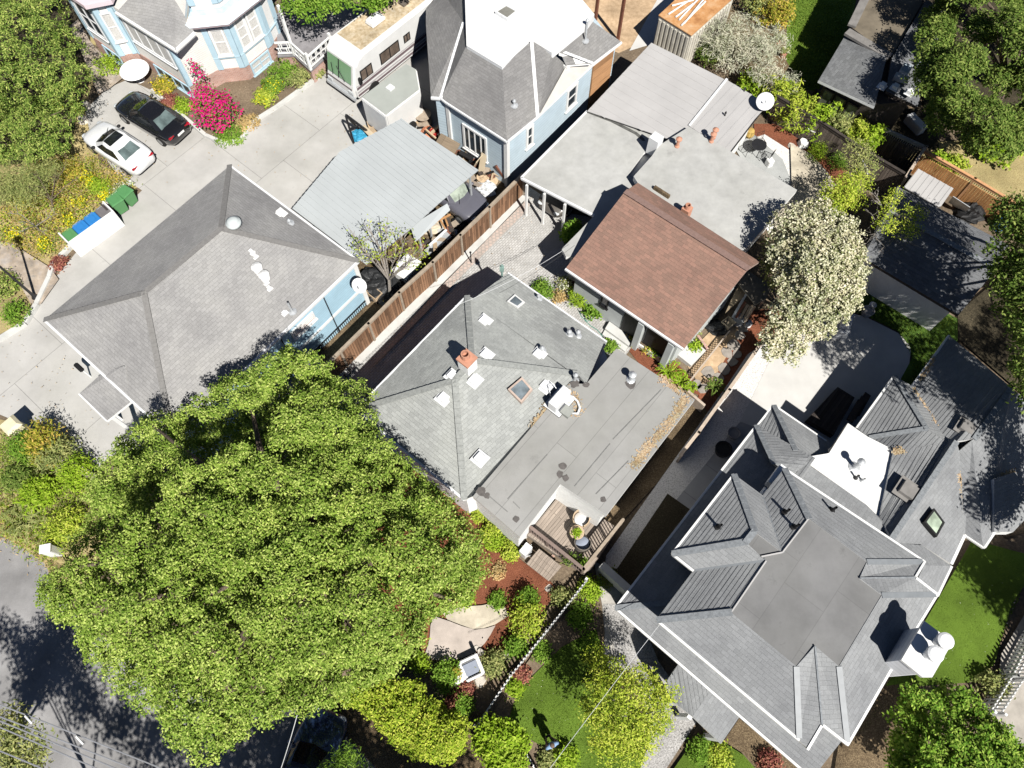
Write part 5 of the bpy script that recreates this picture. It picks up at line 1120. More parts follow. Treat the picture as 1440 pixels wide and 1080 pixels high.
fern('fern','bright lime fern at the edge of the flat grey roof beside the red mulch',938,527,.75,11,LF_LIM); fern('fern','smaller lime fern at the roof corner near the lattice screen',956,541,.55,9,LF_LIM); fern('fern','small lime fern at the far roof corner in the dark side strip',970,549,.3,8,LF_LIM); fern('fern','dark shaded fern among the stepping stones',1003,548,.5,9,LF_DRK)
# back garden
tree('silver_shrub','large silver grey shrub behind the corrugated roof',W(1040,90,0),pxlobes([(1010,55,1.6,1.1,.9),(1040,50,1.8,1.2,.9),(1065,75,1.8,1.0,.9),(1080,105,1.7,.9,.8),(1030,80,1.4,1.0,.8),(1085,60,1.3,.8,.7),(1105,120,1.6,.6,.6)]),650,11,.2,.26,.035,LF_SIL,BARKG,.08,cat='shrub')
shrub('leafy_shrub','dark green shrub in front of the silver shrub at the roof edge',1000,72,.9,1.4,LF_DRK,150,10,.14,.07); shrub('leafy_shrub','bright green shrub between the silver shrub and the corrugated roof',1060,112,.95,1.6,LF_LIM,150,10,.16,.08)
shrub('leafy_shrub','yellow green shrub at the top edge near the container',1085,15,1.2,1.8,LF_ORG,190,10,.16,.07); shrub('leafy_shrub','dull green shrub along the container wall at the top edge',1060,-5,1.0,1.8,LF_OLI,140,10,.16,.07)
for i,(x,y,r,m,l) in enumerate([(1102,138,.95,LF_YEL,'yellow climber on the dark fence nearest the satellite dish'),(1128,155,.95,LF_YEL,'wide yellow climber on the dark fence in front of the reflecting windows'),(1155,172,.75,LF_LIM,'green climber on the dark fence above the bird bath'),(1180,180,.7,LF_OLI,'silvery climber in the middle of the dark fence'),(1205,192,.7,LF_YEL,'yellow climber near the right end of the dark fence'),(1225,200,.5,LF_LIM,'last green climber beside the lattice fence')]): shrub('climbing_plant',l,x,y,r,2.3,m,170,9,.24,.06,cat='climber',droop=.4)
shrub('round_bush','round fine leaved green bush on the red mulch, the one nearer the bird bath',1150,212,.55,.9,LF_LIM,170,10,.09,.025); shrub('round_bush','round fine leaved green bush on the red mulch, the smaller one farther right',1181,225,.48,.8,LF_GRN,150,10,.09,.025)
tree('young_tree','thin yellow green tree with white stems at the end of the red mulch',W(1215,250,0),pxlobes([(1205,215,2.6,.7,.8),(1215,235,2.4,.7,.7),(1200,240,2.2,.5,.5)]),170,9,.16,.12,.05,LF_OLI,WHT2,.05)
tree('young_tree','bright yellow green tree above the white blossom tree',W(1190,285,0),pxlobes([(1180,270,2.8,.8,.7),(1200,262,2.8,.7,.6),(1170,285,2.5,.7,.6),(1195,280,2.6,.7,.6),(1210,255,2.4,.4,.4)]),330,10,.15,.13,.06,LF_YEL,BARKG,.07)
bare('thorny_tree','grey twiggy tree with yellow green tufts in front of the dark garage roof',W(1245,340,0),[W(1225,300,3.6),W(1250,285,3.8),W(1262,300,3.8),W(1285,305,3.7),W(1290,325,3.5),W(1225,330,3.2),W(1265,335,3.4),W(1240,350,3.1),W(1210,345,2.8),W(1275,345,3.2),W(1230,270,3.4)],BARKG,.09,sub=6,cat='tree',sl=1.0)
tree('yellow_tufts','yellow green leafy crown over the grey twigs before the dark garage',W(1250,338,0),pxlobes([(1250,290,4.0,.42,.4),(1245,315,3.8,.5,.4),(1285,300,3.9,.5,.4),(1278,325,3.7,.5,.4),(1258,275,3.8,.35,.3)]),190,9,.14,.1,.045,LF_YEL,BARKG,.06)
tree('blossom_tree','tall tree covered in creamy white blossom beside the pale patio',W(1135,470,0),pxlobes([(1115,320,5.0,.9,.8),(1145,312,5.3,.9,.8),(1172,325,5.3,.8,.8),(1186,350,5.2,.8,.8),(1195,378,4.9,.65,.7),(1160,355,5.8,1.1,.9),(1125,355,5.2,.9,.8),(1105,360,4.6,.8,.8),(1180,395,5.2,1.0,.9),(1145,390,5.4,1.0,.9),(1115,395,4.6,.8,.8),(1165,425,4.7,1.0,.8),(1188,420,4.5,.65,.6),(1130,430,4.4,.9,.8),(1105,440,3.9,.7,.7),(1090,470,3.4,.7,.7),(1120,465,3.7,.8,.7),(1085,490,2.9,.55,.5),(1110,492,3.0,.6,.5),(1150,455,3.8,.8,.7)]),2500,15,.08,.115,.075,LF_BLO,BARKG,.16,depth=.08,rough=.34,fr=4)
tree('dark_shrub','dark grey green shrub on the shaded side of the blossom tree',W(1100,395,0),pxlobes([(1098,345,3.6,.7,.8),(1090,370,3.2,.7,.7),(1095,395,2.8,.6,.6)]),240,10,.14,.12,.07,LF_OLI,BARK,.06,cat='shrub')
# top right
tree('shade_tree','massive dark green tree at the top right over the brown house',W(1390,150,0),rlobes([(1320,-60),(1305,30),(1295,70),(1288,120),(1300,165),(1330,195),(1360,212),(1410,218),(1450,205),(1520,190),(1540,60),(1500,-70)],200,10,30,4.4,7.6,.53,60,12,[(1345,60,9),(1375,120,10),(1330,130,8),(1400,70,8),(1420,150,9),(1365,170,8),(1390,20,8),(1430,100,8),(1345,15,7)],.85,1.0),8200,12,.12,.16,.07,LF_DRK,BARK,.3,depth=.1,fr=2.6,rough=.34,inner=.04,zmin=-.1,limbs=20)
shrub('bright_bush','bright green broad leaved bushes under the massive tree at the right',1405,205,1.3,1.3,LF_LIM,260,10,.2,.1,lump=4); shrub('bright_bush','bright green plants behind the orange fence top',1325,228,.6,.7,LF_LIM,90,9,.2,.09); shrub('bright_bush','yellow green plant on the dry slope beside the orange fence',1345,232,.55,.6,LF_YEL,80,9,.18,.08)
tree('shade_tree','dark leafy tree at the right edge beside the dark garage roof',W(1480,430,0),shl([(1300,495,0,8,.8,.7),(1335,472,0,8,.9,.8),(1372,482,0,8,.9,.8),(1395,452,0,8,.8,.7),(1272,515,0,7.6,.6,.6),(1405,500,0,8,.8,.7),(1290,445,0,7.5,.6,.6)])+pxlobes([(1425,310,7.0,1.1,1.0),(1440,345,7.4,1.3,1.1),(1420,385,6.8,.9,.9),(1445,400,7.2,1.3,1.1),(1425,430,6.2,.8,.8),(1455,455,6.6,1.3,1.0),(1490,380,8,2,1.5),(1480,320,7.5,1.8,1.4),(1500,460,7.5,2,1.4),(1470,520,8,1.4,1.1),(1500,560,8.5,1.8,1.3)]),3000,12,.14,.16,.07,LF_DRK,BARK,.28)
tree('shade_tree','tall tree outside the right edge shading the grey shingle wing',None,shl([(1415,555,4.6,8.5,1.1,.8),(1440,590,4.6,8.8,1.3,.9),(1450,650,4,8,1.1,.8),(1425,715,4,7.6,1.0,.7),(1360,500,4,8.8,1.2,.9),(1445,700,4,8,1,.8)]),1100,11,.24,.2,.09,LF_DRK,BARK,.2,depth=.25)
tree('shade_tree','broad tree outside the right edge shading the side lawn',None,shl([(1385,795,0,7,1.2,.9),(1425,830,0,7.2,1.5,1),(1415,765,0,7.5,1.2,.9),(1450,790,0,7.4,1.5,1),(1450,860,0,6.8,1.1,.9),(1350,780,0,7,.8,.7)]),900,11,.24,.2,.09,LF_DRK,BARK,.12,limbs=4,depth=.25)
tree('corner_tree','glossy green tree in the lower right corner by the white picket fences',W(1345,1070,0),rlobes([(1262,985),(1275,965),(1300,972),(1330,968),(1360,975),(1375,990),(1400,1020),(1440,1050),(1460,1130),(1260,1140),(1250,1050),(1258,1010)],75,9,24,2.8,4.6,.6,40,14,[(1310,1005,7),(1345,1025,7),(1300,1040,6),(1375,1020,6),(1340,1060,7)],.85,.7),2400,12,.10,.14,.07,LF_COR,BARK,.2,rough=.34,fr=3,depth=.1,zmin=-.1)
shrub('leafy_shrub','sprawling shrub growing through the pair of white picket fences',1392,962,.6,.9,LF_OLI,110,9,.14,.06)
# lower centre
tree('airy_tree','airy yellow green tree on the front lawn of the big grey house',W(885,1010,0),pxlobes([(850,945,3.2,.6,.5),(875,950,3.5,.7,.6),(905,960,3.4,.7,.6),(930,975,3.2,.6,.6),(850,975,3.6,.7,.6),(880,985,4.0,.8,.7),(915,995,3.8,.8,.6),(845,1010,3.5,.7,.6),(875,1020,3.9,.8,.7),(905,1030,3.6,.8,.6),(855,1045,3.4,.7,.6),(885,1055,3.5,.8,.6),(830,995,3.0,.5,.4),(925,1010,3.0,.5,.5),(840,925,2.8,.5,.4)]),1150,11,.10,.11,.045,LF_YEL,BARKG,.1,depth=.25,inner=.25,rough=.35,fr=3.5)
tree('yellow_hedge','tall yellow green hedge below the giant tree at the bottom',W(575,1015,0),rlobes([(468,975),(500,955),(550,962),(580,955),(600,985),(630,1000),(655,1015),(658,1040),(640,1062),(600,1065),(570,1055),(540,1020),(510,995),(480,985)],60,7,20,1.9,2.7,.56,30,15,(),.85,.35),1900,12,.08,.11,.06,LF_HED,BARK,.08,cat='hedge',rough=.34,fr=3.5,depth=.1,zmin=-.2)
tree('lime_bush','bright lime shrub at the bottom end of the white picket fence',W(708,1050,0),pxlobes([(690,1030,1.3,.5,.45),(712,1032,1.5,.55,.5),(725,1045,1.3,.5,.45),(700,1055,1.4,.55,.5),(720,1070,1.4,.55,.5),(705,1085,1.3,.5,.4),(680,1045,1.1,.4,.4)]),620,11,.1,.14,.075,LF_LIM,BARK,.05,cat='shrub')
LS=[(745,868,.78,1.3,LF_YEL,'round yellow green citrus bush beside the picket fence'),(740,842,.45,.9,LF_GRN,'smaller green bush behind the round citrus bush'),(725,905,.45,.8,LF_GRN,'green bush on the picket fence side of the red mulch'),(693,748,.42,.6,LF_YEL,'yellow green shrub against the white cottage wall'),(672,722,.42,.6,LF_YEL,'yellow shrub by the upper end of the white cottage wall'),(652,690,.4,.7,LF_ORG,'small yellowish shrub under the grey shingle eave'),(697,755,.5,.55,LF_LIM,'bright green grassy mound by the white cottage wall'),(718,770,.4,.5,LF_YEL,'yellow leaved plant at the white cottage corner'),(830,833,.55,.7,LF_LIM,'bright green shrub beside the garden wall corner'),(815,868,.5,.6,LF_GRN,'dark green low shrub on the lawn edge of the picket fence'),(792,842,.4,.6,LF_OLI,'feathery plant at the foot of the picket fence'),(690,935,.55,.7,LF_OLI,'olive green shrub beside the white armchair'),(628,955,.62,1.1,LF_GRN,'leafy green shrub left of the white side table'),(592,935,.4,.6,LF_LIM,'small fern like plant in the shade of the giant tree'),(655,990,.4,.6,LF_GRN,'small green shrub among the dark red plants'),(640,980,.35,.5,LF_RED,'dark red leaved plant in the bottom garden'),(655,968,.25,.4,LF_RED,'red flowered plant near the white armchair'),(655,842,.28,.35,LF_LIM,'small bright plant on the red mulch'),(700,845,.3,.4,LF_GRN,'small green plant at the edge of the flagstones'),(650,800,.7,1.0,LF_BIG,'soft green bush on the red mulch below the giant tree'),(700,800,.3,.15,LF_DRY,'dry low tuft on the red mulch'),(735,945,.3,.3,LF_RED,'purple leaved plant at the lawn corner'),(726,966,.3,.35,LF_LIM,'small lime plant between the picket fence and the lawn'),(795,1062,.45,.7,LF_LIM,'bright green shrub at the feet of the standing person'),(775,1072,.4,.5,LF_OLI,'small plant in the bed at the bottom edge'),(855,815,.35,.3,LF_OLI,'low grey plant beside the narrow path'),(760,915,.35,.4,LF_GRN,'low green plant at the head of the front lawn'),(985,1052,.45,.7,LF_GRN,'dark green shrub below the entry roof'),(1010,1060,.5,.6,LF_YEL,'yellow green shrub on the small corner lawn'),(1085,1070,.4,.6,LF_RED,'dark red shrub on the tan bark bed'),(830,905,.3,.5,LF_GRN,'small shrub at the top of the lawn by the gravel')]
for x,y,r,h,m,l in LS: shrub('garden_plant',l,x,y,r,h,m,int(60+r*150),10,.11,.055)
tree('pine_sapling','small bright needle tree at the bottom edge beside the dark parked car',W(485,1090,0),pxlobes([(485,1068,3.0,.45,.5),(475,1085,2.8,.5,.5),(497,1085,2.8,.5,.5),(460,1095,2.4,.4,.4)]),170,12,.13,.16,.025,LF_GRN,BARK,.05)
# bottom left
for x,y,r,h,m,l in [(60,620,.9,2.0,LF_ORG,'orange tinted shrub at the end of the concrete drive'),(38,630,.6,1.5,LF_GRN,'green shrub beside the cream gate pillar'),(80,640,.8,1.7,LF_OLI,'tall olive shrub behind the low buff wall'),(105,670,.8,1.4,LF_LIM,'lime shrub between the low wall and the giant tree'),(55,690,.6,1.4,LF_LIM,'upright lime shrub on the street verge'),(20,670,.6,1.0,LF_DRK,'dark shrub at the left edge of the verge'),(90,740,.8,1.2,LF_YEL,'yellow green shrub beside the white street box')]: shrub('verge_shrub',l,x,y,r,h,m,170,10,.17,.05,spread=.14)
fern('palm_fern','arching green palm like plant on the street verge',42,735,1.0,12,LF_OLI,.8,'palm',.3); fern('palm_fern','bright lime palm like plant under the edge of the giant tree',62,705,.9,12,LF_LIM,.9,'palm',.3)
tree('corner_foliage','pale green tree in the lower left corner below the power lines',W(10,1120,0),pxlobes([(5,1035,5.0,.8,.7),(35,1045,5.0,.7,.6),(20,1065,5.2,.9,.7),(45,1075,4.6,.6,.5),(-20,1060,5.2,1,.8),(10,1095,5,1,.7),(10,1015,4.6,.5,.5)]),420,11,.16,.17,.05,LF_OLI,BARK,.15)
tree('street_tree','street tree beyond the bottom edge shading the asphalt',None,shl([(45,925,0,7.5,.8,.8),(75,950,0,7.8,.9,.8),(10,890,0,7.5,.5,.6),(120,985,0,8,.9,.8),(165,1015,0,8,.8,.7),(40,975,0,7.6,.7,.7),(215,1045,0,8,.9,.8)]),520,10,.24,.2,.09,LF_DRK,BARK,.09,limbs=4,depth=.3,inner=.2)
tree('street_tree','street tree beyond the bottom edge shading the dark parked car',None,shl([(300,1055,0,8,1.2,.9),(355,1055,0,8.2,1.3,1),(410,1040,0,8.4,1.4,1),(465,1035,0,8.4,1.4,1),(520,1050,0,8.4,1.4,1),(575,1070,0,8.2,1.3,1),(630,1090,0,8,1.1,.9),(440,1085,0,8,1.6,1),(520,1100,0,8,1.6,1),(370,1100,0,8,1.6,1),(600,1110,0,8,1.4,1),(265,1075,0,7.8,1.1,.9)]),1700,10,.24,.2,.09,LF_DRK,BARK,.25)

def scatter(name,px,n,size,mat):
    pp=[(p.x,p.y) for p in P2(px)]; xs=[p[0] for p in pp]; ys=[p[1] for p in pp]; pts=[]
    while len(pts)<n:
        x=random.uniform(min(xs),max(xs)); y=random.uniform(min(ys),max(ys))
        if inpoly(x,y,pp): pts.append((x,y,.13))
    P=np.array(pts); return leafmesh(name,P,np.array([0,0,1.0])+RNG.normal(0,.3,P.shape),size,size*.7,mat,kind='stuff')
scatter('fallen_petals',[(1305,870),(1340,820),(1400,800),(1430,840),(1390,935),(1350,955),(1300,955)],150,.09,LF_WHT)
scatter('fallen_leaves',[(730,960),(850,930),(870,1000),(860,1060),(740,1030)],90,.06,LF_WHT)
scatter('fallen_leaves',[(110,150),(460,110),(640,160),(420,290),(320,240),(200,270)],160,.07,DRYL)
scatter('fallen_leaves',[(450,585),(740,265),(800,310),(800,380)],140,.06,DRYL)
scatter('fallen_leaves',[(0,480),(60,455),(160,600),(0,580)],60,.06,DRYL)
blade=leaf('grass_blades',(.05,.09,.01),(.10,.16,.02),(.17,.22,.05),.2,1.5)
for pl_,n_ in ([(838,885),(850,930),(870,970),(905,1010),(905,1060),(885,1120),(760,1110),(790,1065),(755,1045),(728,1030),(714,1018),(722,990),(745,955),(790,910)],9000),([(1195,1040),(1260,945),(1330,822),(1365,765),(1440,785),(1435,830),(1395,930),(1360,958),(1290,963),(1240,1008)],9000),([(980,1042),(1015,1045),(1045,1064),(1062,1085),(1060,1120),(940,1120)],2500),([(1240,395),(1343,452),(1340,480),(1281,553),(1281,505),(1262,468),(1218,446)],4000),([(1110,0),(1200,0),(1170,85),(1150,125),(1130,122),(1108,85)],4000):
    pp=[(p.x,p.y) for p in P2(pl_)]; xs=[p[0] for p in pp]; ys=[p[1] for p in pp]; pts=[]
    while len(pts)<n_:
        x=random.uniform(min(xs),max(xs)); y=random.uniform(min(ys),max(ys))
        if inpoly(x,y,pp): pts.append((x,y,.125))
    P=np.array(pts); leafmesh('lawn_grass',P,RNG.normal(0,1,P.shape)*np.array([1,1,.5])+np.array([0,0,.35]),.11,.035,blade,kind='stuff')
# ------------------------------------------------------------------ vehicles
CARBLK=paint('paint_black',(.010,.010,.012),.18,1.0); CARWHT=paint('paint_white',(.74,.75,.76),.3,.8); CARNAV=paint('paint_navy',(.018,.035,.085),.2,1.0); CARGRY=paint('paint_grey',(.11,.11,.135),.3,.8); CAROLD=paint('paint_old_grey',(.10,.09,.08),.4,.5)
CGL=glass('car_glass',(.012,.014,.016),.04); CGLT=glass('car_glass_pale',(.28,.32,.27),.08); CGLG=glass('car_glass_green',(.09,.12,.12),.06); TYRE=plain('tyre_rubber',(.018,.018,.018),.9,.15,5); RIM=plain('alloy_rim',(.35,.36,.37),.35,.1,5,.5,.6); REDL=plain('tail_light_red',(.35,.01,.02),.25,.1,5,.6); LAMPG=plain('headlight_clear',(.55,.58,.60),.15,.1,5,.7)
def car(name,label,loc,rz,L,Wd,Hh,pm,roofm,wind=None,group=None,pano=False,rearg=None):
    t=thing(name,label,'car',(0,0,0),group); w=Wd/2; k=L/4.7
    st=[(-2.33,.62,.42,.86,.90),(-2.22,.80,.34,.94,1.00),(-1.9,.93,.26,.98,1.05),(-1.2,.99,.24,.99,1.07),(-.3,1.0,.24,.98,1.05),(.6,1.0,.24,.95,1.02),(1.2,.99,.24,.90,.98),(1.8,.94,.26,.80,.88),(2.15,.82,.32,.70,.76),(2.30,.62,.40,.60,.64)]
    b=MB(); rings=[]
    for x,ws,z0,zb,zt in st:
        W_=w*ws; q=Hh/1.45; pts=[(-.0,z0),(.86*W_,z0),(W_,z0+.14),(W_*1.0,(z0+zb)*.55),(W_*.97,zb*q-.03),(W_*.80,zb*q+.03),(W_*.35,zt*q),(0,zt*q+.012)]
        rings.append([V3((x*k,y,z)) for y,z in pts]+[V3((x*k,-y,z)) for y,z in pts[-2:0:-1]])
    n=len(rings[0]); vs=[v for r in rings for v in r]; fs=[]
    for i in range(len(rings)-1):
        for j in range(n): j2=(j+1)%n; fs.append((i*n+j,(i+1)*n+j,(i+1)*n+j2,i*n+j2))
    fs+=[tuple(range(n)),tuple((len(rings)-1)*n+j for j in range(n))[::-1]]
    b.quads(vs,[f[::-1] for f in fs]); b.build('body',pm,t,smooth=True,weld=True)
    q=Hh/1.45; zb=.97*q; zr=Hh
    def rp(x,y,z): return V3((x*k,y*w,z))
    # greenhouse corner posts: base and roof outlines
    fb,rb2,ft_,rt=1.05,-1.72,.18,-1.02
    base=[(fb,.0),(fb-.12,.66),(fb-.42,.86),(-.2,.90),(rb2+.35,.84),(rb2+.08,.62),(rb2,0)]
    roof=[(ft_,.0),(ft_-.05,.52),(ft_-.18,.66),(-.35,.70),(rt+.22,.66),(rt+.06,.50),(rt,0)]
    def full(o,z): 
        a=[rp(x,y,z) for x,y in o]; return a+[rp(x,-y,z) for x,y in o[-2:0:-1]]
    B=full(base,zb); R=full(roof,zr-.04); n=len(B)
    b=MB(); b.quads(B+R,[(i,(i+1)%n,n+(i+1)%n,n+i) for i in range(n)]); 
    gb=MB()
    C_=sum(R,V3())/n; R2=[p.lerp(C_,.18)+V3((0,0,.035)) for p in R]
    b2=MB(); b2.quads(R+R2,[(i,(i+1)%n,n+(i+1)%n,n+i) for i in range(n)]); b2.face(R2); b2.build('roof',roofm or pm,t,smooth=False)
    b.build('pillar_frame',pm,t)
    def pane(nm,idx,m,lo=.08,hi=.92,sh=.012,a=.05):
        g=MB()
        for i in idx:
            j=(i+1)%n; p0,p1,r0,r1=B[i],B[j],R[i],R[j]; q0=p0.lerp(r0,lo);q1=p1.lerp(r1,lo);s0=p0.lerp(r0,hi);s1=p1.lerp(r1,hi)
            nn=(q1-q0).cross(s0-q0).normalized(); cc=(q0+q1+s0+s1)/4
            if nn.dot(cc-V3((cc.x*.3,0,.6)))<0: nn=-nn
            g.face([q0+nn*sh,q1+nn*sh,s1+nn*sh,s0+nn*sh])
        return g.build(nm,m,t)
    pane('windshield',[0,n-1],wind or CGL); pane('rear_window',[5,6],rearg or wind or CGL)
    pane('side_window',[2,3],CGL); pane('side_window',[n-4,n-3],CGL)
    if pano: g=MB(); P=[rp(x,y,zr+.002) for x,y in ((.10,-.5),(.10,.5),(-.52,.54),(-.52,-.54))]; g.face(P[::-1]); g.build('glass_roof',CGL,t)
    for sx in (1.42,-1.40):
        for sy in (1,-1):
            wb_=MB(); c=V3((sx*k,sy*(w-.10),.33)); wb_.lathe(c-V3((0,sy*.11,0)),[(.0,0),(.29,0),(.33,.03),(.33,.19),(.29,.22),(.20,.22),(.20,.18),(0,.18)],18,axis=(0,sy,0)); wo=wb_.build('wheel',TYRE,t)
            rm=MB(); rm.lathe(c+V3((0,sy*.08,0)),[(.20,0),(.20,.03),(.06,.045),(0,.045)],12,axis=(0,sy,0)); rm.build('rim',RIM,wo)
    for sy in (1,-1):
        m=MB(); m.ell((.72*k,sy*(w+.02),zb+.02),(.10,.11,.07),8,6); m.build('mirror',pm if pm is not CARWHT else BLACK,t,smooth=True)
        m=MB(); m.ell((2.16*k,sy*w*.60,.68*q),(.14,.17,.05),10,6); m.build('headlight',LAMPG,t,smooth=True)
        m=MB(); m.box((-2.24*k,sy*w*.62,.90*q),(.12,.36,.10)); m.build('tail_light',REDL,t,bevel=.02)
    m=MB(); m.box((-2.33*k,0,.80*q),(.03,.45,.13)); m.build('licence_plate',WHITE,t)
    m=MB(); m.tube([rp(fb+.08,-.55,zb+.02),rp(.7,-.1,zb+.17)],.012,5); m.build('wiper',BLACK,t)
    t.location=loc; t.rotation_euler=(0,0,rz); return t
def head(p,q): a=W(*p);b=W(*q); return math.atan2(b.y-a.y,b.x-a.x)
car('parked_car','glossy black sedan parked on the concrete drive beside the planted bed',W(220,175,0),head((265,202),(180,150)),4.75,1.86,1.42,CARBLK,None,None,'sedans on the drive',rearg=CGLG)
car('parked_car','white sedan with a black glass roof parked beside the yellow flower bed',W(173,217,0),head((210,242),(138,194)),4.45,1.80,1.40,CARWHT,None,None,'sedans on the drive',pano=True,rearg=CGLG)
car('parked_car','grey car under the lower edge of the metal carport beside the junk',W(636,281,0),-math.pi/2+GA,4.4,1.8,1.5,CARGRY,CARWHT,CGLT)
car('parked_car','old dull car in the dark open carport of the flat roof house',W(805,268,0),GA+math.pi,4.6,1.8,1.4,CAROLD,None)
car('parked_car','dark navy car in deep shade at the bottom edge',W(437,1080,0),math.radians(70),4.5,1.85,1.55,CARNAV,None)
# motorhome
RVW=paint('motorhome_white',(.72,.72,.71),.35,.5); STR=plain('stripe_mauve',(.16,.12,.13),.5,.1,4); STR2=plain('stripe_grey',(.40,.38,.39),.5,.1,4)
rv=thing('motorhome','large white motorhome with green curtains in the windshield and a leaf strewn top','motorhome',W(485,140,0))
f0=W(466,121,0);f1=W(505,149,0); fd_=(f1-f0).normalized(); ln=V3((-fd_.y,fd_.x,0)); fc_=(f0+f1)/2; RWd=2.35; RL=9.6; RH=3.05
if ln.dot(UA)<0: ln=-ln
def rvp(u,v,z): return fc_+ln*u+fd_*(v*RWd)+V3((0,0,z))
prof=[(.02,.35),(-.08,.55),(-.10,1.05),(.0,1.35),(.30,2.55),(.62,2.92),(1.05,RH)]
b=MB(); pl_=[rvp(u,-.5,z) for u,z in prof]+[rvp(RL,-.5,RH),rvp(RL,-.5,.35)]; pr_=[p+fd_*RWd for p in pl_]; n=len(pl_)
b.face(pl_[::-1]); b.face(pr_); b.quads(pl_+pr_,[(i,(i+1)%n,n+(i+1)%n,n+i) for i in range(n)]); b.build('body',RVW,rv,bevel=.16)
b=MB(); b.face([rvp(1.15,-.40,RH+.006),rvp(1.15,.40,RH+.006),rvp(RL-.1,.40,RH+.006),rvp(RL-.1,-.40,RH+.006)]); b.face([rvp(1.15,-.40,RH+.005),rvp(RL-.1,-.40,RH+.005),rvp(RL-.1,.40,RH+.005),rvp(1.15,.40,RH+.005)]); b.build('leaf_strewn_top',speck('dirty_top',[(.3,(.34,.25,.15)),(.5,(.52,.42,.28)),(.7,(.64,.56,.44))],5,7,.01,.8),rv)
b=MB(); q4=[rvp(.0-.02,-.40,1.42),rvp(-.02,.40,1.42),rvp(.28-.02,.40,2.5),rvp(.28-.02,-.40,2.5)]; nn=(q4[1]-q4[0]).cross(q4[3]-q4[0]).normalized()
if nn.dot(-ln)<0: nn=-nn
b.face([p+nn*.02 for p in q4]); CUR=NT('curtain_green'); sp_=CUR.add('ShaderNodeTexWave'); sp_.inputs['Scale'].default_value=5; CUR.l(CUR.coord('UV'),sp_.inputs[0]); 
b.build('windshield',CUR.done(CUR.ramp(sp_.outputs['Fac'],[(.2,(.10,.22,.11)),(.8,(.24,.40,.24))]),.25,.5),rv)
b=MB(); b.bar(q4[0].lerp(q4[1],.48)+nn*.03,q4[3].lerp(q4[2],.48)+nn*.03,.06,.02,up=nn)
for k in (.25,.75): b.tube([q4[0].lerp(q4[1],k)+nn*.06,q4[0].lerp(q4[1],k+.12).lerp(q4[3],.55)+nn*.05],.018,5)
b.build('wiper',BLACK,rv)
for u0,u1,z0,z1 in [(.55,1.45,1.45,2.15),(2.1,3.6,1.5,2.25),(4.0,4.5,1.7,2.2),(6.0,7.4,1.5,2.2)]:
    b=MB(); b.par(rvp(u0,.5,z0)+fd_*.01,ln*(u1-u0),fd_*.03,V3((0,0,z1-z0))); wo=b.build('window',BLACK,rv); b=MB(); b.par(rvp(u0+.06,.5,z0+.06)+fd_*.012,ln*((u1-u0)/2-.1),fd_*.035,V3((0,0,z1-z0-.12))); b.par(rvp(u0+(u1-u0)/2+.03,.5,z0+.06)+fd_*.012,ln*((u1-u0)/2-.1),fd_*.035,V3((0,0,z1-z0-.12))); b.build('pane',glass('rv_brown_glass_%d'%int(u0*10),(.13,.10,.08),.1),wo)
for z,h,m in [(.62,.14,STR),(.85,.10,STR2),(1.08,.16,STR),(1.30,.06,STR2)]: b=MB(); b.par(rvp(.12,.5,z)+fd_*.006,ln*(RL-.3),fd_*.012,V3((0,0,h))); b.build('stripe',m,rv)
b=MB(); b.par(rvp(-.12,-.44,1.15),fd_*(RWd*.88),-ln*.012,V3((0,0,.10))); b.build('stripe',STR,rv)
b=MB(); b.par(rvp(-.20,-.5,.42),fd_*RWd,ln*.16,V3((0,0,.28))); b.build('bumper',GALV,rv,bevel=.05)
for v in (-.36,.36):
    b=MB(); b.box(rvp(-.11,v,.88),(.06,.34,.18),math.atan2(ln.y,ln.x)); b.build('headlight',LAMPG,rv)
    b=MB(); c=rvp(.35,v*1.62,1.75); b.box(c,(.14,.22,.38),math.atan2(ln.y,ln.x)); b.build('mirror',BLACK,rv,bevel=.03)
b=MB(); b.frus(rvp(3.2,0,RH+.01),(1.05,.72),(.85,.6),.26,math.atan2(ln.y,ln.x)); b.build('rooftop_air_conditioner',WHT2,rv,bevel=.06)
for u,v in ((5.2,.1),(7.6,0)): b=MB(); b.box(rvp(u,v,RH+.06),(.42,.42,.12),math.atan2(ln.y,ln.x)); b.build('roof_vent',plain('vent_brown_%d'%int(u),(.14,.12,.10),.5),rv)
for u in (1.3,7.0):
    for v in (-.47,.47): b=MB(); b.lathe(rvp(u,v,.42)-fd_*(.12),[(0,0),(.36,0),(.42,.04),(.42,.2),(.36,.24),(0,.24)],16,axis=fd_); b.build('wheel',TYRE,rv)
# box trailer
tr=thing('box_trailer','white enclosed box trailer with a grey top and a square vent beside the motorhome','trailer',W(545,160,0))
tt=[W(507,136,2.3),W(543,163,2.3),W(591,126,2.3),W(586,97,2.3),W(571,88,2.3)]
b=MB(); b.prism(tt,.35,2.28); b.build('box',RVW,tr,bevel=.06); b=MB(); b.prism(inset(tt,.07),2.28,2.31); b.build('top',plain('trailer_top',(.35,.37,.345),.6,.07,1),tr)
c=W(549,124,2.31); b=MB(); b.box(c+V3((0,0,.04)),(.36,.36,.08),GA); b.build('roof_vent',WHT2,tr)
b=MB(); p_,q_=tt[0],tt[1]; d=(q_-p_).normalized(); o_=V3((d.y,-d.x,0)); 
if o_.dot(UA)>0: o_=-o_
b.par(V3((p_.x,p_.y,.4))+d*.1+o_*.005,d*((q_-p_).length-.2),o_*.02,V3((0,0,1.75))); b.build('ramp_door',WHT2,tr)
for u in (.42,.6):
    b=MB(); c=tt[1].lerp(tt[2],u); b.lathe(V3((c.x,c.y,.33))-UB*.1,[(0,0),(.33,0),(.33,.2),(0,.2)],14,axis=UB); b.build('wheel',TYRE,tr)
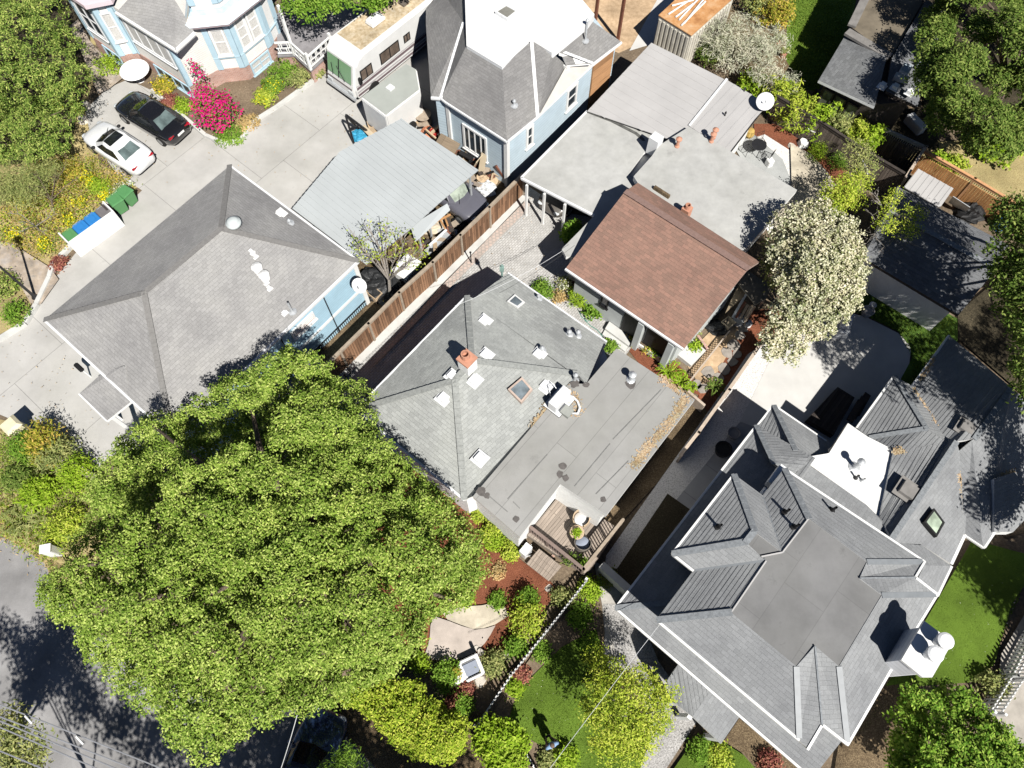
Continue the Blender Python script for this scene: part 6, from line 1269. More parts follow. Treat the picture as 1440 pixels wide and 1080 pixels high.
# ------------------------------------------------------------------ wheelie bins
def bin_proto(name,label,cat,mat,group=None):
    t=thing(name,label,cat,(0,0,0),group); b=MB(); b.frus((0,0,.12),(.46,.5),(.60,.66),.86,0); b.build('body',mat,t,bevel=.02)
    b=MB(); b.frus((0.02,0,.985),(.68,.72),(.60,.62),.09,0); b.box((.0,0,1.08),(.40,.30,.012)); b.build('lid',mat,t,bevel=.02)
    b=MB(); b.tube([V3((-.36,-.25,.96)),V3((-.42,-.25,.98)),V3((-.42,.25,.98)),V3((-.36,.25,.96))],.02,6); b.build('handle',mat,t)
    for s in (-1,1): b=MB(); b.lathe((-.24,s*.30-.03,.13),[(0,0),(.13,0),(.13,.06),(0,.06)],12,axis=(0,1,0)); b.build('wheel',TYRE,t)
    return t
g=bin_proto('wheelie_bin','green wheelie bin in the open, the one nearer the white bin enclosure','bin',GRNP,'loose green wheelie bins'); g.location=W(174,297,0); g.rotation_euler=(0,0,GA-math.pi/2-.1)
dup(g,W(187,286,0),GA-math.pi/2+.12,'green wheelie bin in the open, the one nearer the white sedan','loose green wheelie bins')
en=thing('bin_enclosure','white walled enclosure holding four wheelie bins beside the drive','bin enclosure',W(140,335,0))
e0=W(114,362,0);e1=W(176,317,0); ed=(e1-e0).normalized(); ev=V3((-ed.y,ed.x,0)); 
if ev.y<0: ev=-ev
EL_=(e1-e0).length
for o_,a_,c_ in ((e0,ed*EL_,ev*.08),(e0+ev*.08,ed*.08,ev*.85),(e1-ed*.08+ev*.08,ed*.08,ev*.85)): b=MB(); b.par(o_,a_,c_,V3((0,0,1.25))); b.build('enclosure_wall',WHITE,en)
b=MB(); b.bar(e1-ed*.2+ev*.3+V3((0,0,1.25)),e1-ed*.2+ev*.93+V3((0,0,1.25)),.08,.03); b.build('latch_bar',DKWD,en)
for i,(m,l) in enumerate([(GRNP,'green bin at the lower end inside the white enclosure'),(BLUP,'blue bin inside the white enclosure beside the green one'),(BLUP,'blue bin inside the white enclosure beside the grey one'),(BRNP,'dark grey bin at the upper end inside the white enclosure')]):
    t=bin_proto('wheelie_bin',l,'bin',m,'bins inside the enclosure'); t.location=e0+ed*(EL_*(i+.5)/4)+ev*.52; t.rotation_euler=(0,0,math.atan2(ed.y,ed.x)-math.pi/2)
    t.scale=(1,1.0,1.08)
# ------------------------------------------------------------------ street lamp, wires, small street things
lp=thing('street_lamp','slim black street lamp on a round base beside the slate walk','street lamp',W(52,420,0)); c=W(52,420,0)
b=MB(); b.lathe(c,[(.26,0),(.26,.08),(.18,.16),(.10,.3),(.07,.5),(.055,2.6),(.05,4.4)],14); b.build('pole',BLKM,lp,smooth=False)
b=MB(); b.lathe(c+V3((0,0,4.4)),[(.05,0),(.12,.05),(.20,.35),(.22,.4),(.10,.52),(.03,.6),(0,.62)],12); b.build('lantern',BLKM,lp)
ub=thing('utility_box','small white street utility cabinet among the verge shrubs','utility box',W(82,778,0)); c=W(82,778,0)
b=MB(); b.box(c+V3((0,0,.5)),(.42,.34,1.0),.2); b.build('cabinet',WHT2,ub,bevel=.02); b=MB(); b.box(c+V3((0,0,1.02)),(.46,.38,.05),.2); b.build('lid',WHITE,ub)
WIRE=plain('wire_grey',(.34,.35,.38),.5,.1,3,.5,.3); WIRB=plain('wire_dark',(.06,.06,.06),.6,.1,3)
def wire(name,label,a,b_,r,mat,sag=.25,group=None):
    pts=[]; a=V3(a);b_=V3(b_)
    for i in range(15): t=i/14; p=a.lerp(b_,t); p.z-=sag*4*t*(1-t); pts.append(p)
    m=MB(); m.tube(pts,r,5); return tag(m.build(name,mat,None,a),label,'wire',group)
for i,(p_,q_,l) in enumerate([((-60,968),(300,1110),'topmost of the grey power lines crossing the shaded street'),((-60,985),(290,1122),'second of the grey power lines crossing the shaded street, from the top'),((-60,990),(270,1126),'third of the grey power lines, close beside the second'),((-60,998),(260,1135),'fourth of the grey power lines crossing the shaded street'),((-60,1032),(150,1120),'lowest grey power line, across the pale foliage corner')]): wire('power_line',l,W(*p_,7.6),W(*q_,7.6),.022,WIRE,.1,'power lines over the street')
b=MB()
for x,y in [(40,1012),(112,1041)]: 
    p=W(x,y,7.6); b=MB(); b.box(p,(.05,.34,.04),.9); tag(b.build('line_spacer',WHT2,None,p),'white spacer on the grey power lines '+('nearer the left edge' if x<60 else 'farther from the left edge'),'spacer','line spacers')
wire('service_wire','thin pale wire from the big grey house eave down over the front lawn',W(959,838,4.2),W(755,1105,7),.009,WHT2,.3)
wire('service_wire','thin pale wire hanging over the dark navy car',W(418,1005,6.5),W(385,1110,7.2),.014,WHT2,.1)
wire('service_wire','thin dark wire across the paved yard, the upper one',W(702,412,5.0),W(808,345,3.4),.008,WIRB,.2,'wires over the paved yard'); wire('service_wire','thin pale wire across the paved yard to the cottage wall',W(640,430,5.6),W(792,352,3.3),.008,WHT2,.3,'wires over the paved yard')
b=MB(); c=W(663,372,0); b.tube([c,c+V3((0,0,1.1))],.03,6); b.ell(c+V3((0,0,1.12)),(.06,.06,.06),8,6); tag(b.build('tap_post',BLACK,None,c),'thin black post standing on the paved yard near the fence','post')
for i,(x,y) in enumerate([(488,533),(494,526)]): b=MB(); c=W(x,y,0); b.tube([c,c+V3((0,0,.45))],.025,6); b.box(c+V3((0,0,.47)),(.12,.12,.05)); tag(b.build('path_light',BLACK,None,c),'small black path light at the foot of the board fence','path light','path lights by the fence')
# meter mast on the roof corner of the cottage
b=MB(); c=W(521,566,3.85); 
for k in range(3): b.tube([c+V3((random.uniform(-.2,.2),random.uniform(-.2,.2),.1+k*.1)),c+V3((random.uniform(-.3,.3),random.uniform(-.3,.3),.45)),c+V3((.05,.1,.7))],.02,5)
b.tube([c,c+V3((0,0,.8))],.04,6); tag(b.build('service_mast',BLKM,None,c),'black electric service mast on the left corner of the grey cottage roof','mast')
b=MB(); c=W(706,389,2.9); b.tube([c,c+V3((0,0,1.0))],.05,7); b.box(c+V3((0,0,.7)),(.2,.16,.3)); tag(b.build('service_mast',plain('verdigris',(.20,.30,.27),.6),None,c),'green grey service mast at the top corner of the grey cottage roof','mast')
# ------------------------------------------------------------------ deck furniture
RAT=plain('rattan_tan',(.50,.38,.26),.8,.15,20,bump=.01,bscale=60); RATG=plain('rattan_grey',(.16,.14,.12),.8,.15,20,bump=.01,bscale=60); CUSH=plain('cushion_white',(.68,.67,.66),.9,.05,6); CUSB=plain('cushion_grey_blue',(.28,.31,.38),.9,.08,6)
def tub(name,label,px,py,z,rz,mat,cm,group):
    c=W(px,py,z); t=thing(name,label,'chair',c,group); n=18; b=MB(); r0,r1=.33,.37
    ri=[];ro=[];
    for i in range(n+1):
        a=math.radians(-130+260*i/n)+rz+math.pi; h=.78-.16*abs(i/n-.5)*2
        d=V3((math.cos(a),math.sin(a),0)); ri.append((c+d*r0,h)); ro.append((c+d*r1,h))
    for i in range(n):
        A=[ri[i][0]+V3((0,0,.3)),ri[i+1][0]+V3((0,0,.3)),ri[i+1][0]+V3((0,0,ri[i+1][1])),ri[i][0]+V3((0,0,ri[i][1]))]; B_=[ro[i][0]+V3((0,0,.28)),ro[i+1][0]+V3((0,0,.28)),ro[i+1][0]+V3((0,0,ro[i+1][1])),ro[i][0]+V3((0,0,ro[i][1]))]
        b.face(A[::-1]); b.face(B_); b.face([A[3],A[2],B_[2],B_[3]])
    b.build('backrest',mat,t); b=MB(); b.lathe(c,[(.35,.28),(.36,.36),(.33,.38),(0,.38)],20); b.build('seat',mat,t)
    b=MB(); b.lathe(c,[(.29,.385),(.31,.42),(.28,.46),(0,.47)],20); b.build('cushion',cm,t,smooth=True)
    for k in range(4): a=rz+.78+k*1.57; b=MB(); b.tube([c+V3((math.cos(a)*.26,math.sin(a)*.26,.3)),c+V3((math.cos(a)*.3,math.sin(a)*.3,0))],.018,6); b.build('leg',mat,t)
    return t
tub('garden_chair','tan rattan tub chair with a white cushion on the deck',816,733,.75,-2.2,RAT,CUSH,'rattan chairs on the deck'); tub('garden_chair','brown rattan tub chair with a grey blue cushion on the deck',818,767,.75,1.2,RATG,CUSB,'rattan chairs on the deck')
t=thing('garden_table','small round tan table between the two rattan chairs','table',W(810,752,.75)); c=W(810,752,.75); b=MB(); b.lathe(c,[(.30,.5),(.32,.52),(.30,.55),(0,.55)],20); b.build('tabletop',RAT,t)
for k in range(3): a=k*2.09; b=MB(); b.tube([c+V3((0,0,.5)),c+V3((math.cos(a)*.24,math.sin(a)*.24,0))],.02,6); b.build('leg',RAT,t)
def pot(name,label,px,py,z,r,h,mat,leafm=None,cat='plant pot',group=None):
    c=W(px,py,z); t=thing(name,label,cat,c,group); b=MB(); b.lathe(c,[(r*.7,0),(r*.95,h*.8),(r,h),(r*.86,h),(r*.8,h*.8),(0,h*.78)],16); b.build('pot',mat,t)
    if leafm: pos,nr=crown_pts([((c.x,c.y,z+h*1.15),(r*1.2,r*1.2,r*.9))],26,8,.06); leafmesh('foliage',pos,nr,.11,.05,leafm,t)
    return t
pot('potted_plant','little potted plant standing on the round tan table',811,750,1.3,.1,.1,TERR,LF_LIM); pot('potted_plant','dark potted plant on the shaded corner of the deck',800,788,.75,.2,.3,BLACK,LF_DRK); pot('potted_plant','potted plant at the outer rail corner of the deck',818,793,.75,.18,.3,DKWD,LF_GRN)
# ------------------------------------------------------------------ front garden seat
def lounge(name,label,px,py,rz,s,cm,group=None):
    c=W(px,py,0); t=thing(name,label,'armchair',(0,0,0),group); b=MB(); b.box((0,0,.2),(.8*s,.8*s,.36)); b.build('seat_base',WHITE,t,bevel=.03)
    b=MB(); b.box((.04,0,.43),(.62*s,.52*s,.14)); b.build('seat_cushion',cm,t,bevel=.04); b=MB(); b.box((-.36*s,0,.5),(.14*s,.86*s,.85)); b.build('backrest',WHITE,t,bevel=.04)
    for y in (-.38,.38): b=MB(); b.box((.02,y*s,.46),(.72*s,.12*s,.22)); b.build('armrest',WHITE,t,bevel=.03)
    t.location=c; t.rotation_euler=(0,0,rz); return t
lounge('armchair','white outdoor armchair with a grey blue cushion beside the flagstone patio',664,940,2.3+math.pi/2-.3,1.0,CUSB)
t=thing('side_table','white square side table with a plate beside the white armchair','side table',W(645,950,0)); c=W(645,950,0); b=MB(); b.box(c+V3((0,0,.46)),(.62,.62,.06),.55); b.build('tabletop',WHITE,t)
for sx in (-1,1):
    for sy in (-1,1): b=MB(); b.box(c+V3((sx*.2,sy*.24,.22)),(.06,.06,.43),.55); b.build('leg',WHITE,t)
pot('potted_plant','orange leaved plant in a pale pot on the white side table',642,946,.49,.16,.12,CUTW,LF_ORG)
STN=speck('pale_boulder',[(.3,(.40,.36,.31)),(.7,(.62,.58,.52))],2.5,5,.02)
def stone(name,label,px,py,r,h,mat,group=None,z=0,cat='stone',flat=False):
    c=W(px,py,z); n=9; ph=random.uniform(0,6); o=[c+V3((math.cos(ph+k/n*6.283)*r*random.uniform(.75,1.12),math.sin(ph+k/n*6.283)*r*random.uniform(.75,1.12),0)) for k in range(n)]; b=MB()
    lo=[p for p in o]; hi=[p.lerp(c,.12 if flat else .3)+V3((0,0,h*random.uniform(.9,1.05) if not flat else h)) for p in o]; b.face(hi); 
    for i in range(n): j=(i+1)%n; b.face([lo[i],lo[j],hi[j],hi[i]])
    return tag(b.build(name,mat,None,c,bevel=0),label,cat,group)
for x,y,r,h,l in [(676,917,.2,.28,'pale boulder behind the white armchair'),(670,912,.16,.2,'small grey boulder beside the pale one'),(714,922,.26,.12,'flat cream stone at the edge of the red mulch'),(675,958,.3,.15,'broad flat stone below the white armchair'),(772,828,.24,.1,'cream stone by the deck steps'),(1278,1062,.5,.3,'large grey boulder in the lower right corner litter'),(122,150,.3,.25,'pale rock beside the slate steps'),(118,170,.34,.25,'grey rock at the edge of the drive by the tree')]: stone('boulder',l,x,y,r,h,STN)
for i,(x,y,r) in enumerate([(757,815,.3),(765,822,.26),(748,822,.24),(755,830,.25)]): stone('flagstone','cream flagstone on the bare earth below the deck steps',x,y,r,.04,FLAG,'flagstones below the deck steps',flat=True,z=.03)
for x,y,r in [(1040,472,.3),(1032,486,.36),(1022,496,.34),(1036,498,.28),(1030,509,.30),(1018,519,.34),(995,523,.36),(1010,531,.32),(979,541,.3),(989,546,.32),(1045,462,.28)]: stone('stepping_stone','irregular grey stepping stone set in the shaded red mulch',x,y,r,.05,plain('stepping_stone_%d'%int(x),(.30,.27,.24),.9,.2,4),'stepping stones in the red mulch',flat=True,z=.03)
for i in range(16):
    a=i/15; x=1112+(1172-1112)*a; y=206+(262-206)*a-8*math.sin(a*3.1)
    stone('edging_stone','cream edging stone along the red mulch of the back garden',x,y,random.uniform(.16,.26),.12,STN,'edging stones of the back garden')
# ------------------------------------------------------------------ hose, planter, steps
b=MB(); hs=[W(x,y,.04) for x,y in [(812,434),(818,446),(826,452),(834,448),(830,440),(823,441),(822,450),(830,458),(840,464),(848,474),(852,482)]]; b.tube(hs,.025,6); tag(b.build('garden_hose',plain('hose_green',(.06,.22,.17),.5),None,hs[0],smooth=True),'green garden hose looped on the narrow paved side path','hose')
pl=thing('planter_box','long white planter box along the porch of the grey cottage','planter',W(925,490,0)); p_,q_=W(893,480,0),W(937,509,0); b=MB(); d=(q_-p_).normalized(); b.bar(p_,q_,.5,.45); b.build('trough',WHITE,pl); b=MB(); b.bar(p_+V3((0,0,.452))+d*.05,q_+V3((0,0,.452))-d*.05,.38,.01); b.build('soil',DIRT,pl)
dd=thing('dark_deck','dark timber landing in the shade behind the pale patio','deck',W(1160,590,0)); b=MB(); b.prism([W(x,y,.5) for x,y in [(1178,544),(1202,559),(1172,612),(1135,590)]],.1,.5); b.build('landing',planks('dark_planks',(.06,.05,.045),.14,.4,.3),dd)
for k in range(3): b=MB(); o_=W(1208+k*3,555-k*6,.0); b.par(W(1206+5*k,562-5*k,.4-.12*k),W(1190+5*k,590-5*k,.4-.12*k)-W(1206+5*k,562-5*k,.4-.12*k),UB*.3,V3((0,0,.08))); b.build('step',DKWD,dd)
# ------------------------------------------------------------------ barbecue corner
bq=thing('covered_barbecue','barbecue under a pale silver cover beside the blossom tree','barbecue',W(1180,464,0)); c=W(1180,464,0)
b=MB(); b.frus(c,(1.3,.72),(1.2,.6),.85,GA+.3); b.frus(c+V3((0,0,.85)),(1.0,.6),(.7,.3),.3,GA+.3); b.build('cover',plain('silver_cover',(.52,.54,.57),.5,.15,2.5,.4,bump=.03,bscale=4),bq,bevel=.06); b=MB(); b.box(c+V3((.1,.3,.55)),(.9,.2,.5),GA+.3); b.build('grill_body',BLACK,bq)
pot('urn','round grey urn on the edge of the pale patio',1216,443,0,.3,.5,plain('urn_grey',(.42,.40,.38),.8,.1,5),None,'urn'); pot('urn','small pale pot behind the round grey urn',1223,434,0,.18,.4,STUC,None,'urn')
pot('plant_pot','large dark round pot in the shade beside the big grey house',1014,636,0,.4,.5,BLACK,None); pot('plant_pot','grey round pot in the shade by the low skirt roof',1030,612,0,.3,.35,plain('pot_grey',(.25,.24,.25),.8),None)
b=MB(); p_=W(975,690,.01); b.box(p_+V3((0,0,.01)),(1.5,.9,.02),GA); tag(b.build('door_mat',BLACK,None,p_),'black rubber mat on the shaded side path','mat')
# ------------------------------------------------------------------ back patio set
def wirechair(name,label,px,py,rz,group):
    c=W(px,py,0); t=thing(name,label,'chair',(0,0,0),group); b=MB(); 
    for i in range(6): y=-.2+.08*i; b.tube([V3((-.2,y,.45)),V3((.22,y,.45))],.008,4)
    b.tube([V3((.22,-.22,.45)),V3((.22,.22,.45)),V3((-.22,.22,.45)),V3((-.22,-.22,.45)),V3((.22,-.22,.45))],.014,5); b.build('seat',BLKM,t); b=MB()
    b.tube([V3((-.2,-.22,.45)),V3((-.3,-.22,.9)),V3((-.3,.22,.9)),V3((-.2,.22,.45))],.014,5)
    for i in range(5): y=-.16+.08*i; b.tube([V3((-.21,y,.47)),V3((-.3,y,.9))],.008,4)
    b.build('backrest',BLKM,t)
    for x in (-.2,.2):
        for y in (-.2,.2): b=MB(); b.tube([V3((x,y,.45)),V3((x*1.15,y*1.15,0))],.014,5); b.build('leg',BLKM,t)
    t.location=c; t.rotation_euler=(0,0,rz); return t
wirechair('wire_chair','black wire chair on the back patio, the left one',1049,216,.5,'black wire patio chairs'); wirechair('wire_chair','black wire chair on the back patio beside the roof edge, the right one',1075,226,2.6,'black wire patio chairs'); wirechair('wire_chair','black wire chair on the back patio nearest the garden stones',1067,207,-1.2,'black wire patio chairs')
t=thing('wire_table','black wire table among the patio chairs','table',W(1062,216,0)); c=W(1062,216,0); b=MB(); b.lathe(c,[(.4,.7),(.42,.71),(.4,.72),(0,.72)],20); b.build('tabletop',BLKM,t)
for k in range(4): a=k*1.57; b=MB(); b.tube([c+V3((math.cos(a)*.3,math.sin(a)*.3,.7)),c+V3((math.cos(a)*.36,math.sin(a)*.36,0))],.015,5); b.build('leg',BLKM,t)
b=MB(); c=W(1080,233,0); b.box(c+V3((0,0,.25)),(.35,.35,.5),.4); tag(b.build('patio_stool',WHITE,None,c,bevel=.03),'white cube stool at the corner of the grey flat roof','stool')
b=MB(); c=W(1052,192,0); b.lathe(c,[(.2,0),(.3,.25),(.22,.5),(.1,.55),(0,.56)],10); tag(b.build('yellow_ornament',plain('ochre_clay',(.48,.33,.10),.7),None,c),'ochre clay ornament at the edge of the back patio','ornament')
fo=thing('stone_fountain','white carved stone bird bath by the dark fence','bird bath',W(1137,195,0)); c=W(1137,195,0); b=MB(); b.lathe(c,[(.32,0),(.30,.1),(.14,.2),(.12,.75),(.22,.85)],14); b.build('pedestal',STUC,fo); b=MB(); b.lathe(c,[(.2,.82),(.45,.95),(.48,1.02),(.40,1.0),(.15,.92),(0,.9)],20); b.build('bowl',STUC,fo)
stone('boulder','white boulder in front of the carved bird bath',1128,205,.38,.35,STUC)
for i,(x,y) in enumerate([(1101,22),(1103,32),(1093,60),(1100,80)]): pot('terracotta_pot','terracotta pot at the edge of the back lawn, number %s from the top'%['one','two','three','four'][i],x,y,0,.22,.35,TERR,LF_OLI,'plant pot','terracotta pots by the back lawn')
# ------------------------------------------------------------------ junk
def heap(name,label,px,py,r,mat,z=0,cat='tarp',group=None,sq=(1,.8,.6),seed=1):
    c=W(px,py,z); n,k=18,10; vs=[];fs=[]; rg=np.random.default_rng(seed); P=[]
    for i in range(k+1):
        ph=math.pi*.5*i/k
        for j in range(n): t=6.283*j/n; P.append((math.cos(t)*math.cos(ph),math.sin(t)*math.cos(ph),math.sin(ph)))
    P=np.array(P); f=1+.28*vnoise(P,4.5,seed)
    vs=[c+V3((p[0]*q*r*sq[0],p[1]*q*r*sq[1],max(0,p[2]*q*r*sq[2]))) for p,q in zip(P,f)]
    for i in range(k):
        for j in range(n): j2=(j+1)%n; fs.append((i*n+j,i*n+j2,(i+1)*n+j2,(i+1)*n+j))
    b=MB(); b.quads(vs,fs); return tag(b.build(name,mat,None,c),label,cat,group)
def board(name,label,p,q,h0,h1,w,th,mat,cat='board',group=None):
    a=W(*p,h0);c=W(*q,h1); b=MB(); b.bar(a,c,w,th); return tag(b.build(name,mat,None,a),label,cat,group)
def crate(name,label,px,py,s,h,rz,mat,z=0,cat='box',open_=True):
    c=W(px,py,z); t=0.03; b=MB(); cx=V3((math.cos(rz),math.sin(rz),0));cy=V3((-math.sin(rz),math.cos(rz),0)); o=c-cx*s[0]/2-cy*s[1]/2; Z=V3((0,0,h))
    if open_: b.par(o,cx*s[0],cy*t,Z); b.par(o+cy*(s[1]-t),cx*s[0],cy*t,Z); b.par(o+cy*t,cx*t,cy*(s[1]-2*t),Z); b.par(o+cy*t+cx*(s[0]-t),cx*t,cy*(s[1]-2*t),Z); b.par(o+cx*t+cy*t,cx*(s[0]-2*t),cy*(s[1]-2*t),Z*.3)
    else: b.par(o,cx*s[0],cy*s[1],Z); b.par(o-cx*.02-cy*.02+Z,cx*(s[0]+.04),cy*(s[1]+.04),V3((0,0,.04)))
    return tag(b.build(name,mat,None,c,bevel=0),label,cat)
def drum(name,label,px,py,r,h,mat,z=0,cat='barrel',axis=None):
    c=W(px,py,z); b=MB(); b.lathe(c,[(r*.94,0),(r,.03),(r*.97,h*.33),(r,h*.36),(r*.97,h*.39),(r*.97,h*.63),(r,h*.66),(r*.97,h*.69),(r,h),(r*.9,h),(r*.88,h-.04),(0,h-.05)],18,axis=axis); return tag(b.build(name,mat,None,c),label,cat)
sp=thing('cable_spool','wooden cable spool standing behind the white trailer','cable spool',W(596,172,0)); c=W(596,172,.0)
for z in (.05,.6): b=MB(); b.lathe(c+V3((0,0,z)),[(.48,0),(.5,.03),(.48,.07),(0,.07)],20); b.build('flange',WOOD,sp)
b=MB(); b.lathe(c,[(.2,.12),(.2,.6)],14); b.build('drum',WOOD,sp)
ORG=plain('orange_fabric',(.55,.22,.12),.8,.3,5); REDP=plain('red_plastic',(.40,.03,.03),.5,.2,4); BLUT=plain('blue_tarp',(.04,.28,.45),.5,.3,4,bump=.03,bscale=6); WTARP=plain('white_sheeting',(.60,.61,.62),.6,.15,3,bump=.03,bscale=6)
heap('cloth_heap','orange cloth heap beside the wooden cable spool',603,186,.5,ORG,seed=2); crate('storage_crate','red plastic crate between the orange heap and the plywood',612,191,(.5,.4),.4,.4,REDP)
board('plywood_board','weathered brown plywood sheet leaning by the pale blue house',(624,212),(634,195),.9,1.2,1.3,.03,planks('old_ply',(.22,.17,.12),1.2,.8,.1),'plywood sheet'); heap('cloth_heap','orange and white heap below the brown plywood',638,206,.4,ORG,seed=4)
crate('cardboard_box','open cardboard box below the three part window',661,215,(.8,.6),.6,.5,CARD,cat='cardboard box'); crate('cardboard_box','shallow pale cardboard box beside the open one',650,222,(.6,.5),.35,1.0,CARD,cat='cardboard box')
board('plywood_board','tan plywood sheet leaning upright near the house corner',(669,233),(677,220),.4,1.4,1.0,.03,PLYW,'plywood sheet'); board('plywood_board','narrow tan board standing beside the tan plywood sheet',(676,246),(681,216),.2,1.5,.35,.03,PLYW,'board')
heap('rust_heap','rusty red metal heap at the corner of the pale blue house',703,240,.75,RUST,seed=6,sq=(1,.7,.8),cat='scrap heap'); heap('scrap_heap','dark scrap heap under the pale blue window',690,236,.6,BLACK,seed=7,cat='scrap heap'); board('steel_beam','rusty brown beam leaning on the corner of the pale blue house',(712,252),(697,232),.3,1.1,.25,.12,RUSP,'beam')
heap('plastic_sheeting','crumpled white plastic sheeting beside the grey car',683,267,.62,WTARP,seed=8,cat='plastic sheet'); heap('junk_heap','mixed pale scrap heap above the white sheeting',684,252,.6,CARD,seed=9,cat='scrap heap'); crate('milk_crate','dark crate beside the grey car bonnet',665,264,(.5,.4),.5,.2,BLACK); board('timber_plank','brown plank across the gap at the carport corner',(650,262),(668,248),.6,.9,.3,.04,WOOD,'plank'); board('timber_plank','pale plank leaning at the carport corner',(660,255),(676,262),.5,1.0,.25,.04,CUTW,'plank')
heap('tarp_pile','tan tarp spread below the eave panel of the metal carport',600,315,1.0,TAN,seed=11,sq=(1.3,.7,.35)); sw=thing('saw_horse','orange wooden trestle beside the tan tarp','trestle',W(622,305,0))
for a_,c_ in (((614,300),(626,322)),((622,296),(630,318)),((614,312),(634,302))): b=MB(); b.bar(W(*a_,.5),W(*c_,.8),.09,.06); b.build('beam',plain('orange_wood_%d'%a_[0],(.50,.27,.12),.7),sw)
heap('plastic_sheeting','white and pink sheeting on the junk strip along the board fence',630,325,.5,WTARP,seed=12,sq=(1.2,.6,.5),cat='plastic sheet'); heap('junk_heap','dark junk heap between the grey car and the board fence',648,318,.6,BLACK,seed=13,cat='scrap heap'); board('metal_ladder','aluminium ladder lying along the board fence',(600,356),(632,330),.5,.6,.4,.05,GALV,'ladder'); board('gutter_length','long pale gutter lying beside the aluminium ladder',(604,346),(628,324),.6,.6,.12,.08,WHT2,'gutter'); heap('tarp_pile','black tarp over junk between the blue wall and the thin grey tree',530,400,1.05,TARP,seed=14,sq=(1.1,.9,.8)); heap('tarp_pile','second black tarp heap below the thin grey tree',552,420,.7,TARP,seed=15,sq=(1,.9,.7)); b=MB(); c=W(574,385,0); b.box(c+V3((0,0,.7)),(1.3,1.0,.06),GA+.1); b.box(c+V3((0,0,.35)),(1.1,.8,.68),GA+.1); tag(b.build('chest_freezer',WHITE,None,c,bevel=.05),'white topped chest behind the board fence under the leaf tufts','chest')
crate('yellow_crate','small yellow crate behind the board fence near the blue wall',548,427,(.45,.4),.4,GA,plain('yellow_plastic',(.62,.50,.06),.5)); crate('cardboard_box','brown box at the foot of the blue siding corner',528,418,(.5,.7),.5,GA,CARD,cat='cardboard box')
eh=thing('engine_hoist','black steel A frame hoist at the top edge of the metal carport','hoist',W(497,190,0)); ap=W(486,163,1.9)
for p_ in ((498,203,0),(522,190,0),(505,185,0)): b=MB(); b.bar(ap,W(*p_),.11,.11); b.build('leg',BLKM,eh)
b=MB(); b.bar(W(492,182,1.1),W(505,177,1.1),.08,.08); b.build('brace',BLKM,eh); b=MB(); b.tube([ap,ap+V3((0,0,-.9))],.02,5); b.build('chain',GALV,eh)
heap('blue_tarp','bright blue tarp heap under the black A frame hoist',506,192,.5,BLUT,seed=16); board('timber_plank','pale yellow plank beside the white trailer door',(510,178),(522,190),.3,.5,.3,.05,PLYW,'plank'); crate('cardboard_box','tan box at the foot of the white trailer',524,183,(.4,.5),.5,.3,CARD,cat='cardboard box')
# junk beside the brown roof cottage
for i,(p_,q_,m) in enumerate([((1030,447),(1050,412),WHT2),((1034,449),(1048,424),RUSP),((1040,450),(1052,428),WOOD),((1046,450),(1056,430),WOOD),((1050,452),(1060,433),RUSP)]): board('scrap_timber',['long white pole in the timber pile beside the brown roof cottage','rusty red bar in the timber pile beside the brown roof cottage','brown timber in the middle of the pile beside the brown roof cottage','second brown timber of the pile beside the brown roof cottage','last reddish timber of the pile, nearest the blossom tree'][i],p_,q_,.25,1.0,.12,.06,m,'timber','timber pile by the cottage')
drum('wash_tub','round grey tub at the foot of the timber pile',1037,453,.3,.4,GALV,cat='tub'); drum('bucket','small white bucket beside the round grey tub',1051,458,.17,.3,WHT2,cat='bucket'); crate('tan_crate','tan crate left of the round grey tub',1022,458,(.5,.5),.4,.7,PLYW); heap('tarp_pile','black tarp heap under the eave of the brown roof cottage',1008,462,.55,TARP,seed=20); drum('bucket','dark bucket against the brown roof cottage eave',1003,448,.2,.35,BLACK,cat='bucket')
b=MB(); c=W(990,480,0); b.bar(W(978,473,0),W(993,494,0),.12,.3); tag(b.build('brick_edging',BRK,None,c),'low brick edging beside the concrete side step','edging')
drum('blue_barrel','blue barrel in the shadow behind the dark garage roof',1402,320,.3,.8,BLUP); heap('scrap_heap','dark scrap heap between the dark garage and the orange fence',1362,300,.8,BLACK,seed=22,cat='scrap heap'); board('metal_sheet','dull grey sheet leaning in the shade behind the garden shed',(1345,292),(1352,284),.2,1.2,1.0,.03,GALV,'metal sheet')
b=MB(); c=W(1283,180,0); b.box(c+V3((0,0,.3)),(.5,1.2,.6),.5); tag(b.build('white_bench',WHT2,None,c,bevel=.04),'white object like a bench in the dark yard under the massive tree','bench')
b=MB(); c=W(739,777,.0); 
for k in range(5): b.tube([c+V3((random.uniform(-.3,.3),random.uniform(-.3,.3),.1*k)),c+V3((random.uniform(-.3,.3),random.uniform(-.3,.3),.15*k+.2))],.02,5)
b.box(c+V3((0,0,.4)),(.5,.35,.8),GA); tag(b.build('meter_cabinet',WHT2,None,c,bevel=.02),'white meter cabinet at the corner of the deck and cottage wall','cabinet')
sh2=thing('driveway_sign','black mailbox on a post at the porch of the grey hip roof house','mailbox',W(132,533,0)); c=W(128,530,0); b=MB(); b.tube([c,c+V3((0,0,1.0))],.04,6); b.build('post',WHITE,sh2); b=MB(); b.box(c+V3((0,0,1.1)),(.22,.5,.25),GA); b.build('box',BLACK,sh2,bevel=.04)
um=thing('garden_parasol','folded white half round table top at the corner of the painted house','table',W(197,112,0)); c=W(197,112,0); b=MB(); b.lathe(c,[(.82,.70),(.85,.73),(.82,.76),(0,.76)],24); b.build('tabletop',WHITE,um); b=MB(); b.lathe(c,[(.3,0),(.06,.06),(.06,.7)],10); b.build('stand',WHITE,um)
um.name='round_table'; um['label']='round white table at the foot of the painted house near the black sedan'; sh2.name='mailbox'
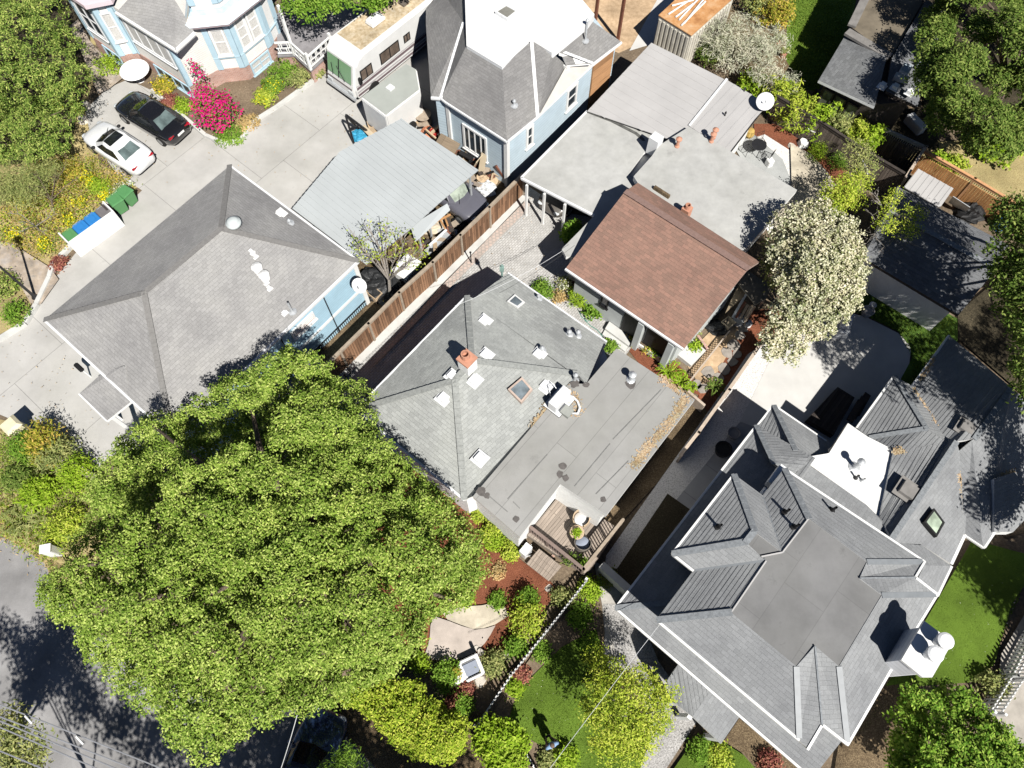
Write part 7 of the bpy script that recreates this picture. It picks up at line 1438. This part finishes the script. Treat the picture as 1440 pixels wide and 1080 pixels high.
# ------------------------------------------------------------------ the person
SKIN=plain('skin',(.46,.28,.20),.6,.06,6); SHIRT=plain('shirt_blue',(.22,.34,.52),.85,.12,8); SHORT=plain('trousers_dark',(.03,.032,.045),.85,.15,8); HAIR=plain('hair_brown',(.14,.10,.075),.8,.2,20); SHOE=plain('shoe_white',(.55,.53,.50),.7,.1,6)
def skinned(name,verts,edges,radii,mat,par,root=0,sub=2):
    me=bpy.data.meshes.new(name); me.from_pydata([tuple(v) for v in verts],edges,[]); o=bpy.data.objects.new(name,me); C.objects.link(o); me.materials.append(mat); o.parent=par
    m=o.modifiers.new('skin','SKIN'); m.use_smooth_shade=True
    for i,r in enumerate(radii): d=me.skin_vertices[0].data[i]; d.radius=(r if isinstance(r,tuple) else (r,r)); d.use_root=(i==root)
    s=o.modifiers.new('sub','SUBSURF'); s.levels=sub; s.render_levels=sub; return o
pe=thing('person','person in a blue shirt and dark shorts standing on the front lawn holding a controller','person',(0,0,0))
V=[(0,0,.93),(0,0,1.12),(0,.01,1.32),(0,.0,1.44),(0,.0,1.52),(0,.02,1.60),(0,.03,1.70)]; E=[(0,1),(1,2),(2,3),(3,4),(4,5),(5,6)]; R=[(.15,.11),(.14,.10),(.165,.11),(.10,.08),(.052,.052),(.075,.09),(.07,.085)]
def chain(pts,rad,start):
    k=start
    for p,r in zip(pts,rad): V.append(p); R.append(r); E.append((k,len(V)-1)); k=len(V)-1
    return k
for s in (-1,1):
    k=chain([(s*.09,0,.86),(s*.11,.02,.48),(s*.12,-.0,.09)],[.085,.06,.042],0); chain([(s*.13,.10,.045),(s*.135,.19,.035)],[.04,.03],k)
    k=chain([(s*.18,0,1.42),(s*.26,-.03,1.14),(s*.13,.22,1.08)],[.058,.044,.032],3); w_=chain([(s*.09,.29,1.08)],[(.038,.018)],k)
    for f,(dx,ln_) in enumerate([(.030,.062),(.012,.07),(-.006,.066),(-.022,.052)]): chain([(s*.09-dx*s,.325,1.09+.004*f),(s*.09-dx*s-s*.018,.335+ln_*.4,1.085),(s*.09-dx*s-s*.03,.335+ln_*.55,1.06)],[.010,.009,.008],w_)
    chain([(s*.07,.29,1.105),(s*.045,.325,1.115)],[.012,.010],w_)
skinned('body',V,E,R,SKIN,pe)
skinned('shirt',[(0,0,.92),(0,0,1.12),(0,.01,1.32),(0,0,1.45),(-.185,0,1.42),(-.235,-.02,1.24),(.185,0,1.42),(.235,-.02,1.24)],[(0,1),(1,2),(2,3),(3,4),(4,5),(3,6),(6,7)],[(.17,.13),(.16,.125),(.185,.13),(.10,.09),.075,.07,.075,.07],SHIRT,pe)
skinned('shorts',[(0,0,.95),(0,0,.86),(-.095,0,.78),(-.11,.015,.52),(.095,0,.78),(.11,.015,.52)],[(0,1),(1,2),(2,3),(1,4),(4,5)],[(.165,.12),(.16,.12),.105,.09,.105,.09],SHORT,pe)
for s in (-1,1): b=MB(); b.ell((s*.13,.07,.045),(.05,.14,.045),10,6); b.build('shoe',SHOE,pe,smooth=True)
b=MB(); b.ell((0,.015,1.70),(.088,.105,.095),14,10); b.build('hair',HAIR,pe,smooth=True)
b=MB(); b.ell((0,.115,1.645),(.014,.02,.02),8,6); b.build('nose',SKIN,pe,smooth=True)
for s in (-1,1): b=MB(); b.ell((s*.032,.10,1.665),(.012,.008,.008),8,6); b.build('eye',BLACK,pe,smooth=True); b=MB(); b.ell((s*.085,.02,1.645),(.012,.022,.03),8,6); b.build('ear',SKIN,pe,smooth=True)
b=MB(); b.box((0,.11,1.605),(.04,.012,.008)); b.build('mouth',plain('lips',(.30,.12,.10),.6),pe)
pe.location=W(774,1046,0); pe.rotation_euler=(0,0,math.radians(25))
b=MB(); b.box((0,.345,1.11),(.16,.09,.035)); rc=tag(b.build('drone_controller',BLACK,None,None,bevel=.01),'small black controller held by the person on the lawn','controller'); rc.location=pe.location; rc.rotation_euler=pe.rotation_euler

rj=random.Random(31); JM=[WOOD,RUSP,DKWD,CARD,BLACK,GALV]
for (pa,pb,n_,lab,gr) in (((592,175),(700,252),30,'scrap board in the junk strip between the metal carport and the pale blue house','scrap boards by the blue house'),((590,362),(660,308),16,'scrap piece in the dark junk strip along the board fence','scrap pieces along the board fence')):
    for k in range(n_):
        t=rj.random(); x=pa[0]+(pb[0]-pa[0])*t+rj.uniform(-14,14); y=pa[1]+(pb[1]-pa[1])*t+rj.uniform(-10,14); a=rj.uniform(0,3.14); L=rj.uniform(.3,.9); c=W(x,y,0); z=rj.uniform(.05,.7)
        d=V3((math.cos(a),math.sin(a),rj.uniform(-.4,.4)))*L; b=MB(); b.bar(V3((c.x,c.y,z))-d/2,V3((c.x,c.y,z))+d/2,rj.uniform(.08,.35),rj.uniform(.03,.12)); tag(b.build('scrap_board',JM[rj.randrange(6)],None,c),lab,'board',gr)
SKYS=.05; SUNE=4.8; EXPO=.55
# ------------------------------------------------------------------ light, sky, camera
world=bpy.data.worlds.new('World'); bpy.context.scene.world=world; world.use_nodes=True
nt=world.node_tree; bg=nt.nodes['Background']; sky=nt.nodes.new('ShaderNodeTexSky'); sky.sky_type='NISHITA'; sky.sun_disc=False
EL=math.radians(50); AZ=math.radians(117-180)
sv=Vector((math.cos(EL)*math.cos(AZ),math.cos(EL)*math.sin(AZ),math.sin(EL)))
sky.sun_elevation=EL; sky.sun_rotation=math.atan2(sv.x,sv.y); sky.air_density=.4; sky.dust_density=.2
nt.links.new(sky.outputs[0],bg.inputs[0]); bg.inputs[1].default_value=SKYS
sd=bpy.data.lights.new('sun','SUN'); sd.energy=SUNE; sd.angle=math.radians(.55); sd.color=(1,.965,.90)
so=bpy.data.objects.new('sun',sd); C.objects.link(so); so.rotation_euler=sv.to_track_quat('Z','Y').to_euler(); so.location=sv*60
cam=bpy.data.cameras.new('camera'); cam.sensor_width=36; cam.lens=36*FO/1440; cam.clip_end=3000; cam.clip_start=.1
co=bpy.data.objects.new('camera',cam); C.objects.link(co); co.location=CAM; co.rotation_euler=(TI,0,0)
sc=bpy.context.scene; sc.camera=co; sc.view_settings.view_transform='Standard'; sc.view_settings.look='None'; sc.view_settings.exposure=EXPO; sc.view_settings.gamma=1
sc.render.engine='CYCLES'; sc.cycles.max_bounces=5; sc.cycles.diffuse_bounces=1; sc.cycles.glossy_bounces=2; sc.cycles.transmission_bounces=3; sc.cycles.transparent_max_bounces=4
sc.cycles.use_denoising=True; sc.cycles.caustics_reflective=False; sc.cycles.caustics_refractive=False
